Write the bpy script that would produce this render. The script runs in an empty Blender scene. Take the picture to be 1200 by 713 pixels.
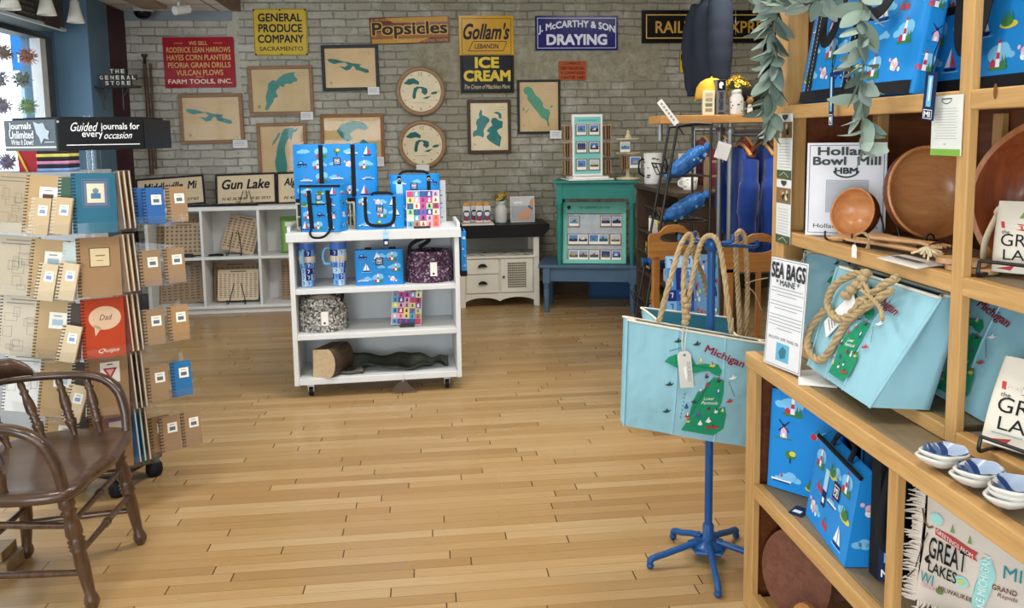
import bpy, math, random
from mathutils import Vector as V, Matrix
S = bpy.context.scene
rnd = random.Random(7)
R_ = math.radians

# ------------------------------------------------------------------ camera, world, lights, exposure
FOC, PPX, PPY, EYE = 950.0, 600.0, 262.0, 1.55          # for a 1200 x 713 frame
def _n(*v): return V(v).normalized()
_Y = _n(500 - PPX, PPY - 160, -FOC)
_u = V((-8720 * .015, 8720, FOC)); _u = (_u - _Y * _u.dot(_Y)).normalized()
_X = _Y.cross(_u)
CR = Matrix((_X, _Y, _u))
CAM = V((0, 0, EYE))
def ray(x, y): return CR @ _n(x - PPX, PPY - y, -FOC)
def at(x, y, X=None, Y=None, Z=None):
    d = ray(x, y)
    if X is not None: t = X / d.x
    elif Y is not None: t = Y / d.y
    else: t = (Z - EYE) / d.z
    return CAM + d * t
def on_plane(x, y, p, n):
    d = ray(x, y); n = V(n)
    return CAM + d * ((V(p) - CAM).dot(n) / d.dot(n))
cd = bpy.data.cameras.new('camera'); cam = bpy.data.objects.new('camera', cd); S.collection.objects.link(cam)
cam.matrix_world = Matrix.Translation(CAM) @ CR.to_4x4()
cd.sensor_width = 36; cd.lens = FOC / 1200 * 36; cd.shift_y = -(356.5 - PPY) / 1200
cd.clip_start = .05
S.camera = cam
vs = S.view_settings
S.display_settings.display_device = 'sRGB'
vs.view_transform = 'Standard'; vs.look = 'None'; vs.gamma = 1; vs.use_curve_mapping = False
vs.exposure = 0.0
w = bpy.data.worlds.new('daylight'); S.world = w; w.use_nodes = True
bg = w.node_tree.nodes['Background']; bg.inputs[0].default_value = (.86, .94, 1, 1); bg.inputs[1].default_value = 3.0
S.cycles.max_bounces = 8; S.cycles.diffuse_bounces = 5; S.cycles.transparent_max_bounces = 16
S.cycles.sample_clamp_indirect = 6
S.cycles.use_denoising = True
def area(name, loc, rot, sx, sy, power, col=(1, 1, 1), portal=False):
    l = bpy.data.lights.new(name, 'AREA'); l.shape = 'RECTANGLE'; l.size = sx; l.size_y = sy; l.energy = power; l.color = col
    o = bpy.data.objects.new(name, l); S.collection.objects.link(o); o.location = loc; o.rotation_euler = rot
    if portal: l.cycles.is_portal = True
    return o
# daylight coming through the shop window on the left and the shop front behind the camera
area('window_portal', (-2.97, 3.5, 1.45), (0, R_(-90), 0), 1.8, 6.2, 1, portal=True)
area('shop_front_daylight', (-1.9, -2.35, 1.1), (R_(90), 0, R_(-8)), 2.0, 1.6, 110, (.93, .97, 1))
# ceiling lamps (fixtures above the frame)
CEIL_LAMPS = [(-1.4, 2.2), (.75, 1.2), (.2, 4.0), (2.2, 4.6)]
for i, (x, y) in enumerate(CEIL_LAMPS):
    area('ceiling_lamp_light', (x, y, 3.24 if x > -1.6 else 2.7), (0, 0, 0), .9, .5, (50, 24, 60, 60)[i], (1, .955, .89))

# ------------------------------------------------------------------ materials
def srgb(c):
    if isinstance(c, str): c = [int(c[i:i + 2], 16) for i in (0, 2, 4)]
    return tuple(((v / 255) / 12.92 if v / 255 <= .04045 else ((v / 255 + .055) / 1.055) ** 2.4) for v in c)
class NT:
    def __init__(s, name):
        s.m = bpy.data.materials.new(name); s.m.use_nodes = True; s.t = s.m.node_tree
        s.p = s.t.nodes['Principled BSDF']; s.out = s.t.nodes['Material Output']
    def n(s, typ, **k):
        q = s.t.nodes.new(typ)
        for a, b in k.items():
            if a.startswith('_'): setattr(q, a[1:], b)
            else:
                key = int(a[1:]) if a[0] == 'i' and a[1:].isdigit() else a.replace('_', ' ')
                i = q.inputs[key]
                if hasattr(b, 'is_output'): s.t.links.new(b, i)
                else: i.default_value = b
        return q
    def l(s, a, b): s.t.links.new(a, b)
    def math(s, op, a, b=0.0, c=0.0):
        q = s.n('ShaderNodeMath', _operation=op, i0=a, i1=b)
        if op in ('MULTIPLY_ADD', 'COMPARE'):
            if hasattr(c, 'is_output'): s.l(c, q.inputs[2])
            else: q.inputs[2].default_value = c
        return q.outputs[0]
    def mix(s, f, a, b, blend='MIX'):
        q = s.n('ShaderNodeMix', _data_type='RGBA', _blend_type=blend)
        for i, x in ((0, f), (6, a), (7, b)):
            if hasattr(x, 'is_output'): s.l(x, q.inputs[i])
            else: q.inputs[i].default_value = x if i == 0 else (*x[:3], 1)
        return q.outputs[2]
    def co(s, scale=(1, 1, 1), kind='Object'):
        tc = s.n('ShaderNodeTexCoord'); mp = s.n('ShaderNodeMapping'); s.l(tc.outputs[kind], mp.inputs[0])
        mp.inputs['Scale'].default_value = scale
        return mp.outputs[0]
    def noise(s, vec, scale, detail=3, rough=.55, dist=0):
        return s.n('ShaderNodeTexNoise', Vector=vec, Scale=scale, Detail=detail, Roughness=rough, Distortion=dist).outputs[0]
    def ramp(s, f, stops):
        r = s.n('ShaderNodeValToRGB', Fac=f); e = r.color_ramp.elements
        while len(e) < len(stops): e.new(.5)
        for k, (p, c) in enumerate(stops): e[k].position = p; e[k].color = (*c[:3], 1)
        return r.outputs[0]
    def bump(s, h, strength=.3, dist=.01):
        b = s.n('ShaderNodeBump', Height=h, Strength=strength, Distance=dist); s.l(b.outputs[0], s.p.inputs['Normal'])
def mat(name, c, rough=.6, metal=0, var=.07, vs=6, bump=0, bs=60, spec=.22, sheen=0, coat=0, bd=.004):
    k = NT(name); c = srgb(c); p = k.p
    f = k.noise(k.co(), vs)
    a = tuple(v * (1 - var) for v in c); b = tuple(min(1, v * (1 + var)) for v in c)
    k.l(k.ramp(f, [(.3, a), (.7, b)]), p.inputs['Base Color'])
    p.inputs['Roughness'].default_value = rough; p.inputs['Metallic'].default_value = metal
    p.inputs['Specular IOR Level'].default_value = spec
    if sheen: p.inputs['Sheen Weight'].default_value = sheen
    if coat: p.inputs['Coat Weight'].default_value = coat; p.inputs['Coat Roughness'].default_value = .08
    if bump: k.bump(k.noise(k.co(), bs, 2), bump, bd)
    return k.m
def wood(name, c1, c2, axis='x', scale=7, rough=.5, stretch=14, coat=0, ring=.5):
    k = NT(name); sc = {'x': (1, stretch, stretch), 'y': (stretch, 1, stretch), 'z': (stretch, stretch, 1)}[axis]
    v = k.co(sc)
    f1 = k.noise(v, scale * .35, 4, .6, 1.2); f2 = k.noise(v, scale * 2, 3, .6)
    f = k.math('ADD', k.math('MULTIPLY', f1, 1 - ring * .6), k.math('MULTIPLY', f2, ring * .6))
    k.l(k.ramp(f, [(.3, srgb(c1)), (.68, srgb(c2))]), k.p.inputs['Base Color'])
    k.p.inputs['Roughness'].default_value = rough; k.p.inputs['Specular IOR Level'].default_value = .35
    if coat: k.p.inputs['Coat Weight'].default_value = coat; k.p.inputs['Coat Roughness'].default_value = .12
    k.bump(f, .08, .002)
    return k.m
def clear(name, tint=(255, 255, 255), gloss=.08, haze=0.0, refl=.9):
    k = NT(name); tr = k.n('ShaderNodeBsdfTransparent', Color=(*srgb(tint), 1)); gl = k.n('ShaderNodeBsdfGlossy', Roughness=.04)
    fr = k.n('ShaderNodeFresnel', IOR=1.45)
    m1 = k.n('ShaderNodeMixShader'); k.l(k.math('MULTIPLY', k.math('MULTIPLY_ADD', fr.outputs[0], refl, gloss * .3), k.math('SUBTRACT', 1.0, k.n('ShaderNodeNewGeometry').outputs['Backfacing'])), m1.inputs[0]); k.l(tr.outputs[0], m1.inputs[1]); k.l(gl.outputs[0], m1.inputs[2])
    o = m1
    if haze:
        df = k.n('ShaderNodeBsdfDiffuse', Color=(.85, .88, .9, 1)); m2 = k.n('ShaderNodeMixShader', Fac=haze); k.l(m1.outputs[0], m2.inputs[1]); k.l(df.outputs[0], m2.inputs[2]); o = m2
    k.l(o.outputs[0], k.out.inputs['Surface'])
    return k.m
_mc = {}
def C(c, rough=.6, **k):
    """plain paint / print / paper colour, one material per colour"""
    key = (c, rough, tuple(sorted(k.items())))
    if key not in _mc: _mc[key] = mat('tone_%s' % c, c, rough, **k)
    return _mc[key]

# ------------------------------------------------------------------ mesh builder
def FR(o, u, v):
    o = V(o); u = V(u).normalized(); v = V(v).normalized(); n = u.cross(v)
    return lambda x, y, l=0.0: o + u * x + v * y + n * l
def front(y=0, o=(0, 0, 0)): return FR((o[0], y + o[1], o[2]), (1, 0, 0), (0, 0, 1))
def top(z=0, o=(0, 0, 0)): return FR((o[0], o[1], z + o[2]), (1, 0, 0), (0, 1, 0))
_tc = {}
def text_geo(s, bold=0.0, shear=0.0):
    key = (s, bold, shear)
    if key not in _tc:
        cu = bpy.data.curves.new('lettering', 'FONT'); cu.body = s; cu.offset = bold; cu.shear = shear; cu.resolution_u = 3
        ob = bpy.data.objects.new('lettering', cu)
        me = bpy.data.meshes.new_from_object(ob)
        _tc[key] = ([tuple(v.co) for v in me.vertices], [tuple(p.vertices) for p in me.polygons])
        bpy.data.objects.remove(ob); bpy.data.curves.remove(cu); bpy.data.meshes.remove(me)
    return _tc[key]
class MB:
    def __init__(s): s.v = []; s.f = []; s.fm = []; s.sm = []; s.mats = []; s.mx = Matrix()
    def add(s, vs, fs, m, smooth=False):
        if m not in s.mats: s.mats.append(m)
        k = s.mats.index(m); b = len(s.v)
        s.v += [s.mx @ V(p) for p in vs]
        for f in fs: s.f.append([b + i for i in f]); s.fm.append(k); s.sm.append(smooth)
        return s
    def box(s, x0, y0, z0, x1, y1, z1, m):
        return s.add([(x0, y0, z0), (x1, y0, z0), (x1, y1, z0), (x0, y1, z0), (x0, y0, z1), (x1, y0, z1), (x1, y1, z1), (x0, y1, z1)],
                     [(0, 3, 2, 1), (4, 5, 6, 7), (0, 1, 5, 4), (1, 2, 6, 5), (2, 3, 7, 6), (3, 0, 4, 7)], m)
    def tube(s, pts, r, m, seg=8, closed=False, caps=True, smooth=True):
        pts = [V(p) for p in pts]; n = len(pts); vs = []; up = V((0, 0, 1)); prev = None
        for i, p in enumerate(pts):
            a = pts[i - 1] if (i or closed) else p; b = pts[(i + 1) % n] if (i < n - 1 or closed) else p
            d = (b - a).normalized()
            if prev is None:
                q = d.cross(up)
                if q.length < .05: q = d.cross(V((1, 0, 0)))
            else: q = prev - d * prev.dot(d)
            q.normalize(); prev = q; e = d.cross(q)
            rr = r[i] if isinstance(r, (list, tuple)) else r
            for k in range(seg):
                t = 2 * math.pi * k / seg; vs.append(p + (q * math.cos(t) + e * math.sin(t)) * rr)
        fs = []
        for i in range(n if closed else n - 1):
            j = (i + 1) % n
            for k in range(seg):
                l = (k + 1) % seg; fs.append((i * seg + k, i * seg + l, j * seg + l, j * seg + k))
        s.add(vs, fs, m, smooth)
        if caps and not closed:
            s.add(vs[:seg], [tuple(reversed(range(seg)))], m); s.add(vs[-seg:], [tuple(range(seg))], m)
        return s
    def cyl(s, p0, p1, r0, m, r1=None, seg=16, smooth=True):
        return s.tube([p0, p1], [r0, r0 if r1 is None else r1], m, seg, smooth=smooth)
    def lathe(s, prof, m, seg=24, c=(0, 0, 0), sx=1, sy=1, axis='z', smooth=True, a0=0, a1=2 * math.pi):
        full = abs(a1 - a0 - 2 * math.pi) < 1e-6; n = seg if full else seg + 1; vs = []
        for r, z in prof:
            for k in range(n):
                t = a0 + (a1 - a0) * k / seg; x, y = r * math.cos(t) * sx, r * math.sin(t) * sy
                p = {'z': (x, y, z), 'y': (x, z, y), 'x': (z, x, y)}[axis]
                vs.append((p[0] + c[0], p[1] + c[1], p[2] + c[2]))
        fs = []
        for i in range(len(prof) - 1):
            for k in range(seg):
                l = (k + 1) % n; fs.append((i * n + k, i * n + l, (i + 1) * n + l, (i + 1) * n + k))
        return s.add(vs, fs, m, smooth)
    def ball(s, c, r, m, seg=16, rings=9):
        r = r if isinstance(r, (tuple, list)) else (r, r, r); vs = []; fs = []
        for i in range(rings + 1):
            a = math.pi * i / rings
            for k in range(seg):
                t = 2 * math.pi * k / seg; vs.append((c[0] + r[0] * math.sin(a) * math.cos(t), c[1] + r[1] * math.sin(a) * math.sin(t), c[2] - r[2] * math.cos(a)))
        for i in range(rings):
            for k in range(seg):
                l = (k + 1) % seg; fs.append((i * seg + k, i * seg + l, (i + 1) * seg + l, (i + 1) * seg + k))
        return s.add(vs, fs, m, True)
    def grid(s, f, nu, nv, m, smooth=True, cu=False):
        n = nu if cu else nu + 1
        vs = [f(i / nu, j / nv) for j in range(nv + 1) for i in range(n)]
        fs = [(j * n + i, j * n + (i + 1) % n, (j + 1) * n + (i + 1) % n, (j + 1) * n + i) for j in range(nv) for i in range(nu)]
        return s.add(vs, fs, m, smooth)
    # flat shapes on a frame
    def poly(s, fr, pts, m, lift=.0006):
        a = sum(pts[i - 1][0] * pts[i][1] - pts[i][0] * pts[i - 1][1] for i in range(len(pts)))
        if a < 0: pts = pts[::-1]
        return s.add([fr(x, y, lift) for x, y in pts], [tuple(range(len(pts)))], m)
    def rect(s, fr, x0, y0, x1, y1, m, lift=.0006): return s.poly(fr, [(x0, y0), (x1, y0), (x1, y1), (x0, y1)], m, lift)
    def disc(s, fr, x, y, rx, m, ry=None, lift=.0006, seg=14):
        ry = rx if ry is None else ry
        return s.poly(fr, [(x + rx * math.cos(2 * math.pi * k / seg), y + ry * math.sin(2 * math.pi * k / seg)) for k in range(seg)], m, lift)
    def ring(s, fr, x0, y0, x1, y1, t, m, lift=.0006):
        s.rect(fr, x0, y0, x1, y0 + t, m, lift); s.rect(fr, x0, y1 - t, x1, y1, m, lift)
        s.rect(fr, x0, y0 + t, x0 + t, y1 - t, m, lift); return s.rect(fr, x1 - t, y0 + t, x1, y1 - t, m, lift)
    def line(s, fr, pts, wd, m, lift=.0006):
        for (x0, y0), (x1, y1) in zip(pts, pts[1:]):
            d = math.hypot(x1 - x0, y1 - y0) or 1; nx, ny = -(y1 - y0) / d * wd / 2, (x1 - x0) / d * wd / 2
            s.poly(fr, [(x0 + nx, y0 + ny), (x0 - nx, y0 - ny), (x1 - nx, y1 - ny), (x1 + nx, y1 + ny)], m, lift)
        return s
    def text(s, fr, t, x, y, m, w=None, h=None, bold=0.0, shear=0.0, lift=.0012, align='c', arc=0.0, slope=0.0):
        vs, fs = text_geo(t, 0.0, shear)
        if not vs: return s
        xs = [p[0] for p in vs]; ys = [p[1] for p in vs]; x0, x1, y0, y1 = min(xs), max(xs), min(ys), max(ys)
        sx = w / (x1 - x0) if w else None; sy = h / (y1 - y0) if h else None
        sx = sx or sy; sy = sy or sx
        W = (x1 - x0) * sx; ox = {'c': x - W / 2, 'l': x, 'r': x - W}[align]
        def pt(p, dl=0.0):
            px = ox + (p[0] - x0) * sx; py = y + (p[1] - (y0 + y1) / 2) * sy
            if arc: py += arc * (1 - ((px - x) / (W / 2)) ** 2)
            return fr(px, py + slope * (px - x), lift + dl)
        b = bold * .8
        for i, (dx, dy) in enumerate(((0, 0),) if b < .004 else ((-b, -b), (b, -b), (-b, b), (b, b))): s.add([pt((p[0] + dx, p[1] + dy), i * .0003) for p in vs], fs, m)
        return s
    def prism(s, fr, pts, t, m, m_side=None):
        """closed slab: outline PTS on frame FR, T deep behind it"""
        a = sum(pts[i - 1][0] * pts[i][1] - pts[i][0] * pts[i - 1][1] for i in range(len(pts)))
        if a < 0: pts = pts[::-1]
        n = len(pts); A = [fr(x, y, 0) for x, y in pts]; B = [fr(x, y, -t) for x, y in pts]
        s.add(A + B, [tuple(range(n)), tuple(range(2 * n - 1, n - 1, -1))], m)
        return s.add(A + B, [(i, n + i, n + (i + 1) % n, (i + 1) % n) for i in range(n)], m_side or m)
    def slab(s, fr, x0, y0, x1, y1, t, m): return s.prism(fr, [(x0, y0), (x1, y0), (x1, y1), (x0, y1)], t, m)
    def build(s, name, parent=None, bevel=0, sub=0, solid=0, loc=None):
        me = bpy.data.meshes.new(name); o = bpy.data.objects.new(name, me); S.collection.objects.link(o)
        if loc is not None:
            lv = V(loc); me.from_pydata([tuple(v - lv) for v in s.v], [], s.f); o.location = lv
        else: me.from_pydata([tuple(v) for v in s.v], [], s.f)
        for m in s.mats: me.materials.append(m)
        me.polygons.foreach_set('material_index', s.fm); me.polygons.foreach_set('use_smooth', s.sm); me.update()
        if parent is not None: o.parent = parent
        if solid: q = o.modifiers.new('thickness', 'SOLIDIFY'); q.thickness = solid; q.offset = -1
        if bevel: q = o.modifiers.new('edge', 'BEVEL'); q.width = bevel; q.segments = 2; q.limit_method = 'ANGLE'; q.angle_limit = R_(40)
        if sub: q = o.modifiers.new('smooth', 'SUBSURF'); q.levels = sub; q.render_levels = sub
        return o
def tag(o, label, cat, group=None, kind=None):
    o['label'] = label; o['category'] = cat
    if group: o['group'] = group
    if kind: o['kind'] = kind
    return o
def thing(name, label, cat, loc=(0, 0, 0), yaw=0, group=None, tilt=0, roll=0):
    o = bpy.data.objects.new(name, None); S.collection.objects.link(o); o.empty_display_size = .1
    o.location = loc; o.rotation_euler = (R_(tilt), R_(roll), R_(yaw))
    return tag(o, label, cat, group)
def struct(mb, name, **k):
    o = mb.build(name, **k); o['kind'] = 'structure'; return o
def kids(o): return [c for c in S.collection.objects if c.parent == o]
def dup(o, loc=None, yaw=None, label=None):
    def cp(q, par):
        c = q.copy(); S.collection.objects.link(c)
        if par is not None: c.parent = par
        for ch in kids(q): cp(ch, c)
        return c
    c = cp(o, None)
    if loc is not None: c.location = loc
    if yaw is not None: c.rotation_euler = (c.rotation_euler[0], c.rotation_euler[1], R_(yaw))
    if label: c['label'] = label
    return c
def arc(cx, cy, r, a0, a1, n, ry=None):
    ry = r if ry is None else ry
    return [(cx + r * math.cos(R_(a0 + (a1 - a0) * i / n)), cy + ry * math.sin(R_(a0 + (a1 - a0) * i / n))) for i in range(n + 1)]
def rrect(x0, y0, x1, y1, r, n=4):
    return arc(x1 - r, y1 - r, r, 0, 90, n) + arc(x0 + r, y1 - r, r, 90, 180, n) + arc(x0 + r, y0 + r, r, 180, 270, n) + arc(x1 - r, y0 + r, r, 270, 360, n)
def spline(pts, k=6):
    P = [V(p) for p in pts]; out = []
    for i in range(len(P) - 1):
        a = P[max(i - 1, 0)]; b = P[i]; c = P[i + 1]; d = P[min(i + 2, len(P) - 1)]
        for j in range(k):
            t = j / k; out.append(.5 * ((2 * b) + (c - a) * t + (2 * a - 5 * b + 4 * c - d) * t * t + (3 * b - a - 3 * c + d) * t ** 3))
    return out + [P[-1]]
def rope(mb, pts, r, m, k=8, turns=None, seg=6):
    """three strands twisted round a path"""
    P = spline(pts, k); n = len(P); L = sum((P[i + 1] - P[i]).length for i in range(n - 1))
    m_ = max(n, int(L / (r * .7))); Q = []
    for i in range(m_ + 1):
        t = i / m_ * (n - 1); a = min(int(t), n - 2); Q.append(P[a].lerp(P[a + 1], t - a))
    prev = None; fr_ = []
    for i in range(len(Q)):
        d = (Q[min(i + 1, len(Q) - 1)] - Q[max(i - 1, 0)]).normalized()
        q = d.cross(V((0, 0, 1))) if prev is None else prev - d * prev.dot(d)
        if q.length < 1e-3: q = d.cross(V((1, 0, 0)))
        q.normalize(); prev = q; fr_.append((q, d.cross(q)))
    for s_ in range(3):
        path = []
        for i, p in enumerate(Q):
            t = 2 * math.pi * s_ / 3 + i * (L / m_) / (r * 7.5) * 2 * math.pi
            path.append(p + (fr_[i][0] * math.cos(t) + fr_[i][1] * math.sin(t)) * r * .5)
        mb.tube(path, r * .58, m, seg)

class Letters(MB):
    """each line of writing becomes a part of its own"""
    def __init__(s, parent, name='lettering'): MB.__init__(s); s.par = parent; s.nm = name
    def text(s, *a, **k):
        q = MB(); MB.text(q, *a, **k); q.build(s.nm, s.par); return s
# ------------------------------------------------------------------ the room
WY = 7.70            # face of the brick wall
def floor_mat():
    k = NT('maple_strip_floor'); tc = k.n('ShaderNodeTexCoord'); sp = k.n('ShaderNodeSeparateXYZ'); k.l(tc.outputs['Object'], sp.inputs[0])
    W, L = .057, .85
    ry = k.math('DIVIDE', sp.outputs[1], W); row = k.math('FLOOR', ry); fy = k.math('FRACT', ry)
    wn = k.n('ShaderNodeTexWhiteNoise', _noise_dimensions='1D', W=row).outputs[0]
    rx = k.math('ADD', k.math('DIVIDE', sp.outputs[0], L), k.math('MULTIPLY', wn, 7.3)); col = k.math('FLOOR', rx); fx = k.math('FRACT', rx)
    cv = k.n('ShaderNodeCombineXYZ', X=col, Y=row); pn = k.n('ShaderNodeTexWhiteNoise', _noise_dimensions='2D', Vector=cv.outputs[0])
    pv = pn.outputs[0]
    base = k.ramp(pv, [(0, srgb('9d8058')), (.2, srgb('a98c60')), (.55, srgb('b4986d')), (.85, srgb('bda47b')), (1, srgb('a4875c'))])
    mp = k.n('ShaderNodeMapping'); k.l(tc.outputs['Object'], mp.inputs[0]); mp.inputs['Scale'].default_value = (2.2, 38, 1)
    off = k.n('ShaderNodeVectorMath', _operation='ADD'); k.l(mp.outputs[0], off.inputs[0]); k.l(pn.outputs[1], off.inputs[1])
    gr = k.noise(off.outputs[0], 2.2, 5, .62, .6)
    c = k.mix(k.math('MULTIPLY', gr, .55), base, srgb('8a6230'), 'MIX')
    big = k.noise(k.co(), 1.1, 3)
    c = k.mix(k.n('ShaderNodeMapRange', Value=big, From_Min=.45, From_Max=.75, To_Min=0, To_Max=.35).outputs[0], c, srgb('a87c42'))
    sc = k.noise(k.co((3, 24, 1)), 3, 5, .7)
    c = k.mix(k.n('ShaderNodeMapRange', Value=sc, From_Min=.68, From_Max=.8, To_Min=0, To_Max=.5).outputs[0], c, srgb('5e4122'))
    ga = k.math('LESS_THAN', k.math('MINIMUM', fy, k.math('SUBTRACT', 1.0, fy)), .022)
    gb = k.math('LESS_THAN', k.math('MINIMUM', fx, k.math('SUBTRACT', 1.0, fx)), .0028)
    g = k.math('MAXIMUM', k.math('MULTIPLY', ga, .45), k.math('MULTIPLY', gb, .9))
    c = k.mix(g, c, srgb('3f2a14'))
    k.l(c, k.p.inputs['Base Color'])
    k.l(k.n('ShaderNodeMapRange', Value=big, From_Min=.3, From_Max=.7, To_Min=.22, To_Max=.34).outputs[0], k.p.inputs['Roughness'])
    k.p.inputs['Specular IOR Level'].default_value = .42
    k.bump(k.math('ADD', k.math('MULTIPLY', g, -1.0), k.math('MULTIPLY', k.math('ADD', pv, gr), .12)), .25, .003)
    return k.m
def brick_mat():
    k = NT('painted_brick'); tc = k.n('ShaderNodeTexCoord'); sp = k.n('ShaderNodeSeparateXYZ'); k.l(tc.outputs['Object'], sp.inputs[0])
    wob = k.noise(k.co(), 3.5, 3)
    cb = k.n('ShaderNodeCombineXYZ', X=k.math('MULTIPLY_ADD', wob, .07, sp.outputs[0]), Y=k.math('MULTIPLY_ADD', wob, .03, sp.outputs[2]))
    b = k.n('ShaderNodeTexBrick', _offset=.5, Vector=cb.outputs[0], Scale=1.0, Mortar_Size=.0065, Mortar_Smooth=.6, Bias=0.0, Brick_Width=.225, Row_Height=.0735,
            Color1=(0, 0, 0, 1), Color2=(1, 1, 1, 1), Mortar=(.5, .5, .5, 1))
    fac = b.outputs['Fac']; bw = k.n('ShaderNodeRGBToBW', Color=b.outputs['Color']).outputs[0]
    base = k.ramp(bw, [(0, srgb('a19f95')), (.5, srgb('b0aea4')), (1, srgb('bebcb3'))])
    # wall colour runs from paler grey on the left to olive on the right
    gx = k.n('ShaderNodeMapRange', Value=sp.outputs[0], From_Min=-1.6, From_Max=.2, To_Min=0, To_Max=1).outputs[0]
    base = k.mix(gx, base, k.mix(.72, base, srgb('807c66')))
    n1 = k.noise(k.co(), 5, 5, .65); base = k.mix(k.n('ShaderNodeMapRange', Value=n1, From_Min=.5, From_Max=.75, To_Min=0, To_Max=.65).outputs[0], base, srgb('cac8c0'))
    n2 = k.noise(k.co(), 23, 4, .7); base = k.mix(k.n('ShaderNodeMapRange', Value=n2, From_Min=.56, From_Max=.7, To_Min=0, To_Max=.65).outputs[0], base, srgb('666457'))
    # rough plaster patch where the brick has been skimmed
    px = k.n('ShaderNodeMapRange', Value=sp.outputs[0], From_Min=-.25, From_Max=-.05, To_Min=0, To_Max=1).outputs[0]
    px2 = k.n('ShaderNodeMapRange', Value=sp.outputs[0], From_Min=2.2, From_Max=2.35, To_Min=1, To_Max=0).outputs[0]
    zz = k.math('MULTIPLY_ADD', k.noise(k.co(), 4, 3), .25, sp.outputs[2])
    pz = k.n('ShaderNodeMapRange', Value=zz, From_Min=2.12, From_Max=2.2, To_Min=0, To_Max=1).outputs[0]
    pz2 = k.n('ShaderNodeMapRange', Value=zz, From_Min=2.55, From_Max=2.62, To_Min=1, To_Max=0).outputs[0]
    patch = k.math('MULTIPLY', k.math('MULTIPLY', px, px2), k.math('MULTIPLY', pz, pz2))
    gc = k.math('LESS_THAN', k.math('ABSOLUTE', k.math('ADD', sp.outputs[0], 1.72)), k.math('MULTIPLY', k.noise(k.co(), 14, 3), .1))
    gc = k.math('MULTIPLY', gc, k.math('GREATER_THAN', sp.outputs[2], 1.9))
    patch = k.math('MAXIMUM', patch, gc)
    pc = k.ramp(k.noise(k.co(), 15, 5, .7), [(.3, srgb('7c7863')), (.5, srgb('95917c')), (.72, srgb('aaa793'))])
    pc = k.mix(gc, pc, srgb('b9b8ac'))
    mor = k.math('MULTIPLY', fac, k.n('ShaderNodeMapRange', Value=k.noise(k.co(), 7, 3), From_Min=.35, From_Max=.65, To_Min=.0, To_Max=.5).outputs[0])
    c = k.mix(mor, base, srgb('5d5a4d')); c = k.mix(patch, c, pc)
    k.l(c, k.p.inputs['Base Color']); k.p.inputs['Roughness'].default_value = .62; k.p.inputs['Specular IOR Level'].default_value = .3
    h = k.math('ADD', k.math('MULTIPLY', k.math('MULTIPLY', fac, k.math('SUBTRACT', 1.0, patch)), -1.0), k.math('MULTIPLY', k.noise(k.co(), 30, 4, .7), k.math('MULTIPLY_ADD', patch, .7, .45)))
    k.bump(h, 1.0, .016)
    return k.m
def ceil_mat():
    k = NT('white_ceiling_tile'); tc = k.n('ShaderNodeTexCoord'); sp = k.n('ShaderNodeSeparateXYZ'); k.l(tc.outputs['Object'], sp.inputs[0])
    gs = []
    for i, st in ((0, .61), (1, 1.22)):
        f = k.math('FRACT', k.math('DIVIDE', sp.outputs[i], st)); gs.append(k.math('LESS_THAN', k.math('MULTIPLY', k.math('MINIMUM', f, k.math('SUBTRACT', 1.0, f)), st), .012))
    g = k.math('MAXIMUM', *gs)
    c = k.mix(k.noise(k.co(), 40), srgb('d6d4ce'), srgb('e6e4df')); c = k.mix(g, c, srgb('8f8d88'))
    k.l(c, k.p.inputs['Base Color']); k.p.inputs['Roughness'].default_value = .8
    return k.m
M_white = mat('white_paint', 'dfe0df', .45, var=.03)
M_blue_wall = mat('dusty_blue_wall', '5c7c95', .6, var=.12, vs=2.5)
M_teal_dark = mat('dark_slate_trim', '39474c', .5)
M_maroon = mat('maroon_trim', '43202c', .5)
M_black = mat('black_paint', '17181a', .45)
M_iron = mat('black_wire', '141415', .4, spec=.5)
M_steel = mat('brushed_steel', 'a9acae', .35, metal=.9, var=.05)
M_glass = clear('clear_glass'); M_acryl = clear('clear_acrylic', gloss=.1, haze=.008)
M_paper = mat('white_paper', 'eceae5', .6, var=.02)
M_offw = mat('cream_paper', 'e3d3ae', .6, var=.03)

XR, XL, YB = 4.6, -2.9, -2.5
struct(MB().box(XL - .6, YB, -.12, XR, WY + .2, 0, floor_mat()), 'floor')
struct(MB().box(-3.3, WY, 0, XR, WY + .2, 3.4, brick_mat()), 'wall_back')
struct(MB().box(XR, YB, 0, XR + .15, WY + .2, 3.4, mat('warm_grey_wall', '9a9486', .7)), 'wall_right')
mb = MB()     # wall behind the camera with the shop-front opening
mw = mat('off_white_wall', 'b9b6ae', .7)
mb.box(XL - .6, YB - .15, 0, XR, YB, .3, mw); mb.box(XL - .6, YB - .15, 2.75, XR, YB, 3.4, mw); mb.box(XL - .6, YB - .15, .3, -2.5, YB, 2.75, mw); mb.box(2.9, YB - .15, .3, XR, YB, 2.75, mw)
struct(mb, 'wall_front')
mb = MB()     # window wall: low wall, header and piers round a long display window
mb.box(XL - .22, YB, 0, XL, 6.86, .5, M_blue_wall); mb.box(XL - .22, YB, 2.36, XL, 6.86, 3.4, M_blue_wall)
mb.box(XL - .22, YB, .5, XL, .35, 2.36, M_blue_wall); mb.box(XL - .22, 6.78, .5, XL, WY + .1, 2.36, M_blue_wall)
struct(mb, 'wall_left')
mb = MB(); mf = mat('white_window_frame', 'd8dcdd', .4); md = mat('grey_window_frame', '4c5254', .45)
fl = FR((XL - .1, 0, 0), (0, -1, 0), (0, 0, 1))
mb.box(XL - .08, 6.68, .5, XL + .01, 6.78, 2.36, md); mb.box(XL - .07, 6.59, .5, XL + .005, 6.68, 2.36, mf)
mb.box(XL - .08, .35, .5, XL + .01, .44, 2.36, md); mb.box(XL - .08, .44, 2.335, XL + .01, 6.68, 2.36, md); mb.box(XL - .07, .44, .5, XL + .005, 6.59, .58, mf)
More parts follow.
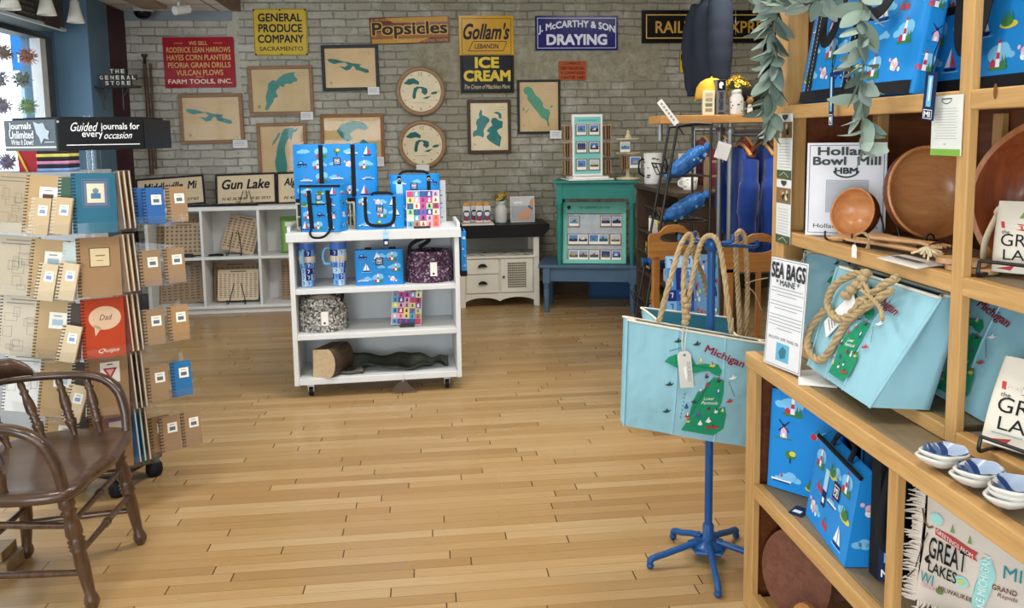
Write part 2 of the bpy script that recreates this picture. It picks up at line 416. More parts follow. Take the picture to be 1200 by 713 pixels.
mb.box(XL - .07, 3.3, .58, XL, 3.37, 2.335, mf)
fwin = mb.build('window_1'); fwin['kind'] = 'structure'
gp = MB().box(XL - .04, .44, .58, XL - .034, 6.59, 2.335, M_glass).build('pane', fwin)
CZ = 2.70
struct(MB().box(XL - .2, YB, CZ, -1.721, WY, CZ + .06, ceil_mat()), 'ceiling')
struct(MB().box(-1.64, YB, 3.3, XR, WY, 3.4, mat('pale_upper_ceiling', 'cfccc3', .8)), 'ceiling_upper')
struct(MB().box(-1.72, YB, CZ, -1.64, WY - .002, 3.3, mat('brown_soffit_side', '7d6a55', .6)), 'trim_1')
struct(MB().box(-3.3, WY - .012, CZ - .085, -1.72, WY, CZ, mat('grey_blue_band', '848f98', .6)), 'trim_2')
mb = MB().box(XL - .2, 6.85, 0, -2.645, 7.28, CZ, M_blue_wall)
struct(mb, 'trim_3', bevel=.006)
struct(MB().box(XL - .2, 7.28, 0, -2.65, WY, CZ, M_maroon), 'trim_4', bevel=.006)
struct(MB().box(XL - .01, .2, 2.37, -2.65, 6.45, CZ, M_teal_dark), 'trim_5', bevel=.004)
struct(MB().box(-2.67, .2, 2.366, -2.64, 6.455, 2.385, mat('pale_soffit_edge', 'aeb9bd', .5)), 'trim_6')
struct(MB().box(-3.1, WY - .03, 0, XR, WY, .14, mat('dark_baseboard', '4a3a2c', .5)), 'baseboard_back')
# display-window deck
struct(MB().box(XL + .001, .2, 0, -2.64, 6.3, .45, mat('window_deck', '6e7f88', .6)), 'trim_7')
# plaques and panel on the header
p0 = at(21, 2, X=-2.638); p1 = at(42, 22, X=-2.638)
fl = FR((-2.638, 0, 0), (0, -1, 0), (0, 0, 1))
# ------------------------------------------------------------------ on the brick wall
def wrect(x0, y0, x1, y1, Y):
    cx, cy = (x0 + x1) / 2, (y0 + y1) / 2
    return at(cx, cy, Y=Y), at(x1, cy, Y=Y).x - at(x0, cy, Y=Y).x, at(cx, y0, Y=Y).z - at(cx, y1, Y=Y).z
F0 = front(0)
def sign(x0, y0, x1, y1, label, face, roll=0, edge=None, draw=None, t=.012, rad=.01, cat='sign', name='enamel_sign', glossy=.18):
    c, W, Hh = wrect(x0, y0, x1, y1, WY - t - .004)
    o = thing(name, label, cat, c, roll=roll)
    mb = MB(); mb.prism(F0, rrect(-W / 2, -Hh / 2, W / 2, Hh / 2, rad), t, C(face, glossy), edge or C('2b2620'))
    draw(Letters(o), W, Hh, mb); mb.build('panel', o)
    return o
YL, GOLD, NAVY, INK = C('d9bd3a', .25), C('d8b45c', .3), C('1c2150', .25), C('16151a', .4)
def d(mb, W, H, _):
    g = C('d9b46a', .3)
    mb.text(F0, 'WE SELL', 0, H * .38, g, w=W * .26, h=H * .075, bold=.01)
    for s in (-1, 1): _.rect(F0, s * W * .28 - W * .06, H * .375, s * W * .28 + W * .06, H * .383, g)
    for t, y, w in (('RODERICK LEAN HARROWS', .25, .9), ('HAYES CORN PLANTERS', .1, .9), ('PEORIA GRAIN DRILLS', -.05, .88), ('VULCAN PLOWS', -.2, .66)):
        mb.text(F0, t, 0, H * y, g, w=W * w, h=H * .105, bold=.012)
    mb.text(F0, 'SOLD BY', 0, H * -.285, g, w=W * .12, h=H * .028); mb.text(F0, 'FARM TOOLS, INC.', 0, H * -.38, C('e8dcc0', .3), w=W * .9, h=H * .1, bold=.02)
sign(192, 43.5, 275, 103, 'large red enamel sign with yellow lettering about farm tools', '9c2030', roll=-.3, draw=d)
def d(mb, W, H, p):
    p.ring(F0, -W / 2 + .006, -H / 2 + .006, W / 2 - .006, H / 2 - .006, .004, INK)
    for t, y, w in (('GENERAL', .31, .8), ('PRODUCE', .085, .8), ('COMPANY', -.14, .84)): mb.text(F0, t, 0, H * y, INK, w=W * w, h=H * .165, bold=.03)
    mb.text(F0, 'SACRAMENTO', 0, H * -.35, INK, w=W * .8, h=H * .09, bold=.01)
    for x in (-.47, 0, .47):
        for y in (-.47, .47): p.disc(F0, W * x, H * y, .008, C('3a2c18'))
sign(297, 10, 360.5, 65.5, 'square yellow enamel sign of a produce company', 'cdb244', roll=-.2, draw=d, rad=.03)
def d(mb, W, H, p):
    y = C('b88a2e', .3)
    p.poly(F0, [(-W * .3, H * .47), (W * .48, H * .47), (W * .48, H * .28), (-W * .2, H * .28)], y); p.poly(F0, [(-W * .48, -H * .05), (W * .48, -H * .05), (W * .48, -H * .28), (-W * .48, -H * .28)], C('8f5a22', .3))
    p.poly(F0, [(-W * .48, -H * .3), (W * .25, -H * .3), (W * .1, -H * .47), (-W * .48, -H * .47)], y)
    mb.text(F0, 'A FROZEN DRINK', -W * .28, H * .4, C('d0b070'), w=W * .4, h=H * .08); mb.text(F0, 'Popsicles', 0, 0, C('d9a844', .3), w=W * .93, h=H * .58, bold=.085, lift=.001)
    mb.text(F0, 'Popsicles', 0, 0, INK, w=W * .93, h=H * .58, bold=.03, lift=.003); mb.text(F0, 'NATURALLY GOOD TASTE', W * .16, -H * .41, C('d0b070'), w=W * .62, h=H * .09, lift=.0025)
sign(433.5, 19.5, 527, 51, 'long brown and ochre enamel sign with black lettering', '6b3216', roll=-1.6, draw=d)
def d(mb, W, H, p):
    p.rect(F0, -W / 2 + .002, -H / 2 + .002, W / 2 - .002, -H * .005, C('141620', .2)); t = C('7a5a20', .3)
    p.ring(F0, -W * .45, 0, W * .45, H * .465, .004, INK); p.ring(F0, -W * .45, -H * .475, W * .45, -.002, .004, C('c9a84a', .3))
    mb.text(F0, "Gollam's", 0, H * .3, INK, w=W * .84, h=H * .2, bold=.03, shear=.35)
    p.line(F0, [(-W * .32, H * .07), (-W * .34, H * .05), (W * .3, H * .05), (W * .36, H * .14), (W * .36, H * .17), (-W * .25, H * .17), (-W * .32, H * .07)], .006, INK)
    mb.text(F0, 'LEBANON', 0, H * .11, INK, w=W * .44, h=H * .06, bold=.02, shear=.2)
    mb.text(F0, 'ICE', 0, -H * .1, YL, w=W * .42, h=H * .13, bold=.05); mb.text(F0, 'CREAM', 0, -H * .27, YL, w=W * .84, h=H * .13, bold=.05)
    mb.text(F0, 'The Cream of Matchless Merit', 0, -H * .41, C('d8c690', .3), w=W * .84, h=H * .055, shear=.3)
sign(538.5, 18.5, 602.5, 110, 'tall enamel ice cream sign, mustard above and black below', 'c99a2a', draw=d, rad=.004)
def d(mb, W, H, p):
    w_ = C('d8dcea', .25); p.ring(F0, -W * .475, -H * .44, W * .475, H * .44, .005, w_)
    mb.text(F0, 'J. McCARTHY & SON', 0, H * .08, w_, w=W * .92, h=H * .25, bold=.035, arc=H * .16); mb.text(F0, 'DRAYING', 0, -H * .19, w_, w=W * .72, h=H * .29, bold=.045)
sign(627.5, 18.5, 724.5, 59, 'navy blue enamel draying sign with white lettering', '1b1c66', draw=d, rad=.004)
def d(mb, W, H, p):
    k = C('3a1612')
    for i, (t, ww) in enumerate((('F. E. JAMES & CO.', .6), ('EVERY THING IN COAL', .86), ('M. CONWAY & SON', .84), ('CENTER 1440', .84))): mb.text(F0, t, 0, H * (.36 - .24 * i), k, w=W * ww, h=H * .15, bold=.02)
sign(655, 71.5, 687, 94, 'small orange-red metal sign under the navy draying sign', 'a8532f', draw=d, rad=.004)
def d(mb, W, H, p):
    p.ring(F0, -W * .475, -H * .37, W * .475, H * .37, .009, GOLD)
    mb.text(F0, 'RAILWAY EXPRESS', 0, -H * .02, C('b9923f', .3), w=W * .82, h=H * .36, bold=.02)
sign(753.5, 12, 925, 50, 'long black railway sign with gold lettering behind the hoodie', '0f0e10', draw=d, rad=.002, t=.03)
def d(mb, W, H, p):
    p.rect(F0, -W * .48, H * .12, W * .48, H * .45, INK); mb.text(F0, 'CAUTION', 0, H * .28, YL, w=W * .82, h=H * .22, bold=.03)
    for i, t in enumerate(('MAXIMUM HEIGHT', 'LOOK UP', 'USE CARE')): mb.text(F0, t, 0, H * (-.02 - .15 * i), INK, w=W * (.75, .4, .45)[i], h=H * .09, bold=.02)
sign(797, 62, 834, 85, 'small yellow and black caution sign half behind the hoodie', 'd2a72c', draw=d, rad=.004)

# lake outlines, each in the units of the print it lies on: (x0, y0, x1, y1) then points
TORCH = ((468, 262, 735, 478), [[(480, 320), (500, 318), (530, 322), (565, 335), (590, 338), (612, 345), (650, 350), (660, 352), (648, 362), (668, 372), (695, 380), (700, 395), (685, 400), (655, 388), (630, 380), (622, 362), (612, 360), (600, 378), (578, 385), (565, 375), (540, 358), (572, 365), (590, 352), (575, 340), (545, 342), (515, 347), (490, 335)]])
BAY = ((68, 370, 390, 608), [[(315, 388), (305, 400), (312, 415), (325, 425), (322, 440), (300, 442), (285, 455), (265, 450), (250, 458), (248, 470), (235, 468), (228, 460), (218, 475), (205, 485), (200, 500), (210, 515), (205, 528), (190, 530), (180, 555), (165, 575), (150, 598), (138, 600), (135, 590), (145, 565), (142, 520), (155, 480), (160, 450), (185, 430), (205, 435), (225, 415), (250, 398), (280, 390)]])
MICH = ((622, 405, 935, 820), [[(905, 420), (880, 425), (850, 415), (800, 425), (780, 450), (765, 490), (745, 540), (735, 580), (728, 620), (718, 650), (722, 700), (745, 760), (775, 780), (800, 740), (808, 680), (800, 620), (795, 580), (800, 540), (815, 510), (835, 480), (840, 510), (850, 495), (862, 455), (885, 440)], [(770, 448), (748, 455), (738, 480), (718, 505), (700, 540), (715, 530), (740, 500), (760, 475)]])
HIGH = ((0, 0, 100, 100), [[(22, 30), (30, 16), (42, 12), (50, 8), (60, 10), (72, 14), (78, 24), (72, 30), (62, 26), (52, 30), (45, 38), (50, 50), (40, 56), (30, 46)], [(55, 60), (70, 50), (82, 64), (70, 78), (56, 74)]])
GUN = ((558, 278, 800, 588), [[(625, 320), (635, 330), (632, 355), (655, 365), (675, 375), (682, 395), (665, 415), (650, 440), (640, 460), (645, 480), (640, 505), (620, 495), (600, 490), (575, 500), (570, 480), (578, 460), (595, 455), (600, 430), (592, 410), (600, 385), (615, 375), (612, 350)],
       [(698, 378), (722, 374), (742, 392), (768, 400), (764, 440), (742, 448), (728, 462), (744, 488), (758, 505), (750, 535), (746, 566), (720, 555), (690, 535), (665, 515), (660, 495), (682, 475), (660, 462), (678, 440), (700, 425), (690, 400)], [(705, 342), (735, 335), (758, 350), (760, 380), (742, 378), (738, 354)]])
LONG = ((425, 460, 642, 746), [[(455, 490), (475, 485), (495, 495), (505, 515), (515, 535), (540, 555), (555, 580), (555, 600), (570, 615), (590, 620), (597, 640), (590, 660), (585, 680), (593, 718), (586, 718), (578, 690), (565, 675), (545, 665), (530, 640), (505, 610), (485, 580), (468, 560), (470, 540), (450, 520), (446, 505)], [(598, 600), (612, 594), (610, 606), (600, 610)], [(442, 610), (450, 604), (452, 624), (444, 628)], [(455, 632), (478, 612), (480, 616), (458, 637)]])
GREAT = ((97, 72, 367, 342), [[(140, 165), (165, 140), (195, 135), (225, 155), (222, 172), (195, 165), (170, 172)], [(195, 190), (215, 180), (235, 185), (215, 195), (207, 215), (203, 245), (190, 250), (185, 235), (190, 210)], [(225, 180), (250, 185), (268, 192), (270, 215), (255, 228), (235, 212), (240, 200)], [(240, 245), (270, 235), (290, 232), (265, 250)], [(285, 220), (300, 210), (325, 208), (320, 222), (295, 225)]])
LAKE, LAKE2 = C('2f7f78', .35), C('17706e', .35)
def lakes(mb, fr, art, x0, y0, x1, y1, m, lift=.0015):
    (a0, b0, a1, b1), ps = art
    for p in ps: mb.poly(fr, [(x0 + (x - a0) / (a1 - a0) * (x1 - x0), y1 - (y - b0) / (b1 - b0) * (y1 - y0)) for x, y in p], m, lift)
M_oakf = wood('oak_picture_frame', '7a5a40', '99795a', 'x'); M_oakfz = M_oakf
M_blackf = mat('black_picture_frame', '24262a', .4); M_brownf = wood('walnut_picture_frame', '33231a', '4b3527', 'z')
M_pane = clear('picture_glass', gloss=0, refl=.55)
def picture(x0, y0, x1, y1, label, art, frame, lake, paper='cdb288', roll=0, fw=.032, card=None, card_label=None):
    c, W, Hh = wrect(x0, y0, x1, y1, WY - .03)
    o = thing('framed_lake_map', label, 'picture', c, roll=roll, group=None)
    mb = MB(); a, b = W / 2, Hh / 2
    for q in ((-a, -b, a, -b + fw), (-a, b - fw, a, b), (-a, -b + fw, -a + fw, b - fw), (a - fw, -b + fw, a, b - fw)): mb.box(q[0], 0, q[1], q[2], .026, q[3], frame)
    mb.build('frame', o, bevel=.003)
    mb = MB(); i, j = a - fw, b - fw; f = front(.012)
    mb.rect(f, -i, -j, i, j, C(paper, .5), 0)
    lakes(mb, f, art, -i, -j, i, j, lake)
    mb.text(f, 'Lake Map', i * .6, j * .82, C('8d8062'), w=i * .45, h=j * .05); mb.rect(f, i * .3, j * .7, i * .9, j * .715, C('9d8f70'))
    mb.disc(f, -i * .78, -j * .75, i * .045, C('4c4a42')); mb.disc(f, -i * .78, -j * .75, i * .025, C(paper, .5), lift=.0015)
    r = random.Random(int(x0))
    for k in range(10):   # thin roads and contour lines printed on the paper
        px, py = r.uniform(-i, i) * .9, r.uniform(-j, j) * .9
        mb.line(f, [(px, py), (px + r.uniform(-.08, .08), py + r.uniform(-.08, .08))], .0012, C('b79f76'), .0004)
    mb.build('map_print', o)
    MB().slab(front(.006), -i - .002, -j - .002, i + .002, j + .002, .002, M_pane).build('glass', o)
    if card:
        cc, cw, ch = wrect(*card, WY - .04)
        q = MB(); q.slab(FR(cc, (1, 0, 0), (0, 0, 1)), -cw / 2, -ch / 2, cw / 2, ch / 2, .003, C('dde0e2'))
        for n in range(3): q.rect(FR(cc, (1, 0, 0), (0, 0, 1)), -cw * .38, ch * (.22 - .2 * n), cw * .3, ch * (.27 - .2 * n), C('8f939a'))
        tag(q.build('price_card', loc=cc), card_label, 'price card')
    return o
picture(210, 110, 285, 168.5, 'oak framed map of a long narrow teal lake below the red sign', TORCH, M_oakf, LAKE, roll=-.6, card=(273, 164, 290, 173.5), card_label='white card at the lower corner of the map below the red sign')
picture(291, 77, 367, 135, 'oak framed map of a curved teal bay under the yellow produce sign', BAY, M_oakf, C('3d877f', .35), paper='c9b389', roll=-.5, card=(352.5, 131, 367, 140.5), card_label='white card at the corner of the curved bay map')
picture(377, 52.5, 444, 106.5, 'black framed map of a long narrow teal lake', TORCH, M_blackf, LAKE2, roll=-.6, paper='d4b98d', fw=.03, card=(431, 102, 444.5, 111), card_label='white card at the corner of the black framed narrow lake map')
picture(302, 144, 360.5, 222, 'oak framed map of a big lake behind the gun lake sign', MICH, M_oakf, LAKE, roll=-.4)
picture(376, 133.5, 450.5, 193, 'oak framed map half hidden behind the tall blue tote', HIGH, wood('amber_oak_frame', '74502e', '94693c', 'x'), LAKE, paper='d0b27c', card=(441, 184, 450, 195), card_label='white card beside the tall blue tote at a map corner')
picture(548, 117, 599, 180, 'dark brown framed map of three teal lake basins', GUN, M_brownf, LAKE2, paper='d9cba8', fw=.03)
picture(606.5, 93.5, 657, 157, 'black framed map of a diagonal green lake', LONG, M_blackf, C('3b8a66', .35), paper='c3a878', fw=.022, card=(644.5, 153, 658, 162.5), card_label='white card under the diagonal green lake map')
def clock(cx, cy, r, label):
    c, W, _ = wrect(cx - r, cy - r, cx + r, cy + r, WY - .05); R = W / 2
    o = thing('round_wall_clock', label, 'clock', c)
    m = wood('clock_rim_wood' + str(cx), '86684c', 'a5886a', 'x')
    MB().lathe([(R * .82, .012), (R * .83, 0), (R * .9, -.006), (R * .98, 0), (R, .012), (R, .045), (R * .82, .045)], m, 48, axis='y').build('rim', o)
    mb = MB(); f = front(.012); mb.disc(f, 0, 0, R * .84, C('ddd1b2', .5), lift=0, seg=48); k = R * .84
    lakes(mb, f, GREAT, -k * 1.18, -k * 1.18, k * 1.18, k * 1.18, C('1d5f5c', .4)); mb.text(f, '12', 0, k * .82, C('7d745f'), h=k * .17); mb.text(f, '6', 0, -k * .84, C('7d745f'), h=k * .16); mb.text(f, '3', k * .86, 0, C('8d846f'), h=k * .14); mb.text(f, '9', -k * .86, 0, C('8d846f'), h=k * .14)
    for n in range(12):
        if n % 3: a = R_(30 * n); mb.disc(f, k * .86 * math.sin(a), k * .86 * math.cos(a), .005, INK)
    for x, y in ((.2, .45), (.55, .2), (.5, -.35), (-.6, -.3), (-.6, .05)): mb.ring(f, k * x - .03, k * y - .02, k * x + .03, k * y + .02, .002, C('c3b694'))
    mb.rect(f, -k * .4, -k * .56, k * .25, -k * .54, C('a89c7c'))
    mb.build('dial', o)
clock(493, 107, 29, 'upper round clock with a great lakes dial')
clock(495, 169.5, 28.5, 'lower round clock with a great lakes dial above the cooler bag')
cc, cw, ch = wrect(488, 193, 503, 200.5, WY - .06)
q = MB().slab(FR(cc, (1, 0, 0), (0, 0, 1)), -cw / 2, -ch / 2, cw / 2, ch / 2, .003, C('dde0e2')); tag(q.build('price_card', loc=cc), 'white card at the bottom of the lower clock', 'price card')

# old long-handled tool standing on the bookcase against the wall
a = at(169, 65, Y=WY - .05); b = at(178, 205, Y=WY - .09)
o = thing('long_handled_tool', 'long old wooden tool handle leaning in the wall corner', 'tool', b)
mw = wood('weathered_pole', '43362a', '655141', 'z'); pa = a - b
MB().tube([(0, 0, 0), pa * .5 + V((.004, 0, 0)), pa * .93], [.019, .02, .012], mw, 10).build('handle', o)
MB().lathe([(.0, -.02), (.014, -.02), (.012, .03), (.03, .06), (.028, .063), (0, .05)], M_iron, 12, c=pa * .95).build('tip', o)
q = MB(); q.tube([pa * .93 + V((.05, -.01, 0)), pa * .4 + V((.048, -.01, 0)), V((.045, -.012, .05))], .011, mw, 8); q.build('side_bar', o)

# shop sign of small letter blocks on bracket shelf, on the blue column
p = at(132, 101, Y=6.95); o = thing('letter_block_sign', 'small bracket shelf of letter blocks on the dark column corner', 'sign', (-2.643, 6.95, p.z))
mb = MB(); mb.box(.002, -.05, -.015, .33, .05, .0, C('26282a')); mb.build('shelf', o, bevel=.002)
for xx in (.05, .2):
    mb = MB(); mb.tube(spline([(xx + .05, 0, -.015), (xx + .03, 0, -.05), (xx, 0, -.09), (xx, 0, -.19)]), .006, M_iron, 6); mb.tube([(xx, .0, -.015), (xx, 0, -.19)], .006, M_iron, 6); mb.build('bracket', o)
fx = front(-.01); cr = C('c9c4b4')
for row, (t, z) in enumerate((('THE', .11), ('GENERAL', .06), ('STORE', .015))):
    for i, ch in enumerate(t):
        x = .17 + (i - (len(t) - 1) / 2) * .042
        mb = MB(); mb.slab(fx, x - .0195, z - .014, x + .0195, z + .03, .02, C('2e3136')); mb.text(fx, ch, x, z + .008, cr, w=.024, h=.03, bold=.03); mb.build('letter_block', o, bevel=.001)
# ceiling-mounted things at the window end
def spot(px, py, label, zc=2.46):
    p = at(px, py, X=-2.48); o = thing('bell_track_lamp', label, 'lamp', (p.x, p.y, CZ))
    h = CZ - p.z; mg = mat('frosted_white_shade%d' % px, 'd3d2cb', .35)
    MB().lathe([(.035, 0), (.035, -.015), (.009, -.02), (.009, -h + .1), (0.009, -h + .07)], M_white, 14).build('stem', o)
    MB().lathe([(.016, -h + .085), (.03, -h + .07), (.032, -h + .04), (.045, -h - .02), (.06, -h - .075), (.055, -h - .075), (.04, -h - .02), (.02, -h + .05)], mg, 20).build('shade', o)
spot(54, 4, 'middle of three white bell lamps by the window header'); spot(88, 14, 'white bell lamp hanging in front of the blue column'); spot(11, -4, 'white bell lamp over the window, cut by the picture edge')
p = at(167, 8.5, Z=CZ); o = thing('dome_camera', 'dark dome security camera on the white ceiling', 'camera', (p.x, p.y, CZ))
MB().lathe([(0, 0), (.085, 0), (.085, -.03), (.075, -.04)], mat('camera_base', 'b8bbbd', .4), 24).build('base', o)
MB().lathe([(.075 * math.cos(R_(a)), -.035 - .07 * math.sin(R_(a))) for a in range(0, 91, 10)], mat('dark_dome', '14171b', .12), 24).build('dome', o)
p = at(205, 4, Z=CZ - .05); o = thing('white_track_light', 'white track light on the ceiling near the red sign', 'lamp', (p.x, p.y, CZ))
MB().box(-.02, -1.2, -.03, .02, .25, 0, M_white).build('track', o)
MB().cyl((0, .1, -.03), (0, .1, -.07), .012, M_white).cyl((-.02, .05, -.1), (.06, .16, -.07), .035, M_white).build('lamp_head', o)
p = at(176, 4, Z=CZ); o = tag(MB().box(p.x - .1, p.y - 1.2, CZ - .03, p.x + .1, p.y + .12, CZ - .001, wood('ceiling_board', '8b7662', 'a89480', 'y')).build('ceiling_board'), 'brown board strip on the white ceiling beside the dome camera', 'board')
# plaques on the header
def plaque(x0, y0, x1, y1, label, col, lines):
    a = at(x0, (y0 + y1) / 2, X=-2.646); b = at(x1, (y0 + y1) / 2, X=-2.646); za = at((x0 + x1) / 2, y0, X=-2.646).z; zb = at((x0 + x1) / 2, y1, X=-2.646).z
    c = (a + b) / 2; w_ = abs(a.y - b.y); f = FR((-2.638, c.y, (za + zb) / 2), (0, 1, 0), (0, 0, 1)); h = za - zb
    mb = MB(); mb.slab(f, -w_ / 2, -h / 2, w_ / 2, h / 2, .01, C(col, .4))
    for i in range(lines): mb.text(f, ('GENERAL STORE', 'FINE GOODS', 'SINCE')[i % 3], 0, h * (.28 - .28 * i), C('8f8f86'), w=w_ * .8, h=h * .14)
    tag(mb.build('plaque', loc=(-2.64, c.y, (za + zb) / 2)), label, 'plaque')
plaque(18, -2, 41, 20, 'black plaque with pale lettering on the window header', '17191a', 3)
plaque(50, 5, 68, 31, 'plain dark brown panel at the end of the window header', '352b26', 0)

# bristly ornaments hung in the window
def bristly(px, py, col, label, w_=.085, h_=.045):
    p = at(px, py, X=-2.83 + .07 * (py > 80) + .07 * (py > 110)); mb = MB(); m = mat('bristle_' + col, col, .8, var=.25, vs=30); r = random.Random(px * 7 + py)
    mb.ball((0, 0, 0), (.03, w_ * .8, h_ * .7), m, 12, 7)
    for k in range(170):
        a = r.uniform(0, 6.283); b = r.uniform(-1, 1); dy, dz = math.cos(a), math.sin(a)
        base = V((b * .025, dy * w_ * r.uniform(.55, .85), dz * h_ * r.uniform(.5, .85))); tip = base + V((b * .02, dy * .024 + r.uniform(-.008, .008), dz * .024 + r.uniform(-.008, .008)))
        mb.tube([base, tip], [.0035, .0008], m, 4, caps=False)
    o = thing('bristly_ornament', label, 'ornament', p); mb.build('bristles', o)
    MB().tube([(0, 0, h_ * .6), (0, 0, .16)], .0012, C('b9bcbe'), 4).build('string', o)
for a in ((4, 62, '9a8f88', 'brown bristly ornament at the top of the window'), (32, 66, 'b58577', 'red-brown bristly ornament in the window'), (26, 93, '8a9a96', 'grey-green bristly ornament in the window'), (-3, 93, '949cab', 'slate bristly ornament cut by the picture edge'),
          (2, 124, '9c99ac', 'purple-grey bristly ornament low in the window'), (32, 125, '8fb083', 'green bristly ornament above the black header sign'), (8, 190, '8d86a0', 'violet bristly ornament below the journals header')): bristly(*a)
p = at(27, 62, Y=8.488); f = FR(p, (1, 0, 0), (0, 0, 1))
mb = MB().slab(f, -.11, -.17, .11, .17, .01, C('2478c4')); mb.text(f, 'UP', .05, .09, M_paper, w=.09, h=.08, bold=.03); mb.text(f, 'H', -.02, -.05, M_paper, w=.06, h=.08, bold=.03); tag(mb.build('blue_banner', loc=p), 'bright blue banner seen through the window', 'banner')
p = at(33, 120, Y=8.5); mb = MB().box(p.x - .06, 8.5, -.02, p.x + .06, 8.6, 2.6, C('a9c4d8')); tag(mb.build('outside_post', loc=(p.x, 8.55, -.02)), 'pale blue post outside the window', 'post')
struct(MB().box(-9, -4, -.14, -3.75, 14, -.02, C('b9b8b2', .8)), 'floor_outside')
# ------------------------------------------------------------------ shared printed patterns
BLUE = C('2089d6', .42, var=.03); BLUE_D = C('0f4f8f', .45); BLK = C('15161a', .55); BLKW = C('1b1c20', .8)
PW, PL, PG, PN, PR, PY_, PK, PB = C('eef2f4', .45), C('7cc3ee', .45), C('3f7f46', .45), C('1b2a6b', .45), C('c5333f', .45), C('d9c94a', .45), C('e9b8cf', .45), C('2f66c4', .45)
def motif(mb, fr, cx, cy, s, kind, l=.0008):
    P = lambda pts, m, k=0: mb.poly(fr, [(cx + x * s, cy + y * s) for x, y in pts], m, l * (1 + .5 * k))
    D = lambda x, y, r, m, ry=None, k=0: mb.disc(fr, cx + x * s, cy + y * s, r * s, m, (ry or r) * s, l * (1 + .5 * k), 10)
    if kind == 0:      # sailing boat
        P([(-.4, -.3), (.4, -.3), (.28, -.42), (-.28, -.42)], PN); P([(-.03, -.26), (-.03, .45), (-.34, -.26)], PW); P([(.03, -.26), (.03, .35), (.3, -.26)], PR if rnd.random() < .5 else PW); P([(-.55, -.42), (.55, -.42), (.4, -.47), (-.45, -.47)], PL)
    elif kind == 1:    # lighthouse with trees and a cloud
        D(-.1, .05, .42, PL, .3); D(.2, .12, .3, PL, .3); P([(-.5, -.36), (.5, -.36), (.35, -.46), (-.4, -.46)], PG)
        P([(-.1, -.36), (.1, -.36), (.06, .4), (-.06, .4)], PW, 1); P([(-.08, -.1), (.08, -.1), (.07, .1), (-.07, .1)], PR, 2); P([(-.08, .4), (.08, .4), (0, .55)], PR, 1); P([(-.35, -.36), (-.12, -.36), (-.12, -.18), (-.23, -.08), (-.35, -.18)], PR, 1)
        for x in (.2, .33): P([(x - .08, -.36), (x + .08, -.36), (x, .05)], PG, 1)
    elif kind == 2:    # ferry
        P([(-.5, -.12), (.5, -.12), (.4, -.26), (-.42, -.26)], PW); P([(-.32, -.12), (.3, -.12), (.26, .0), (-.28, .0)], PL, 1); P([(-.42, -.2), (.42, -.2), (.4, -.26), (-.42, -.26)], PN, 1); P([(-.05, 0), (.06, 0), (.06, .14), (-.05, .14)], PR, 1)
    elif kind == 3:    # cherries
        D(-.15, -.1, .14, PR); D(.15, -.14, .14, PR); mb.line(fr, [(cx - .15 * s, cy), (cx + .02 * s, cy + .25 * s), (cx + .15 * s, cy - .02 * s)], .03 * s, PG, l)
    elif kind == 4:    # blossom
        for a in range(5): D(.15 * math.cos(a * 1.257), .15 * math.sin(a * 1.257), .13, PW if a % 2 else PK)
        D(0, 0, .06, PY_, k=2); D(.35, -.2, .09, PW); D(-.34, .22, .08, PK)
    elif kind == 5:    # island with trees
        D(0, -.2, .45, PY_, .14); D(-.08, -.12, .3, PG, .15, 1)
        for x in (-.22, -.05, .12): P([(x - .1, -.1), (x + .1, -.1), (x, .28)], PG, 2)
    elif kind == 6:    # old motor car
        P([(-.42, -.12), (.42, -.12), (.42, .04), (.12, .06), (.08, .26), (-.3, .26), (-.34, .04), (-.42, .02)], PN); D(-.26, -.16, .13, PN); D(.26, -.16, .13, PN); D(-.26, -.16, .06, PL, k=1); D(.26, -.16, .06, PL, k=1); P([(-.25, .08), (.02, .08), (0, .2), (-.24, .2)], PL, 1)
    elif kind == 7:    # windmill
        P([(-.16, -.4), (.16, -.4), (.1, .1), (-.1, .1)], PK); P([(-.1, .1), (.1, .1), (0, .24)], PN, 1); P([(-.06, -.4), (.06, -.4), (.06, -.2), (-.06, -.2)], PW, 1)
        for a in (45, 135): mb.line(fr, [(cx - .34 * s * math.cos(R_(a)), cy + .12 * s - .34 * s * math.sin(R_(a))), (cx + .34 * s * math.cos(R_(a)), cy + .12 * s + .34 * s * math.sin(R_(a)))], .05 * s, PN, l * 2)
        P([(-.45, -.4), (.45, -.4), (.35, -.46), (-.35, -.46)], PG, 1)
    elif kind == 8:    # cloud and water lines
        D(-.18, 0, .18, PL, .12); D(.05, .05, .2, PL, .16); D(.26, -.02, .15, PL, .1)
    else:              # flamelike tree and dog-like rock forms
        D(0, .02, .26, PG, .2); D(.1, .1, .16, PY_, .12, 1); P([(-.04, -.35), (.04, -.35), (.03, -.1), (-.03, -.1)], PN, 1)
def prints(mb, fr, x0, y0, x1, y1, cell, seed, l=.0008):
    r = random.Random(seed); nx = max(1, round((x1 - x0) / cell)); ny = max(1, round((y1 - y0) / (cell * .8)))
    cx, cy = (x1 - x0) / nx, (y1 - y0) / ny; last = -1
    for j in range(ny):
        for i in range(nx):
            k = r.choice([0, 0, 1, 1, 1, 2, 2, 3, 4, 5, 6, 7, 8, 8, 9])
            if k == last: k = (k + 3) % 10
            last = k; sh = cx * .12 * (1 if j % 2 else -1)
            if (i + j) % 3 == 0: motif(mb, fr, x0 + (i + .5) * cx - sh, y0 + (j + .5) * cy, cx * .9, 8, l * .7)
            motif(mb, fr, x0 + (i + .5) * cx + sh, y0 + (j + .5) * cy + r.uniform(-.06, .06) * cy, min(cx, cy) * r.uniform(.82, .98), k, l)
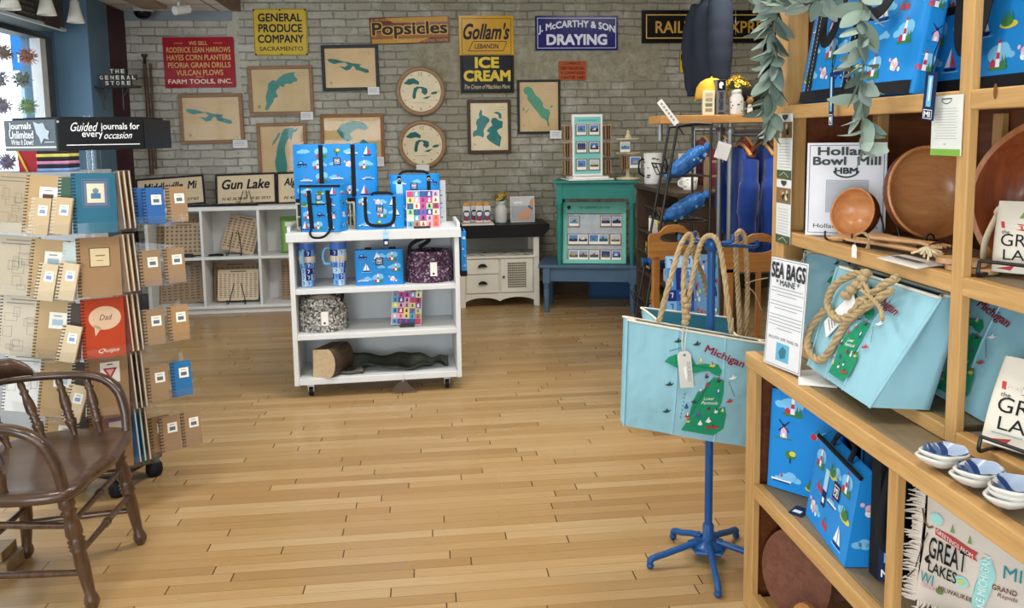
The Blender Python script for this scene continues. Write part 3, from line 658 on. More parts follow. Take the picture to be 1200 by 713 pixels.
def logo(mb, fr, x, y, s, l=.002):
    mb.rect(fr, x - s / 2, y - s / 2, x + s / 2, y + s / 2, C('14204a', .5), l); mb.ring(fr, x - s * .34, y - s * .34, x + s * .34, y + s * .34, s * .05, PW, l * 1.4)
    mb.text(fr, 'MI', x, y + s * .04, PW, w=s * .4, h=s * .3, bold=.04, lift=l * 1.4); mb.poly(fr, [(x - s * .2, y - s * .24), (x + s * .2, y - s * .24), (x, y - s * .14)], PW, l * 1.4)
def strap(mb, fr, pts, wd, m=None, l=.003, t=.002): # a webbing strap laid on a surface
    P = spline([(x, y, 0) for x, y in pts], 24 if len(pts) == 2 else 10)
    L = []; Rr = []
    for i, p in enumerate(P):
        d = (P[min(i + 1, len(P) - 1)] - P[max(i - 1, 0)]).normalized(); nx, ny = -d.y * wd / 2, d.x * wd / 2
        L.append((p.x + nx, p.y + ny)); Rr.append((p.x - nx, p.y - ny))
    n = len(L); vs = [fr(x, y, q) for q in (l, l - t) for T in (L, Rr) for x, y in T]
    fs = [f for i in range(n - 1) for f in ((n + i, n + i + 1, i + 1, i), (2 * n + i, 2 * n + i + 1, 3 * n + i + 1, 3 * n + i), (i, i + 1, 2 * n + i + 1, 2 * n + i), (n + i, 3 * n + i, 3 * n + i + 1, n + i + 1))]
    mb.add(vs, fs, m or BLKW)
def world_of(o): return Matrix.LocRotScale(o.location, o.rotation_euler, None)

# ------------------------------------------------------------------ low white bookcase on the brick wall
CF, CB = 7.33, 7.665; cx0, cx1 = -2.475, -1.03; dv = (-1.995, -1.505)
o = thing('cube_bookcase', 'low white cubby bookcase of six cells along the brick wall', 'bookcase', ((cx0 + cx1) / 2, (CF + CB) / 2, 0)); ox, oy = o.location.x, o.location.y
L_ = lambda x: x - ox
def bx(name, x0, y0, z0, x1, y1, z1, m=M_white, b=.003): return MB().box(x0 - ox, y0 - oy, z0, x1 - ox, y1 - oy, z1, m).build(name, o, bevel=b)
bx('top', cx0, CF, .925, cx1, CB, .962); bx('shelf', cx0 + .03, CF + .002, .49, cx1 - .03, CB, .515); bx('bottom', cx0 + .03, CF + .002, .05, cx1 - .03, CB, .075); bx('plinth', cx0 + .03, CF + .03, 0, cx1 - .03, CB, .05)
for x in (cx0, cx1 - .03): bx('side_panel', x, CF, 0, x + .03, CB, .925)
for x in dv:
    for z0, z1 in ((.075, .49), (.515, .925)): bx('divider', x - .012, CF + .003, z0, x + .012, CB, z1)
bx('back_panel', cx0 + .03, CB - .006, .05, cx1 - .03, CB, .925)
TAN = mat('pale_plywood', 'bda588', .6, var=.06, vs=9); TAN2 = mat('grey_plywood', 'a48c70', .6, var=.08); TICK = C('6d5a48')
def easel(x, y, z, wd, hh, label, tilt=14, yaw=0):
    o = thing('wire_easel', label, 'easel', (x, y, z), yaw=yaw)
    t = math.tan(R_(tilt)); mb = MB()
    for s in (-1, 1):
        mb.tube(spline([(s * wd * .5, -.035, .025), (s * wd * .52, -.045, .01), (s * wd * .5, -.04, .004), (s * wd * .48, .01, .012), (s * wd * .2, hh * t * .8 + .01, hh * .8)]), .0035, M_iron, 6)
        q = [(s * wd * .5 + .012 * math.cos(a) * s, -.036, .026 + .012 * math.sin(a)) for a in [k * .8 for k in range(9)]]; mb.tube(q, .0026, M_iron, 5)
    mb.tube([(-wd * .48, .01, .012), (wd * .48, .01, .012)], .003, M_iron, 6); mb.build('front_frame', o)
    MB().tube([(0, hh * t * .8 + .012, hh * .8), (0, hh * .55, .004)], .0035, M_iron, 6).build('rear_leg', o)
    return o
def engraved(x, y, z, w, h, label, rows, cols, m=TAN, tilt=-12, yaw=0, roll=0, name='engraved_wood_board', cat='board', title=True):
    o = thing(name, label, cat, (x, y, z), yaw=yaw, tilt=tilt, roll=roll)
    mb = MB(); f = front(0); mb.prism(f, rrect(-w / 2, 0, w / 2, h, .015), .012, m)
    r = random.Random(int(x * 977))
    for j in range(rows):
        for i in range(cols):
            px = -w * .42 + w * .84 * i / (cols - 1); py = h * .1 + h * .74 * j / (rows - 1); mb.rect(f, px - w * .3 / cols, py, px + w * r.uniform(.12, .34) / cols, py + h * .28 / rows, TICK)
            if rows < 12: mb.rect(f, px - w * .2 / cols, py + h * .36 / rows, px + w * .2 / cols, py + h * .46 / rows, TICK)
    if title: mb.rect(f, -w * .2, h * .92, w * .2, h * .95, TICK)
    tag(mb.build('board', o), None, None) if False else mb.build('board', o, bevel=.002)
    return o
engraved(-2.3, 7.52, .517, .42, .37, 'tan engraved board at the back of the upper end cell by the journals', 9, 10, TAN2)
engraved(-2.185, 7.43, .527, .33, .29, 'tan engraved calendar board in front in the upper end cell', 7, 8)
MB_e = MB(); 
o = thing('board_holder', 'short black holder under the calendar board', 'holder', (-2.17, 7.4, .516)); MB().box(-.09, -.05, 0, .09, .03, .012, M_iron).box(-.09, -.052, .012, .09, -.045, .035, M_iron).build('cradle', o)
engraved(-1.73, 7.45, .54, .30, .34, 'tan engraved board tilted on an easel in the upper middle cell', 11, 7, tilt=-20, roll=12, yaw=-8)
easel(-1.74, 7.42, .516, .12, .25, 'black wire easel in the upper middle cell', tilt=20)
o = thing('folded_dark_strap', 'small dark folded strap lying in the upper middle cell', 'strap', (-1.9, 7.4, .516)); MB().tube(spline([(-.06, 0, .008), (0, -.02, .012), (.06, 0, .008), (.02, .03, .01), (-.05, .02, .008)]), .009, BLKW, 6).build('loop', o)
o = thing('board_game_box', 'green boxed item standing in the upper cell behind the cart', 'box', (-1.17, 7.5, .517), tilt=-8, yaw=12)
mb = MB(); f = front(-.02); mb.box(-.17, -.02, 0, .17, .02, .33, C('5f8a45')); mb.rect(f, -.15, .02, .15, .29, C('7fa458')); mb.disc(f, -.05, .17, .06, C('b65a3d')); mb.disc(f, .06, .1, .05, C('e4d9b5')); mb.rect(f, -.13, .24, .05, .28, C('e9e4d2'), .001); mb.build('box', o, bevel=.002)
engraved(-2.22, 7.5, .077, .42, .38, 'grey-tan engraved board in the lower end cell by the journals', 12, 8, TAN2, roll=-3)
engraved(-1.78, 7.53, .077, .38, .36, 'grey-tan board at the back of the lower middle cell', 12, 8, TAN2)
engraved(-1.735, 7.44, .1, .36, .28, 'pale engraved board on an easel in the lower middle cell', 13, 9, mat('light_plywood', 'd8c4a8', .6))
easel(-1.74, 7.415, .076, .15, .22, 'black scrolled wire easel in the lower middle cell')
engraved(-1.22, 7.53, .077, .30, .36, 'grey-tan board at the back of the lower cell behind the cart', 12, 7, TAN2)
engraved(-1.14, 7.43, .077, .22, .27, 'small pale engraved board in the lower cell behind the cart', 11, 6, mat('light_plywood_b', 'd2bea2', .6))
# name signs on the bookcase
def name_sign(x0, y0, x1, y1, text, sub, label, Y, yaw=0, roll=0, tilt=-10):
    c = at((x0 + x1) / 2, y1, Y=Y); k = 950 / Y; w, h = (x1 - x0) / k, (y1 - y0) / k
    z = .963; o = thing('lettered_wood_sign', label, 'sign', (c.x, Y + .05, z), yaw=yaw, tilt=tilt, roll=roll)
    mb = MB(); t = .016; f = front(0)
    for q in ((-w / 2, 0, w / 2, t), (-w / 2, h - t, w / 2, h), (-w / 2, t, -w / 2 + t, h - t), (w / 2 - t, t, w / 2, h - t)): mb.box(q[0], -.008, q[1], q[2], .012, q[3], M_black)
    mb.build('frame', o, bevel=.002)
    mb = MB(); mb.slab(front(0), -w / 2 + t, t, w / 2 - t, h - t, .008, C('d9c6a6', .6, var=.04)); mb.rect(f, -w * .25, h * .38, w * .25, h * .39, C('b59c77')); mb.build('face', o)
    mb = Letters(o); mb.text(f, text, 0, h * .66, INK, w=w * .78, h=h * .3, bold=.03, shear=.25); mb.text(f, sub, 0, h * .2, INK, w=w * .8, h=h * .09, shear=.3, bold=.015)
name_sign(163, 206, 236, 240, 'Middleville, Mi', "N 42 42'47  W 85 27'43", 'black framed Middleville name sign on the bookcase', 7.44, yaw=8, roll=-3)
name_sign(253, 195, 321, 231, 'Gun Lake', "N 42 36'30.49  W 85 30'53", 'black framed Gun Lake name sign on the bookcase', 7.46, roll=-1)
name_sign(325, 194, 402, 231, 'Algonquin Lake', "N 42 40'12  W 85 20'41", 'black framed Algonquin name sign partly behind the blue backpack', 7.46, roll=-1)
for x, l in ((-2.24, 'under the Middleville sign'), (-1.63, 'under the Gun Lake sign')):
    easel(x, 7.455, .962, .12, .16, 'small wire easel ' + l)
p = at(258, 240, Y=7.4); o = thing('flat_framed_sign', 'black framed sign lying flat on the bookcase top', 'sign', (p.x, 7.372, .963), yaw=1)
mb = MB(); mb.box(-.33, -.034, 0, .33, .034, .02, M_black); mb.rect(top(.021), -.31, -.024, .31, .024, C('cbb892')); 
for i in range(8): mb.rect(top(.022), -.27 + .07 * i, -.02, -.23 + .07 * i, .02, INK)
mb.build('panel', o, bevel=.002)

# ------------------------------------------------------------------ white cabinet
WF = 7.2; wx0, wx1 = .262, .985
o = thing('white_cabinet', 'small white painted cabinet with cane door under a black top', 'cabinet', ((wx0 + wx1) / 2, WF + .2, 0)); ox, oy = o.location.x, o.location.y
MWC = mat('ivory_cabinet_paint', 'd6d2c4', .5, var=.04); MDK = C('2a2724', .45)
for x in (wx0, wx1 - .05):
    for y in (WF, WF + .39): bx('post', x, y - 0, 0, x + .05, y + .05, .635, MWC, .004)
bx('carcass', wx0 + .05, WF + .012, .12, wx1 - .05, WF + .42, .45, MWC); bx('shelf', wx0 + .02, WF - .015, .45, wx1 - .02, WF + .42, .47, MWC); bx('back_panel', wx0 + .05, WF + .41, .47, wx1 - .05, WF + .43, .635, C('8f8b80'))
mb = MB(); f = FR((-ox + wx0 + .05, WF - oy + .004, 0), (1, 0, 0), (0, 0, 1)); n = wx1 - wx0 - .1
mb.prism(f, [(0, .125)] + [(n * i / 24, .055 + .035 * abs(math.sin(math.pi * 2 * i / 24)) ** .7 * (1 if 1 else 0)) for i in range(25)] + [(n, .125)], .018, MWC); mb.build('apron', o)
mid = wx0 + .05 + n * .5
for z0, z1 in ((.31, .44), (.135, .3)):
    dd = bx('drawer', wx0 + .06, WF - .006, z0, mid - .01, WF + .012, z1, MWC, .004)
    mb = MB(); xc = (wx0 + .06 + mid - .01) / 2 - ox; zc = (z0 + z1) / 2
    mb.lathe([(0, 0), (.02, 0), (.036, .012), (.04, .03)], C('1c1a19', .35), 14, c=(xc, WF - .006 - oy, zc), axis='y', a0=0, a1=math.pi, sy=.9); 
    mb.add([(xc + .042 * math.cos(R_(a)), WF - .03 - oy - .0 * a, zc + .032 * math.sin(R_(a))) for a in range(0, 181, 15)], [tuple(range(13))], C('1c1a19', .35)); mb.build('handle', dd)
dd = bx('door', mid + .01, WF - .006, .135, wx1 - .06, WF + .012, .44, MWC, .004)
xa, xb = mid + .07 - ox, wx1 - .12 - ox; mb = MB(); fr = front(WF - .008 - oy); mb.rect(fr, xa, .175, xb, .41, C('cfc7b4'))
for i in range(9):
    for j in range(11):
        x, z = xa + (xb - xa) * (i + .5) / 9, .175 + .235 * (j + .5) / 11; mb.disc(fr, x, z, .0085, C('413b36'), lift=.001, seg=7); 
        if i < 8 and j < 10: mb.disc(fr, x + (xb - xa) / 18, z + .0107, .0035, C('6b6258'), lift=.001, seg=5)
mb.build('cane_panel', dd)
MB().lathe([(0, -.018), (.009, -.018), (.011, -.01), (.006, 0)], C('1c1a19', .35), 12, c=(mid + .035 - ox, WF - .006 - oy, .28), axis='y').build('knob', dd)
mb = MB(); r = random.Random(4); ft = FR((-ox, -oy, .4705), (1, 0, 0), (0, 1, 0))
for k in range(16): mb.disc(ft, r.uniform(wx0 + .08, wx1 - .08), r.uniform(WF + .02, WF + .3), r.uniform(.015, .04), C(r.choice(['7d4a4a', '4a4744', '8c7a62', '5a6a55'])), r.uniform(.01, .025), seg=8)
mb.build('flower_decoupage', o)
o = thing('black_tray_top', 'black wooden tray top with flared rim on the white cabinet', 'tray', (.66, 7.4, .637))
mb = MB(); mb.prism(front(-.22), [(-.33, 0), (.36, 0), (.42, .07), (.42, .115), (-.39, .115), (-.39, .07)], .44, C('131214', .4)); mb.build('tray', o, bevel=.004)
TZ = .753
p = at(560, 270, Y=7.3); o = thing('magazine_pile_tray', 'pale tray of leaflets beside the bottle packs', 'tray', (.42, 7.3, TZ)); MB().box(-.15, -.12, 0, .16, .09, .012, C('dcd9d2')).build('tray', o, bevel=.002); MB().box(-.12, -.1, .012, .12, .06, .018, C('b7a58f')).build('leaflet', o); 
for i, (px, py) in enumerate(((547, 266), (556, 263), (562, 266), (569, 263), (571, 266))):
    p = at(px, py, Y=7.27 + .05 * (i % 2)); o = thing('clear_snack_pack', 'clear pack with yellow top, %s of five on the cabinet tray' % ('first from the cart', 'second from the cart', 'middle one', 'fourth from the cart', 'last before the flower jar')[i], 'pack', (p.x, p.y, TZ + .019), group=None)
    mb = MB(); mb.box(-.032, -.018, 0, .032, .018, .15, C('d5d8dc', .25)); fr = front(-.019); mb.rect(fr, -.03, .02, .03, .1, C('3e5d8a')); mb.disc(fr, 0, .08, .022, C('e8e4dc'), lift=.001); mb.disc(fr, .0, .035, .02, C('a33a3e'), lift=.001); mb.rect(fr, -.02, .095, .02, .11, C('22262e'), .0014); mb.build('pack', o, bevel=.004)
    MB().ball((0, 0, .162), (.03, .017, .02), C('c99a4a')).build('top', o)
def flower_jar(x, y, z, label, h, jar, seed, spread=.07, n=26):
    o = thing('flower_jar', label, 'flower jar', (x, y, z)); R = h * .28
    mb = MB(); mb.lathe([(0, 0), (R * .9, 0), (R, h * .05), (R, h * .66), (R * .72, h * .8), (R * .72, h * .85), (R * .76, h * .86), (R * .76, h), (R * .66, h), (R * .66, h * .8), (0, h * .8)], jar, 24); mb.build('jar', o)
    r = random.Random(seed)
    if n > 30:
        mb = MB()
        for k in range(9): a = r.uniform(3.3, 6.1); zz = h * r.uniform(.12, .6); mb.ball((R * math.cos(a), R * math.sin(a), zz), (.005, .005, .005), C('5b4436'), 6, 4)
        mb.build('dots', o)
    mb = MB(); mg = C('5c6b3a')
    for k in range(n): mb.tube([(0, 0, h * .9), (r.uniform(-1, 1) * spread * .8, r.uniform(-1, 1) * spread * .8, h + spread * r.uniform(.2, .9))], .0025, mg, 5)
    mb.build('stems', o)
    mb = MB(); my = mat('yellow_petals_%d' % seed, 'd8b236', .6, var=.2, vs=30); mc = C('7a5a24')
    for k in range(n):
        a = r.uniform(0, 6.283); q = math.sqrt(r.random()); c = V((spread * q * math.cos(a), spread * q * math.sin(a), h + spread * (.35 + .75 * (1 - q * q) + r.uniform(-.1, .1)))); s = spread * .3
        nrm = (c - V((0, 0, h * .8))).normalized(); u = nrm.cross(V((0, 0, 1)) if abs(nrm.z) < .9 else V((1, 0, 0))).normalized(); v = nrm.cross(u); fr = FR(c, u, v)
        for b in range(7):
            t = b * .8976; ct, st = math.cos(t), math.sin(t)
            mb.add([c, fr(s * (.5 * ct - .25 * st), s * (.5 * st + .25 * ct), s * .12), fr(s * ct, s * st, s * .05), fr(s * (.5 * ct + .25 * st), s * (.5 * st - .25 * ct), s * .12)], [(0, 3, 2, 1)], my)
        mb.ball(c + nrm * s * .1, s * .26, mc, 6, 4)
    mb.build('flowers', o)
    return o
p = at(587, 263, Y=7.36); flower_jar(p.x, 7.36, TZ, 'white jar with yellow flowers on the black tray top', .2, C('cfd0cc', .3), 5, .075, 22)
p = at(613, 263, Y=7.36); o = thing('photo_board', 'photo print of a wrist with a bracelet standing on the cabinet', 'picture', (p.x, 7.38, TZ), tilt=-5)
mb = MB(); f = front(0); w2, h2 = .112, .235; mb.slab(f, -w2, 0, w2, h2, .01, C('e4e4e2')); mb.rect(f, -w2 + .006, .006, w2 - .006, h2 - .006, C('a9aeb2')); mb.rect(f, -w2 + .006, .15, w2 - .006, h2 - .006, C('c6c9cb'), .0008)
sk = C('c99a7c'); mb.poly(f, [(.112 - .006, .225), (.075, .2), (.06, .15), (.03, .12), (-.02, .09), (-.05, .045), (-.03, .03), (-.02, .02), (.0, .015), (.02, .02), (.05, .02), (.075, .05), (.09, .1), (.106, .14)], sk, .0012); mb.poly(f, [(.045, .14), (.06, .155), (.1, .125), (.092, .108)], C('3f6fa0'), .0018); mb.rect(f, -.08, .17, .0, .19, C('e8eaec'), .0012); mb.build('print', o)
# ------------------------------------------------------------------ blue bench with the teal table and its displays
lf, rf = at(641, 366, Z=0), at(744, 371, Z=0); byaw = -14; bw = .744
o = thing('blue_bench', 'low slate blue bench holding the teal table', 'bench', lf, yaw=byaw); MBB = mat('slate_blue_paint', '48627a', .5, var=.08); BZ = .425
MB().box(-.07, -.04, BZ - .028, bw + .07, .46, BZ, MBB).build('top', o, bevel=.005)
mb = MB(); 
for q in ((0.03, -.01, bw - .03, .012), (.03, .4, bw - .03, .422), (-.01, .03, .012, .39), (bw - .012, .03, bw + .01, .39)): mb.box(q[0], q[1], BZ - .15, q[2], q[3], BZ - .029, MBB)
mb.build('apron', o, bevel=.003)
for x in (0, bw):
    for y in (0, .41): MB().box(x - .03, y - .03, .26, x + .03, y + .03, BZ - .029, MBB).lathe([(.018, 0), (.02, .02), (.027, .2), (.022, .215), (.03, .225), (.022, .24), (.03, .26)], MBB, 16, c=(x, y, 0)).build('leg', o)
BM = world_of(o)
# under-bench blue chest glimpsed behind the legs
q = BM @ V((.55, .62, 0)); o = thing('dark_blue_chest', 'dark blue chest standing behind the blue bench', 'chest', q, yaw=byaw); MB().box(-.22, 0, 0, .22, .12, .36, C('1f3f63')).build('box', o, bevel=.004); MB().slab(front(-.002), -.19, .03, .19, .33, .004, C('27507c')).build('panel', o, bevel=.003)
la, ra = at(656, 310.5, Z=BZ), at(741, 319, Z=BZ); tyaw = -14; tw = .62
o = thing('teal_table', 'small teal table with turned legs standing on the blue bench', 'table', la, yaw=tyaw); MTE = mat('teal_paint', '2a7b72', .5, var=.08)
TTZ = 1.155 - BZ
mb = MB(); mb.box(-.05, -.05, TTZ - .022, tw + .05, .36, TTZ, MTE); mb.build('top', o, bevel=.005)
mb = MB()
for q in ((0.02, -.018, tw - .02, .008), (.02, .29, tw - .02, .315), (-.018, .02, .008, .28), (tw - .008, .02, tw + .018, .28)): mb.box(q[0], q[1], TTZ - .155, q[2], q[3], TTZ - .023, MTE)
mb.build('apron', o, bevel=.003)
for x in (0, tw):
    for y in (0, .3): MB().box(x - .026, y - .026, TTZ - .19, x + .026, y + .026, TTZ - .023, MTE).lathe([(.014, 0), (.017, .01), (.02, .06), (.027, .3), (.027, .4), (.018, .45), (.026, .465), (.018, .48), (.03, .5), (.028, TTZ - .19)], MTE, 16, c=(x, y, 0)).build('leg', o)
TM = world_of(o)
def mini_card(M, x, z, lift, label, seed, s=.045, name='photo_magnet'):
    r = random.Random(seed); q = M @ V((x, -lift, z)); o = thing(name, label, 'magnet', q); o.rotation_euler = M.to_euler()
    mb = MB(); f = front(0); mb.box(-s, 0, -s, s, .006, s, C('8a6d4e')); mb.build('wood_back', o)
    mb = MB(); mb.slab(front(-.002), -s * .84, -s * .86, s * .84, s * .84, .003, M_paper); f = front(-.0022)
    sky = r.choice(['4a76c0', '8fa9c4', 'b9c3ca', '5b83c8', 'a0b6d6', '34457a']); ld = r.choice(['32506e', '4b5d48', '2d3340', '6b5a45', '5e86a8']); ac = r.choice(['8a4038', 'd8d4cc', '202124', 'c8a24a', '3e6a52'])
    mb.rect(f, -s * .74, -s * .4, s * .74, s * .74, C(sky)); mb.rect(f, -s * .74, -s * .4, s * .74, s * r.uniform(-.1, .2), C(ld), .0009); mb.poly(f, [(-s * .5, -s * .1), (s * .3, -s * .1), (s * r.uniform(-.2, .3), s * r.uniform(.2, .6))], C(ac), .0012); mb.build('photo', o)
# slanted display under the table
o = thing('slanted_photo_display', 'slanted teal frame display of photo magnets under the teal table', 'display', TM @ V((.02, .06, .002)), yaw=tyaw, tilt=-16); LT = mat('light_teal_paint', '74bfae', .5)
dw, dh = tw - .07, .545
mb = MB(); t = .035
for q in ((0, 0, dw, t), (0, dh - .1, dw, dh), (0, t, t, dh - .1), (dw - t, t, dw, dh - .1)): mb.box(q[0], -.012, q[1], q[2], .03, q[3], LT)
mb.build('frame', o, bevel=.003); MB().box(t, .01, t, dw - t, .024, dh - .1, mat('galvanised_sheet', '878d92', .4, metal=.5, var=.12, vs=14)).build('metal_sheet', o)
mb = MB(); mb.text(front(-.013), 'my captured journey', dw * .5, dh - .05, C('24504a'), w=dw * .5, h=.035, shear=.4, lift=.001); mb.build('lettering', o); MB().cyl((.05, -.013, dh - .05), (.05, -.03, dh - .05), .016, BLK).build('knob', o)
M = world_of(o); ordn = ('first', 'second', 'third', 'fourth', 'fifth')
for j, (z, xs) in enumerate(((.375, (.13, .72, .92)), (.215, (.12, .3, .5, .68, .9)), (.075, (.13, .31, .51, .72, .92)))):
    for i, x in enumerate(xs): mini_card(M, t + (dw - 2 * t) * x * .98, z, .003, 'photo magnet, %s from the bench end, %s row of the slanted display' % (ordn[i], ('top', 'middle', 'bottom')[j]), j * 9 + i + 3, .05)
# white and teal spinner with cards on the table
q = at(688, 205, Y=6.95); o = thing('card_spinner', 'white and teal spinner of photo magnets on the teal table', 'display rack', (q.x, q.y, 1.157), yaw=4); sw, sh = .135, .53
MB().box(-.2, -.15, 0, .2, .15, .012, M_paper).box(-.16, -.12, .012, .16, .12, .03, M_paper).build('base', o, bevel=.003)
mb = MB(); mb.box(-sw, -.02, .032, sw, .02, .032 + sh, M_paper); mb.build('panel', o, bevel=.003)
mb = MB(); mb.slab(front(-.021), -sw + .018, .05, sw - .018, .01 + sh, .001, mat('pale_teal_board', '7cc7c4', .5)); mb.text(front(-.021), 'my captured journey', 0, sh - .02, C('2a5d5a'), w=.17, h=.02, shear=.4, lift=.001); mb.rect(front(-.021), -sw + .02, sh - .05, sw - .02, sh - .046, M_paper); mb.build('face', o)
mb = MB(); mp = wood('peg_wood', 'b69a74', 'cdb38b', 'x')
for z in (.2, .33, .46):
    for s in (-1, 1): mb.tube([(s * sw, 0, z), (s * (sw + .09), 0, z + .01)], .006, mp, 6)
mb.build('side_peg', o) if False else None
for z in (.2, .33, .46):
    for s in (-1, 1): MB().tube([(s * sw, 0, z), (s * (sw + .09), 0, z + .01)], .006, mp, 6).build('peg', o)
M = world_of(o)
for j, z in enumerate((.43, .28, .13)):
    for i, x in enumerate((-.057, .057)): mini_card(M, x, z, .03, 'photo magnet on the spinner face, %s row, %s column' % (('top', 'middle', 'bottom')[j], ('window-side', 'shelf-side')[i]), 40 + j * 2 + i, .05)
    for s in (-1, 1):
        for k in range(3):
            q = M @ V((s * (sw + .025 + .022 * k), 0, z - .02)); c = thing('hanging_wood_tag', 'wooden tag hung edge-on, %s peg, %s side of the card spinner' % (('top', 'middle', 'lowest')[j], ('window', 'shelf')[s > 0]), 'tag', q, group='edge-on wooden tags %d %d' % (j, s))
            MB().box(-.005, -.045, -.065, .005, .045, .055, C(('8d6f52', '7a5d45', '9a7c5c')[k])).build('tag_blank', c)
# turned wooden carousel beside it
q = at(736, 207, Y=6.83); o = thing('wooden_carousel', 'small turned wooden carousel rack on the teal table', 'display rack', (q.x, q.y, 1.157)); mp = mat('pale_turned_wood', 'cfc19d', .5)
MB().lathe([(0, 0), (.1, 0), (.1, .015), (.02, .025), (.016, .1), (.016, .34), (.03, .36), (.022, .37), (.012, .4), (.018, .41), (0, .425)], mp, 20).build('post', o)
for z in (.22, .34): MB().lathe([(.016, z), (.1, z), (.105, z + .006), (.1, z + .012), (.016, z + .012)], mp, 20).build('disc', o)
M = world_of(o)
mini_card(M, -.05, .28, .1, 'upper photo magnet hanging on the wooden carousel', 71, .05); mini_card(M, .035, .15, .105, 'lower photo magnet hanging on the wooden carousel', 75, .055)
for k in range(3):
    q = M @ V((-.07 + .02 * k, -.04, .15)); c = thing('hanging_wood_tag', 'wooden tag hung edge-on on the wooden carousel', 'tag', q, group='wooden tags on the carousel'); MB().box(-.004, -.035, -.06, .004, .035, .05, C(('8d6f52', '7a5d45', '9a7c5c')[k])).build('tag_blank', c)
# ------------------------------------------------------------------ dark bookshelf standing end-on, with mugs and boxes
DKW = wood('dark_brown_wood', '37281d', '52402f', 'y', rough=.55); BX0, BX1, BY0, BY1, BH = 1.70, 2.12, 5.36, 6.5, 1.14
o = thing('dark_bookshelf', 'dark brown open bookshelf end-on behind the wire rack', 'bookshelf', ((BX0 + BX1) / 2, (BY0 + BY1) / 2, 0)); ox, oy = o.location.x, o.location.y
bx('top', BX0 - .02, BY0 - .02, BH - .03, BX1, BY1, BH, DKW)
for y in (BY0, BY1 - .03): bx('side_panel', BX0, y, 0, BX1, y + .03, BH - .03, DKW)
for z in (.08, .42, .76): bx('shelf', BX0 + .005, BY0 + .03, z, BX1 - .02, BY1 - .03, z + .025, DKW)
bx('back_panel', BX1 - .02, BY0 + .03, 0, BX1, BY1 - .03, BH - .03, DKW)
def mug(x, y, z, label, r, h, col, name='printed_mug', handles=1, seed=1, cat='mug', prnt='1f2328'):
    o = thing(name, label, cat, (x, y, z)); mc = C(col, .3)
    MB().lathe([(0, 0), (r * .86, 0), (r * .9, .01), (r, h), (r * .94, h), (r * .84, .02), (0, .02)], mc, 24).build('cup', o)
    mb = MB(); rr = random.Random(seed)
    for k in range(16):
        a = rr.uniform(3.2, 6.2); zz = rr.uniform(.12, .88) * h; R = r * (.905 + .1 * zz / h) + .0012; u = V((-math.sin(a), math.cos(a), 0)); f = FR((R * math.cos(a), R * math.sin(a), zz), u, (0, 0, 1)); s = rr.uniform(.1, .22) * r
        mb.rect(f, -s, -s * .3, s, s * .3, C(rr.choice([prnt, prnt, '5b7d3a'])), .001)
    mb.build('print', o)
    for s in range(handles):
        q = 1 if s else -1
        MB().tube(spline([(q * r * .95, 0, h * .8), (q * r * 1.45, 0, h * .75), (q * r * 1.5, 0, h * .4), (q * r * .9, 0, h * .25)]), r * .1, mc if handles == 1 else BLK, 8).build('handle', o)
    return o
q = at(765, 216, X=1.80); mug(1.80, q.y, BH + .001, 'large white printed tumbler on the far end of the dark bookshelf', .075, .25, 'dcdcd6', handles=2, seed=3)
mug(1.98, 6.05, BH + .001, 'second white printed tumbler behind the wire rack', .07, .25, 'd8d8d3', handles=2, seed=8)
mug(1.86, 5.62, BH + .001, 'plain white mug near the end of the dark bookshelf', .055, .09, 'dedcd5', seed=5, prnt='c9c7c0')
o = thing('small_wooden_rack', 'small pale wooden rack on the dark bookshelf beside the white card', 'rack', (2.0, 5.46, BH)); mp = wood('pale_rack_wood', '8d6c4c', 'a98a66', 'z')
for x in (-.075, .065): MB().box(x, -.03, 0, x + .012, .06, .24, mp).build('side', o)
for z in (.0, .1, .2): MB().box(-.063, -.03, z, .065, .06, z + .012, mp).build('shelf', o)
def box_item(x, y, z, w, d, h, col, label, name='gift_box', yaw=0, draw=None, cat='box'):
    o = thing(name, label, cat, (x, y, z), yaw=yaw); mb = MB(); mb.box(-d / 2, -w / 2, 0, d / 2, w / 2, h, C(col))
    f = FR((-d / 2 - .001, 0, 0), (0, -1, 0), (0, 0, 1))
    if draw: draw(mb, f, w, h)
    mb.build('box', o, bevel=.002); return o
def dM(mb, f, w, h):
    mb.rect(f, -w * .4, h * .15, w * .4, h * .7, C('1b2340')); mb.text(f, 'M', 0, h * .42, C('e0c229'), w=w * .6, h=h * .36, bold=.06, lift=.002)
box_item(1.80, 6.0, .786, .16, .1, .2, '6b523c', 'brown box with a yellow letter on navy, in the dark bookshelf', draw=dM, name='team_gift_box')
def dS(mb, f, w, h):
    for k in range(5): mb.rect(f, -w * .42, h * (.1 + .17 * k), w * .42, h * (.2 + .17 * k), C(('c8a83a', '2a2b30', 'b8b3a6')[k % 3]))
    mb.text(f, 'M', 0, h * .85, C('e0c229'), w=w * .5, h=h * .16, bold=.05, lift=.002)
box_item(1.79, 6.3, .446, .16, .1, .25, '1d1d1f', 'black and gold striped tall box low in the dark bookshelf', draw=dS, name='striped_gift_box')
box_item(1.80, 5.75, .446, .22, .12, .16, 'cfccc4', 'pale box on the middle shelf of the dark bookshelf', draw=lambda mb, f, w, h: mb.rect(f, -w * .3, h * .3, w * .1, h * .6, C('6d7f8c')))
box_item(1.80, 6.15, .106, .2, .12, .2, '55642f', 'olive patterned box on the lowest bookshelf shelf', draw=lambda mb, f, w, h: [mb.disc(f, w * (.3 * math.cos(k)), h * (.5 + .3 * math.sin(k)), .03, C('a08a3c')) for k in range(5)])
o = thing('folded_card', 'folded white card leaning out of the dark bookshelf', 'card', (1.73, 6.12, .787), yaw=20); MB().box(-.002, -.07, 0, .002, .05, .12, M_paper).box(-.05, -.07, .0, -.002, -.066, .1, M_paper).build('card', o)

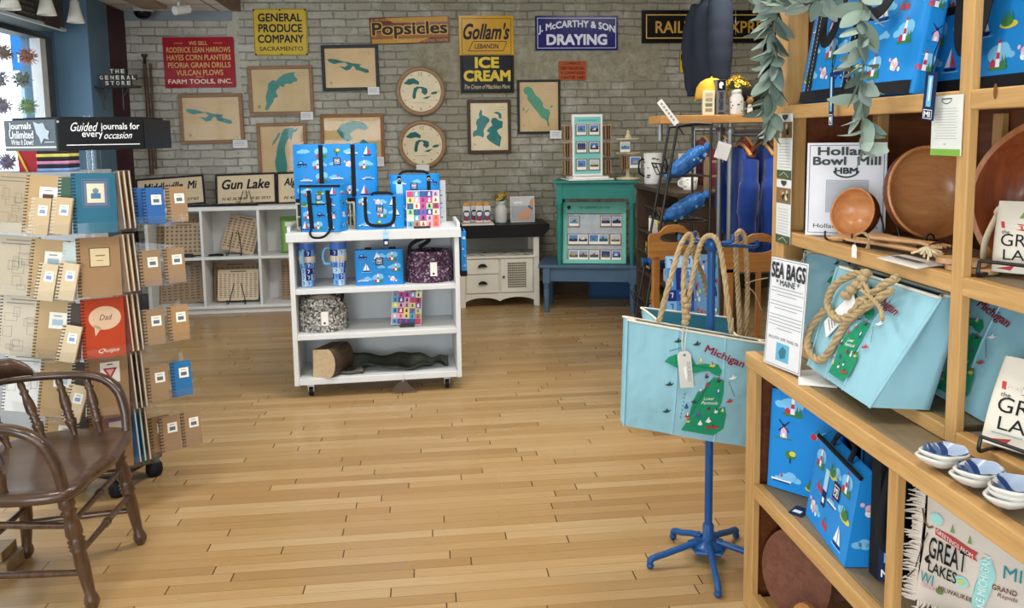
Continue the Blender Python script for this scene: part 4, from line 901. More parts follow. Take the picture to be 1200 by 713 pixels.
# ------------------------------------------------------------------ clothes rack with a plank top, garments and a hoodie
PY0 = 5.0; o = thing('pipe_clothes_rack', 'steel pipe clothes rack with a thick pine plank on top', 'clothes rack', (2.1, PY0, 0)); PINE = wood('pine_plank', 'a0713f', 'c39557', 'x', rough=.5)
MB().box(-.675, -.13, 1.605, .9, .15, 1.655, PINE).build('plank', o, bevel=.004)
PIPE = mat('grey_pipe', '8c8f90', .4, metal=.7)
for x, y in ((-.215, -.08), (.86, -.08), (-.215, .1), (.86, .1)): MB().cyl((x, y, 0), (x, y, 1.604), .017, PIPE, seg=12).lathe([(.028, 1.54), (.028, 1.575), (.018, 1.58)], PIPE, 12, c=(x, y, 0)).build('upright', o)
MB().cyl((-.21, .0, 1.535), (.87, .0, 1.535), .016, PIPE, seg=12).build('rail', o)
MB().cyl((-.64, .0, 1.50), (-.64, .0, 1.604), .016, PIPE, seg=12).build('stub_pipe', o)
WHG = wood('hanger_wood', '9b6a38', 'ba8a50', 'y')
def garment(x, y, z, label, col, w=.5, h=.62, th=.075, group=None, yaw=0, name='hanging_sweatshirt', cat='sweatshirt', seed=1):
    o = thing(name, label, cat, (x, y, z), yaw=yaw, group=group); m = mat('cloth_%s_%d' % (col, seed), col, .85, var=.1, vs=5, sheen=.2)
    MB().tube(spline([(0, 0, -.02), (0, 0, .02), (0, .018, .035), (0, .0, .05), (0, -.015, .035)]), .003, M_iron, 6).build('hook', o)
    MB().tube(spline([(0, -w * .42, -.1), (0, -w * .2, -.05), (0, 0, -.025), (0, w * .2, -.05), (0, w * .42, -.1)]), .012, WHG, 8).build('hanger', o)
    r = random.Random(seed); ph = [r.uniform(0, 6) for _ in range(4)]
    def f(u, v):
        a = u * 2 * math.pi; top_ = 1 - v
        hw = w * .5 * (.42 + .58 * min(1, v * 4) ** .6) if v < .25 else w * .5 * (1 - .04 * (v - .25))
        yy = math.cos(a) * hw; zz = -.045 - v * h - (abs(yy) / (w * .5)) ** 2 * .07 * (1 - v)
        tt = th * (.35 + .65 * min(1, v * 3)) * (1 + .22 * math.sin(yy * 38 + ph[0]) + .12 * math.sin(yy * 70 + ph[1] + v * 3))
        xx = math.copysign(abs(math.sin(a)) ** .6, math.sin(a)) * tt * .5 + .02 * math.sin(v * 5 + ph[2])
        return (xx, yy, zz)
    mb = MB(); mb.grid(f, 40, 16, m, cu=True); mb.add([f(i / 40, 1) for i in range(40)], [tuple(range(40))], m); mb.build('body', o)
    for s in (-1, 1):
        mb = MB(); mb.tube(spline([(0, s * w * .40, -.13), (-.02, s * w * .50, -.28), (-.03, s * w * .49, -.45), (-.02, s * w * .46, -h * .93)]), [.05] * 6 + [.062] * 7 + [.052] * 4 + [.04] * 2, m, 12); mb.build('sleeve', o)
    return o
# tubes need one radius per point
BLUEC = '14367f'
for i, (x, l, z_) in enumerate(((1.985, 'royal blue sweatshirt hanging next to the rack upright', .66), (2.13, 'royal blue sweatshirt in the middle of the rail', .70), (2.28, 'royal blue sweatshirt close behind the leaflet post', .64), (2.43, 'royal blue sweatshirt farthest along the rail', .64))):
    garment(x, PY0, 1.50, l, (BLUEC, '173b88', '123074', '17367c')[i], .40, z_, .1, 'sweatshirts on the pipe rack', seed=i + 1)
o = thing('back_clothes_rail', 'chrome clothes rail behind the dark bookshelf', 'clothes rail', (2.6, 6.4, 0))
for x in (-.45, .45): MB().cyl((x, 0, .03), (x, 0, 1.57), .014, M_steel, seg=10).box(x - .02, -.2, 0, x + .02, .2, .03, M_steel).build('upright', o)
MB().cyl((-.45, 0, 1.57), (.45, 0, 1.57), .014, M_steel, seg=10).build('rail', o)
for i, (c, l) in enumerate((('6d2330', 'maroon sweatshirt on the back rail'), ('8a8784', 'grey sweatshirt on the back rail'), ('9b2f2c', 'red sweatshirt on the back rail'), ('3d4f63', 'slate sweatshirt on the back rail'), ('5c2d52', 'plum sweatshirt on the back rail'))):
    garment(2.23 + .17 * i, 6.4, 1.535, l, c, .42, .6, .1, 'sweatshirts on the back rail', seed=20 + i)
# hoodie hung high
def hoodie(x, y, ztop, label, col, show=True):
    o = thing('hanging_hoodie', label, 'hoodie', (x, y, ztop)); m = mat('hoodie_' + col, col, .95, var=.08, vs=4, spec=.15)
    zc = 3.3 - ztop
    MB().tube([(0, 0, zc), (0, 0, .03)], .0035, M_iron, 6).tube(spline([(0, -.2, -.1), (0, 0, .02), (0, .2, -.1)]), .011, BLK, 8).build('hanger', o)
    prof = [(.055, .02), (.075, -.04), (.11, -.1), (.128, -.2), (.128, -.45), (.124, -.62), (.11, -.66), (.1, -.66), (.1, -.6)]
    def f(u, v):
        k = v * (len(prof) - 1); i = min(int(k), len(prof) - 2); t = k - i; r = prof[i][0] * (1 - t) + prof[i + 1][0] * t; z = prof[i][1] * (1 - t) + prof[i + 1][1] * t; a = u * 2 * math.pi
        wv = 1 + .05 * math.sin(a * 5 + z * 9) * min(1, -z * 3 if z < 0 else 0)
        return (r * math.cos(a) * wv, r * math.sin(a) * 1.6 * wv, z)
    MB().grid(f, 36, 24, m, cu=True).build('body', o)
    for s in (-1, 1):
        P = spline([(-.01, s * .19, -.06), (-.035, s * .26, -.2), (-.045, s * .275, -.42), (-.03, s * .26, -.68)]); n = len(P)
        MB().tube(P, [.075 + .02 * math.sin(i / n * 3.1) - .025 * (i / n) + .004 * math.sin(i * 2.1) for i in range(n)], m, 14).build('sleeve', o)
    MB().grid(lambda u, v: (-.05 + .1 * math.cos(u * 6.283) * (1 - .3 * v), .12 * math.sin(u * 6.283) * (1 - .25 * v), .02 + .1 * v + .03 * math.cos(u * 6.283)), 20, 6, m, cu=True).build('hood', o)
    if show:
        f = FR((.117, -.17, -.22), V((.75, .62, 0)), (0, 0, 1)); mb = MB(); wm = C('d8dade'); g = FR((.108, -.125, -.2), V((.42, .91, 0)), (0, 0, 1))
        mb.text(g, 'MI', .03, .0, wm, w=.07, h=.03, bold=.05, lift=.012); mb.poly(g, [(.0, .08), (.012, .08), (.05, .03), (.035, .03)], wm, .012); mb.poly(g, [(.02, -.03), (.07, -.08), (.05, -.08), (.0, -.03)], wm, .012); mb.rect(g, 0, .022, .07, .028, wm, .012); mb.build('chest_print', o)
q = at(835, 0, Y=5.6); hoodie(2.0, 5.6, 2.5, 'navy hoodie hanging high in front of the railway sign', '2b313c')
hoodie(2.68, 5.75, 2.42, 'black hoodie hanging behind the leaf garland', '0b0c0e', False)
# things on the plank
def cap(x, y, z, label, col, yaw=0, r=.1):
    o = thing('baseball_cap', label, 'cap', (x, y, z), yaw=yaw); m = mat('cap_' + col, col, .85, var=.12, vs=9)
    mb = MB(); mb.lathe([(r, 0), (r * 1.01, r * .3), (r * .93, r * .75), (r * .68, r * 1.12), (r * .35, r * 1.3), (0, r * 1.36)], m, 24, sy=1.12); mb.build('crown', o, solid=.003)
    mb = MB(); mb.grid(lambda u, v: (r * .8 * math.sin((u - .5) * 2.6) * (1 + .1 * v), -r * 1.05 * math.cos((u - .5) * 2.6) - v * r * .8 * math.cos((u - .5) * 2.2), .004 - v * v * .012 - .02 * (2 * u - 1) ** 2 + .02), 14, 5, m); mb.build('brim', o, solid=.003)
    MB().ball((0, 0, r * 1.37), r * .08, m, 8, 5).build('button', o)
PZ = 1.656
o = thing('cap_stand', 'short pale stand holding the yellow cap on the plank', 'stand', (1.80, 5.03, PZ)); MB().lathe([(.05, 0), (.05, .01), (.012, .02), (.012, .08), (.07, .1), (.02, .105)], mat('cork', 'b69b6d', .8), 16).build('stand', o)
cap(1.80, 5.03, PZ + .1, 'mustard yellow cap on a stand behind the grey box', 'c99f3a', 180)
o = thing('cream_photo_block', 'cream block with small pictures at the plank end', 'block', (1.745, 4.93, PZ), yaw=-10)
mb = MB(); mb.box(-.035, -.02, 0, .035, .03, .15, C('d8cdb0')); f = front(-.021)
for j in range(4): mb.rect(f, -.022, .02 + .032 * j, .02, .04 + .032 * j, C(('8f8465', '6d7a64', 'a3946b', 'c2b28c')[j]))
mb.build('block', o, bevel=.002)
o = thing('grey_slim_box', 'slim grey box with a helmet emblem, standing on the plank', 'box', (1.815, 4.92, PZ), yaw=4)
mb = MB(); f = front(-.021); mb.box(-.028, -.02, 0, .028, .04, .215, C('6f7275', .45)); mb.rect(f, -.026, .15, .026, .213, C('15171a')); mb.poly(f, [(-.014, .165), (.004, .16), (.002, .18), (.014, .182), (.01, .198), (-.006, .203), (-.016, .19)], PW, .001)
mb.text(FR((0, -.021, .085), (0, 0, 1), (-1, 0, 0)), 'SPARTANS', 0, 0, C('26282b'), w=.11, h=.028, bold=.03); mb.rect(f, -.02, .005, .02, .016, C('2a2c2f')); mb.build('box', o, bevel=.0015)
flower_jar(1.925, 4.93, PZ, 'white mason jar of yellow daisies on the plank', .155, C('dfddd6', .35), 11, .075, 34)
o = thing('cap_block', 'dark block under the crumpled black cap', 'block', (2.10, 5.04, PZ)); MB().box(-.05, -.05, 0, .05, .05, .09, C('2b2723')).build('block', o, bevel=.003)
cap(2.10, 5.04, PZ + .09, 'crumpled black cap beside the jar of daisies', '24231f', 60)
o = thing('bear_figurine', 'small brown and white figurine beside the mason jar', 'figurine', (2.0, 4.9, PZ)); mb = MB(); mb.lathe([(0, 0), (.016, 0), (.018, .02), (.012, .06), (0, .065)], C('c9c3b6'), 12); mb.ball((0, 0, .085), (.022, .02, .024), C('8d6b3f')); mb.build('body', o)
MB().ball((-.012, -.004, .106), .008, C('8d6b3f'), 8, 5).ball((.012, -.004, .106), .008, C('8d6b3f'), 8, 5).build('ears', o)

# ------------------------------------------------------------------ black wire rack of blue bundles
o = thing('wire_display_rack', 'tall black wire display rack leaning back, holding blue bundles', 'display rack', (1.42, 4.65, 0)); T_ = lambda x, y, z: (x - 1.42, y - 4.65, z)
for y, s in ((4.82, 1.02), (4.5, .985)):
    MB().tube([T_(1.16 * s, y, .01), T_(1.435 * s, y, 1.585)], .008, M_iron, 8).build('leaning_rail', o)
    MB().tube([T_(1.61, y, .01), T_(1.61, y, 1.595)], .008, M_iron, 8).build('upright', o)
MB().tube(spline([T_(1.435 * .985, 4.5, 1.585), T_(1.5, 4.5, 1.6), T_(1.61, 4.5, 1.595)], 4), .008, M_iron, 8).tube([T_(1.46, 4.82, 1.585), T_(1.61, 4.82, 1.595)], .008, M_iron, 8).tube([T_(1.61, 4.82, 1.595), T_(1.61, 4.5, 1.595)], .008, M_iron, 8).build('top_bar', o)
LV = (.32, .52, .78, 1.04, 1.3)
for z in LV:
    xa = 1.16 + .275 * z / 1.585; mb = MB()
    for y in (4.5, 4.58, 4.66, 4.74, 4.82): mb.tube([T_(xa - .03, y, z + .07), T_(xa, y, z), T_(1.61, y, z)], .004, M_iron, 5)
    for x in (xa, (xa + 1.61) / 2, 1.6): mb.tube([T_(x, 4.5, z), T_(x, 4.82, z)], .004, M_iron, 5)
    mb.tube([T_(xa - .03, 4.5, z + .07), T_(xa - .03, 4.82, z + .07)], .004, M_iron, 5); mb.build('wire_shelf', o)
def bundle(x, y, z, label, yaw, pitch, L=.26, r=.055, c='2a66ad', seed=1):
    o = thing('blue_bundle', label, 'bundle', (x, y, z), yaw=yaw, roll=pitch, group=None); m = mat('crinkled_blue_%d' % seed, c, .35, var=.45, vs=22, bump=.9, bs=30, bd=.015)
    rr = random.Random(seed)
    MB().grid(lambda u, v: ((v - .5) * L, r * (1 - abs(2 * v - 1) ** 5 * .55) * math.cos(u * 6.283) * (1 + .06 * math.sin(u * 25 + v * 20)), r * (1 - abs(2 * v - 1) ** 5 * .55) * math.sin(u * 6.283) * (1 + .06 * math.sin(u * 19 + v * 31))), 28, 18, m, cu=True).build('wrap', o)
    mb = MB(); 
    for k in range(22):
        a = rr.uniform(3, 6.4); v = rr.uniform(-.4, .4); u_ = V((0, -math.sin(a), math.cos(a))); n_ = V((0, math.cos(a), math.sin(a))); f = FR(n_ * (r + .002) + V((v * L, 0, 0)), (1, 0, 0), u_); 
        mb.disc(f, 0, 0, rr.uniform(.006, .014), C(rr.choice(['9cc6e8', 'd6e4ee', '173a72', '5f9fd8'])), lift=.001 if f(0, 0, 1)[2] * 1 > -9 else .001, seg=7)
    mb.build('printed_spots', o)
    for s in (-1, 1): MB().tube([(s * L * .5, 0, 0), (s * (L * .5 + .03), 0, 0)], [.018, .03], m, 10).build('gathered_end', o)
for i, (px, py, yw, pt, l) in enumerate(((806, 190, -10, -38, 'blue bundle highest on the black wire rack'), (803, 243, -5, -30, 'blue bundle second from the top of the wire rack'), (778, 305, 0, -4, 'blue bundle on the middle wire shelf'), (778, 365, 0, 0, 'blue-green bundle on a low wire shelf'))):
    p = at(px, py, Y=4.6); bundle(p.x, p.y, p.z, l, yw, pt, .25 if i < 2 else .2, .05, ('2a5f9c', '265890', '1f4474', '3f7d98')[i], i + 1)
p = at(783, 132, Y=4.6); o = thing('white_strip_sign', 'white strip sign slanting above the wire rack', 'sign', p, roll=52); mb = MB(); mb.slab(F0, -.085, -.018, .085, .018, .003, M_paper)
for k in range(6): mb.rect(F0, -.07 + .023 * k, -.006, -.055 + .023 * k, .006, C('9a9a98'))
mb.build('strip', o); MB().tube([(.08, .004, 0), (.16, .02, .0)], .004, M_iron, 6).build('stem', o)
p = at(847, 177, Y=4.7); o = thing('white_price_sign', 'small white card tied beside the rack upright', 'card', p, roll=18); MB().slab(F0, -.042, -.05, .042, .05, .002, M_paper).build('card', o); MB().tube([(0, 0, .05), (.06, .2, .1)], .0012, C('c9c4b8'), 4).build('string', o)
# oak chairs behind the hanging totes
OAK = wood('honey_oak', '8e5a26', 'b27d3e', 'x', rough=.4, coat=.25); OAKZ = wood('honey_oak_legs', '8e5a26', 'b0793a', 'z', rough=.4, coat=.25)
def oak_chair(x, y, label, yaw, w=.40):
    o = thing('oak_chair', label, 'chair', (x, y, 0), yaw=yaw)
    out = [(-w / 2, .84), (w / 2, .84), (w / 2, .96)] + arc(w / 2 - .05, .98, .05, 0, 90, 5) + [(0, 1.04)] + arc(-w / 2 + .05, .98, .05, 90, 180, 5) + [(-w / 2, .96)]
    f = front(0); hole = arc(0, .965, .085, 0, 360, 20, .03)[:-1]; mb = MB(); n = len(out)
    # panel with an oval hand hole: strips from hole to outline
    m_ = 40; ins = [(.085 * math.cos(2 * math.pi * k / m_), .965 + .03 * math.sin(2 * math.pi * k / m_)) for k in range(m_)]; outp = []
    for k in range(m_):
        a = 2 * math.pi * k / m_; dx, dz = math.cos(a), math.sin(a); tx = (w / 2) / abs(dx) if abs(dx) > 1e-6 else 9; tz = ((1.035 - .05 * abs(math.cos(a)) ** 4 - .965) / dz if dz > 1e-6 else (.84 - .965) / dz if dz < -1e-6 else 9); t = min(tx, tz); outp.append((dx * t, .965 + dz * t))
    vs = [f(*p, 0) for p in ins] + [f(*p, 0) for p in outp] + [f(*p, -.022) for p in ins] + [f(*p, -.022) for p in outp]; fs = []
    for k in range(m_):
        l = (k + 1) % m_; fs += [(k, m_ + k, m_ + l, l), (2 * m_ + k, 2 * m_ + l, 3 * m_ + l, 3 * m_ + k), (k, l, 2 * m_ + l, 2 * m_ + k), (m_ + k, 3 * m_ + k, 3 * m_ + l, m_ + l)]
    mb.add(vs, fs, OAK); mb.build('backrest', o)
    for s in (-1, 1): MB().box(s * (w / 2 - .045) - .02, 0.0, 0, s * (w / 2 - .045) + .02, .03, .86, OAKZ).build('rear_leg', o, bevel=.003)
    for s in (-1, 1): MB().box(s * (w / 2 - .04) - .02, -.38, 0, s * (w / 2 - .04) + .02, -.345, .43, OAKZ).build('front_leg', o, bevel=.003)
    MB().box(-w / 2, -.4, .43, w / 2, -.005, .458, OAK).build('seat', o, bevel=.006)
    MB().box(-.012, .005, .46, .012, .02, .85, OAKZ).build('slat', o)
    return o
oak_chair(1.665, 3.92, 'oak chair with oval hand hole close behind the leaflet post', 0)
oak_chair(1.37, 4.4, 'oak chair with oval hand hole behind the blue pole', 4, .30)
p = at(845, 293, Y=3.8); o = thing('striped_ball', 'small multicoloured ball beside the oak chair hand hole', 'ball', (p.x, 3.72, .459 + .03)); 
mb = MB(); mb.ball((0, 0, 0), .03, C('e7dcd0')); mb.build('ball', o)
tagb = o
# ------------------------------------------------------------------ printed boards on the far oak chair
def printed_panel(x, y, z, w, h, label, yaw, tilt, kind, seed):
    o = thing('printed_board', label, 'board', (x, y, z), yaw=yaw, tilt=tilt); mb = MB(); f = front(0); mb.prism(f, rrect(-w / 2, 0, w / 2, h, .012), .014, C('6fa7de', .4)); r = random.Random(seed)
    if kind == 'grid':
        nx, ny = 3, 7
        for i in range(nx):
            for j in range(ny):
                x0, z0 = -w / 2 + .004 + i * (w - .008) / nx, .004 + j * (h - .008) / ny; mb.rect(f, x0, z0, x0 + (w - .008) / nx, z0 + (h - .008) / ny, C(r.choice(['2d55b0', '7fb8e8', '1d2f7c', 'a8cfee', '4f8fd6']), .4)); mb.line(f, [(x0 + w / nx * .3, z0 + h / ny * .7), (x0 + w / nx * .6, z0 + h / ny * .72), (x0 + w / nx * .5, z0 + h / ny * .3)], .006, C(r.choice(['c9dff2', '24408c'])), .0012)
    else:
        for k in range(46): mb.disc(f, r.uniform(-.45, .45) * w, r.uniform(.04, .96) * h, r.uniform(.004, .009), C(r.choice(['e8eef2', '2c3c7d', 'c5525c', '3c8c6a', 'f0d060'])), ry=r.uniform(.006, .02), lift=.001, seg=7)
    mb.build('board', o)
printed_panel(1.345, 4.18, .46, .155, .43, 'printed board with blue squares on the oak chair', 0, -6, 'grid', 2)
printed_panel(1.49, 4.19, .46, .14, .43, 'pale blue printed board with confetti marks on the oak chair', 0, -6, 'dots', 3)
# ------------------------------------------------------------------ white shelf cart
c0, c1 = at(346, 455, Y=4.83), at(540, 443, Y=4.83); CW = 1.0
o = cart = thing('white_shelf_cart', 'white rolling shelf cart with blue bags, in the middle of the floor', 'shelf cart', (-.322, 4.83, 0), yaw=2.2); ox = oy = 0
CD = .40; hx = CW / 2; MWG = mat('white_cart_paint', 'd9dcdd', .4, var=.03); MWI = mat('pale_cart_inside', 'c3c7c8', .5, var=.03)
def cb(name, *a, m=MWG, b=.003): return MB().box(*a, m).build(name, cart, bevel=b)
for s in (-1, 1): cb('side_panel', *( (-hx, 0, .078, -hx + .028, CD, .945) if s < 0 else (hx - .028, 0, .078, hx, CD, .945)))
cb('top', -hx - .012, -.015, .945, hx + .012, CD + .01, 1.0)
for s in (-1, 1): cb('side_lip', *((-hx - .012, .05, 1.0, -hx + .008, CD + .01, 1.03) if s < 0 else (hx - .008, .05, 1.0, hx + .012, CD + .01, 1.03)))
for z0, z1 in ((.63, .66), (.354, .386), (.08, .118)): cb('shelf', -hx + .028, .004, z0, hx - .028, CD - .012, z1)
cb('back_panel', -hx + .028, CD - .012, .08, hx - .028, CD, .945, m=MWI)
for x in (-hx + .09, hx - .09):
    for y in (.06, CD - .06):
        mb = MB(); mb.cyl((x - .012, y, .03), (x + .012, y, .03), .029, BLK, seg=18); mb.box(x - .02, y - .02, .06, x + .02, y + .02, .078, M_steel); mb.cyl((x - .014, y, .03), (x + .014, y, .03), .012, M_steel, seg=12); mb.box(x - .018, y - .012, .03, x - .014, y + .012, .065, M_steel); mb.box(x + .014, y - .012, .03, x + .018, y + .012, .065, M_steel); mb.build('caster', cart)
CM = world_of(cart)
def cl(px, py, y, z=None):     # local x on the cart of a pixel, at local depth y
    p = at(px, py, Y=4.83 + y); return p.x + .322 - .0, p.z
def on_cart(name, label, cat, x, y, z, yaw=0, **k): return thing(name, label, cat, CM @ V((x, y, z)), yaw=2.2 + yaw, **k)
def hangtag(par_or_top, x, y, z, label=None):
    pass
def tumbler(x, y, z, label, hyaw):
    o = on_cart('handled_tumbler', label, 'tumbler', x, y, z, yaw=hyaw); H_ = .265
    mb = MB(); prof = [(0, 0), (.036, 0), (.038, .004), (.039, .1), (.047, .135), (.05, .15), (.05, H_ - .02), (.049, H_)]; base = C('4d74c8', .35); mb.lathe(prof, base, 28)
    cols = ['1c2f86', '6fa8e0', '9cc8ee', '2f55b4', '141f5c', 'bcdcf2']; r = random.Random(int(x * 100) + 5)
    for j in range(7):
        z0, z1 = .003 + j * .0365, .003 + (j + 1) * .0365
        if z1 > H_ - .01: break
        for i in range(8):
            def rad(zz): return .0388 if zz < .1 else .0388 + (zz - .1) / .05 * .0115 if zz < .15 else .0503
            a0, a1 = i * .785, (i + 1) * .785; band = 4 <= j <= 4
            col = 'd9cfb8' if band else r.choice(cols)
            q = [(rad(zz) + .0006, a, zz) for zz in (z0, z1) for a in (a0, (a0 + a1) / 2, a1)]
            vs = [(R * math.cos(a), R * math.sin(a), zz) for R, a, zz in q]; mb.add(vs, [(0, 1, 4, 3), (1, 2, 5, 4)], C(col, .35), True)
            if not band: f = FR(((rad((z0 + z1) / 2) + .002) * math.cos((a0 + a1) / 2), (rad((z0 + z1) / 2) + .002) * math.sin((a0 + a1) / 2), (z0 + z1) / 2), (-math.sin((a0 + a1) / 2), math.cos((a0 + a1) / 2), 0), (0, 0, 1)); mb.line(f, [(-.006, .01), (.004, .01), (.007, .002), (.001, -.004), (.002, -.011)], .004, C('e3ebf2' if col in ('1c2f86', '141f5c', '2f55b4') else '1f3a8c'), .0008)
    mb.build('body', o)
    MB().lathe([(.05, H_), (.052, H_ + .004), (.052, H_ + .016), (.046, H_ + .02), (0, H_ + .02)], C('8d99a1', .3), 24).build('lid', o)
    MB().tube(spline([(-.048, 0, .225), (-.075, 0, .228), (-.09, 0, .2), (-.09, 0, .155), (-.075, 0, .132), (-.046, 0, .135)]), .008, C('6fb2dd', .4), 10).build('handle', o)
x, z = cl(362.5, 337, .12); tumbler(x, .12, .661, 'handled blue tumbler at the cart side, handle forward', 80)
x, z = cl(399, 337, .12); tumbler(x, .12, .661, 'handled blue tumbler beside the small blue bag on the shelf', 0)
def blue_box_bag(o, w, d, h, seed, cell, trim=True, lid=None, sides=True, bulge=.012, blue=None, bottom=0.0, pmargin=.03):
    """a soft square bag: superellipse walls bulging a little; returns the front frame"""
    blue = blue or BLUE
    def sec(x, n=7): return (1 - min(1, abs(2 * x / w)) ** n) ** (1 / n)
    def wall(u, v):
        a = u * 2 * math.pi; n = 7; c, s = math.cos(a), math.sin(a); k = (abs(c) ** n + abs(s) ** n) ** (-1 / n)
        b = 1 + bulge * 4 * math.sin(math.pi * v)
        return (w / 2 * c * k * (1 + bulge * .5 * math.sin(math.pi * v)), d / 2 * s * k * b, h * v)
    mb = MB(); mb.grid(wall, 56, 10, blue, cu=True); mb.add([wall(i / 56, 1) for i in range(56)], [tuple(range(56))], blue); mb.add([wall(i / 56, 0) for i in range(56)], [tuple(range(55, -1, -1))], blue)
    def ff(x, z, l=0): v = min(1, max(0, z / h)); return V((x, -(d / 2) * sec(x) * (1 + bulge * 4 * math.sin(math.pi * v)) - l, z))
    prints(mb, ff, -w / 2 * .92, bottom + .004, w / 2 * .92, h * .98, cell, seed, .0012)
    if sides and d > .06:
        for s in (-1, 1):
            def fs_(x, z, l=0, s=s): v = min(1, max(0, z / h)); return V((s * (w / 2 * (1 - min(1, abs(2 * x / d)) ** 7) ** (1 / 7) * (1 + bulge * .5 * math.sin(math.pi * v)) + l), s * x, z))
            prints(mb, fs_, -d * .42, bottom + .004, d * .42, h * .97, cell, seed + 5 + s, .0012)
    mb.build('body', o)
    return ff
# wire basket, tall tote on it
x, z = cl(385, 229, .30)
o = on_cart('cream_slat_basket', 'cream slatted basket under the tall blue tote', 'basket', x, .28, 1.001)
mcr = mat('cream_slats', 'd3ccb4', .6); mb = MB()
for i in range(16): xx = -.17 + .34 * i / 15; mb.box(xx - .004, -.09, 0, xx + .004, -.084, .155, mcr)
for z in (.0, .07, .15): mb.box(-.175, -.092, z, .175, -.086, z + .01, mcr)
mb.box(-.175, -.084, 0, .175, .11, .012, mcr); mb.box(-.175, .1, 0, .175, .11, .155, mcr); mb.box(-.175, -.084, 0, -.168, .11, .155, mcr); mb.box(.168, -.084, 0, .175, .11, .155, mcr); mb.build('basket', o)
x, z = cl(397, 229, .27); w_ = 94 / 950 * 5.08
o = on_cart('tall_blue_tote', 'tall blue printed tote standing upright on the cart, black straps', 'tote bag', x, .28, 1.158)
ff = blue_box_bag(o, w_, .13, .355, 21, .098, bottom=.03)
mb = MB()
for xx in (-w_ * .165, w_ * .215): strap(mb, ff, [(xx, .03), (xx, .18), (xx, .35)], .026)
mb.build('strap', o); mb = MB(); strap(mb, ff, [(-w_ * .485, .012), (w_ * .485, .012)], .026, l=.002); mb.build('bottom_band', o); mb = MB(); logo(mb, ff, .012, .25, .045); mb.build('logo_patch', o)
# blue cooler backpack in front
x, z = cl(382, 272, .09)
o = on_cart('blue_cooler_backpack', 'blue printed cooler backpack with black straps at the cart front', 'backpack', x, .075, 1.001, yaw=-16)
ff = blue_box_bag(o, .255, .15, .275, 31, .075)
mb = MB()
for xx in (-.06, .055): strap(mb, ff, [(xx, .245), (xx + .008, .1), (xx + .012, .02)], .026)
mb.build('strap', o)
mb = MB(); strap(mb, ff, [(-.125, .27), (.125, .27)], .014); strap(mb, ff, [(-.12, .005), (-.12, .27)], .01); strap(mb, ff, [(-.045, .165), (.055, .165)], .008); mb.build('piping', o)
mb = MB(); logo(mb, ff, 0, .205, .035); mb.build('logo_patch', o)
mb = MB(); mb.tube(spline([(-.05, -.085, .02), (-.045, -.12, -.005), (-.02, -.135, -.025), (.03, -.135, -.025), (.06, -.12, -.005), (.065, -.085, .03), (.075, -.09, .2)]), .007, BLKW, 8); mb.build('hanging_loop', o)
# small lunch bag with black handles
x, z = cl(447, 272, .1); o = on_cart('blue_lunch_bag', 'small blue bag with a U-shaped black handle on the cart top', 'bag', x, .10, 1.001); ff = blue_box_bag(o, .285, .09, .2, 41, .085)
mb = MB(); strap(mb, ff, [(-.085, .195), (-.083, .07), (-.06, .03), (0, .02), (.06, .03), (.083, .07), (.085, .195)], .02, l=.004); mb.build('handle', o); mb = MB(); logo(mb, ff, 0, .12, .04); mb.build('logo_patch', o)
MB().tube(spline([(-.05, 0, .2), (-.03, 0, .215), (.05, 0, .215), (.08, 0, .2)]), .008, BLKW, 8).build('top_handle', o)
def tagcard(M, x, y, z, label, hh=.1, w=.032, c1='a9d4ee', c2='1a2c5c', yaw=0):
    o = thing('paper_hang_tag', label, 'tag', M @ V((x, y, z)), yaw=math.degrees(M.to_euler().z) + yaw); mb = MB(); f = front(0); mb.slab(f, -w / 2, -hh * .55, w / 2, 0, .002, C(c1)); mb.slab(f, -w / 2, -hh, w / 2, -hh * .55, .002, C(c2)); mb.rect(f, -w * .25, -hh * .9, w * .3, -hh * .72, M_paper); mb.rect(f, -w * .3, -hh * .2, w * .3, -hh * .17, C('6fa3c4')); mb.build('card', o); MB().tube([(0, 0, 0), (0, .004, .03)], .001, BLK, 4).build('string', o); return o
xb, _ = cl(452, 273, 0); tagcard(CM, xb, -.02, 1.0, 'pale and navy hang tag over the cart front edge', .09)
# cooler behind
x, z = cl(487, 255, .28); o = on_cart('blue_cooler_bag', 'blue printed cooler bag behind the mosaic folder', 'cooler bag', x + .01, .27, 1.001); ff = blue_box_bag(o, .31, .17, .315, 51, .085)
mb = MB()
for xx in (-.095, .085): strap(mb, ff, [(xx, .20), (xx, .31)], .022); mb.lathe([(.006, -.003), (.011, -.003), (.011, 0), (.006, 0)], M_steel, 12, c=ff(xx, .285, .006), axis='y')
mb.build('strap', o); MB().tube(spline([(-.095, -.06, .315), (-.06, -.05, .335), (.05, -.05, .335), (.085, -.06, .315)]), .008, BLKW, 8).build('handle', o); mb = MB(); logo(mb, ff, -.005, .245, .042); mb.build('logo_patch', o)
mb = MB(); mb.slab(lambda a, b, l=0: ff(a, b, l), -.115, .2, -.075, .26, .002, C('a9d4ee')) if False else mb.rect(ff, -.115, .2, -.075, .26, C('a9d4ee'), .006); mb.rect(ff, -.113, .145, -.078, .2, C('1a2c5c'), .006); mb.rect(ff, .04, .16, .12, .19, M_paper, .006); mb.build('paper_tag', o)
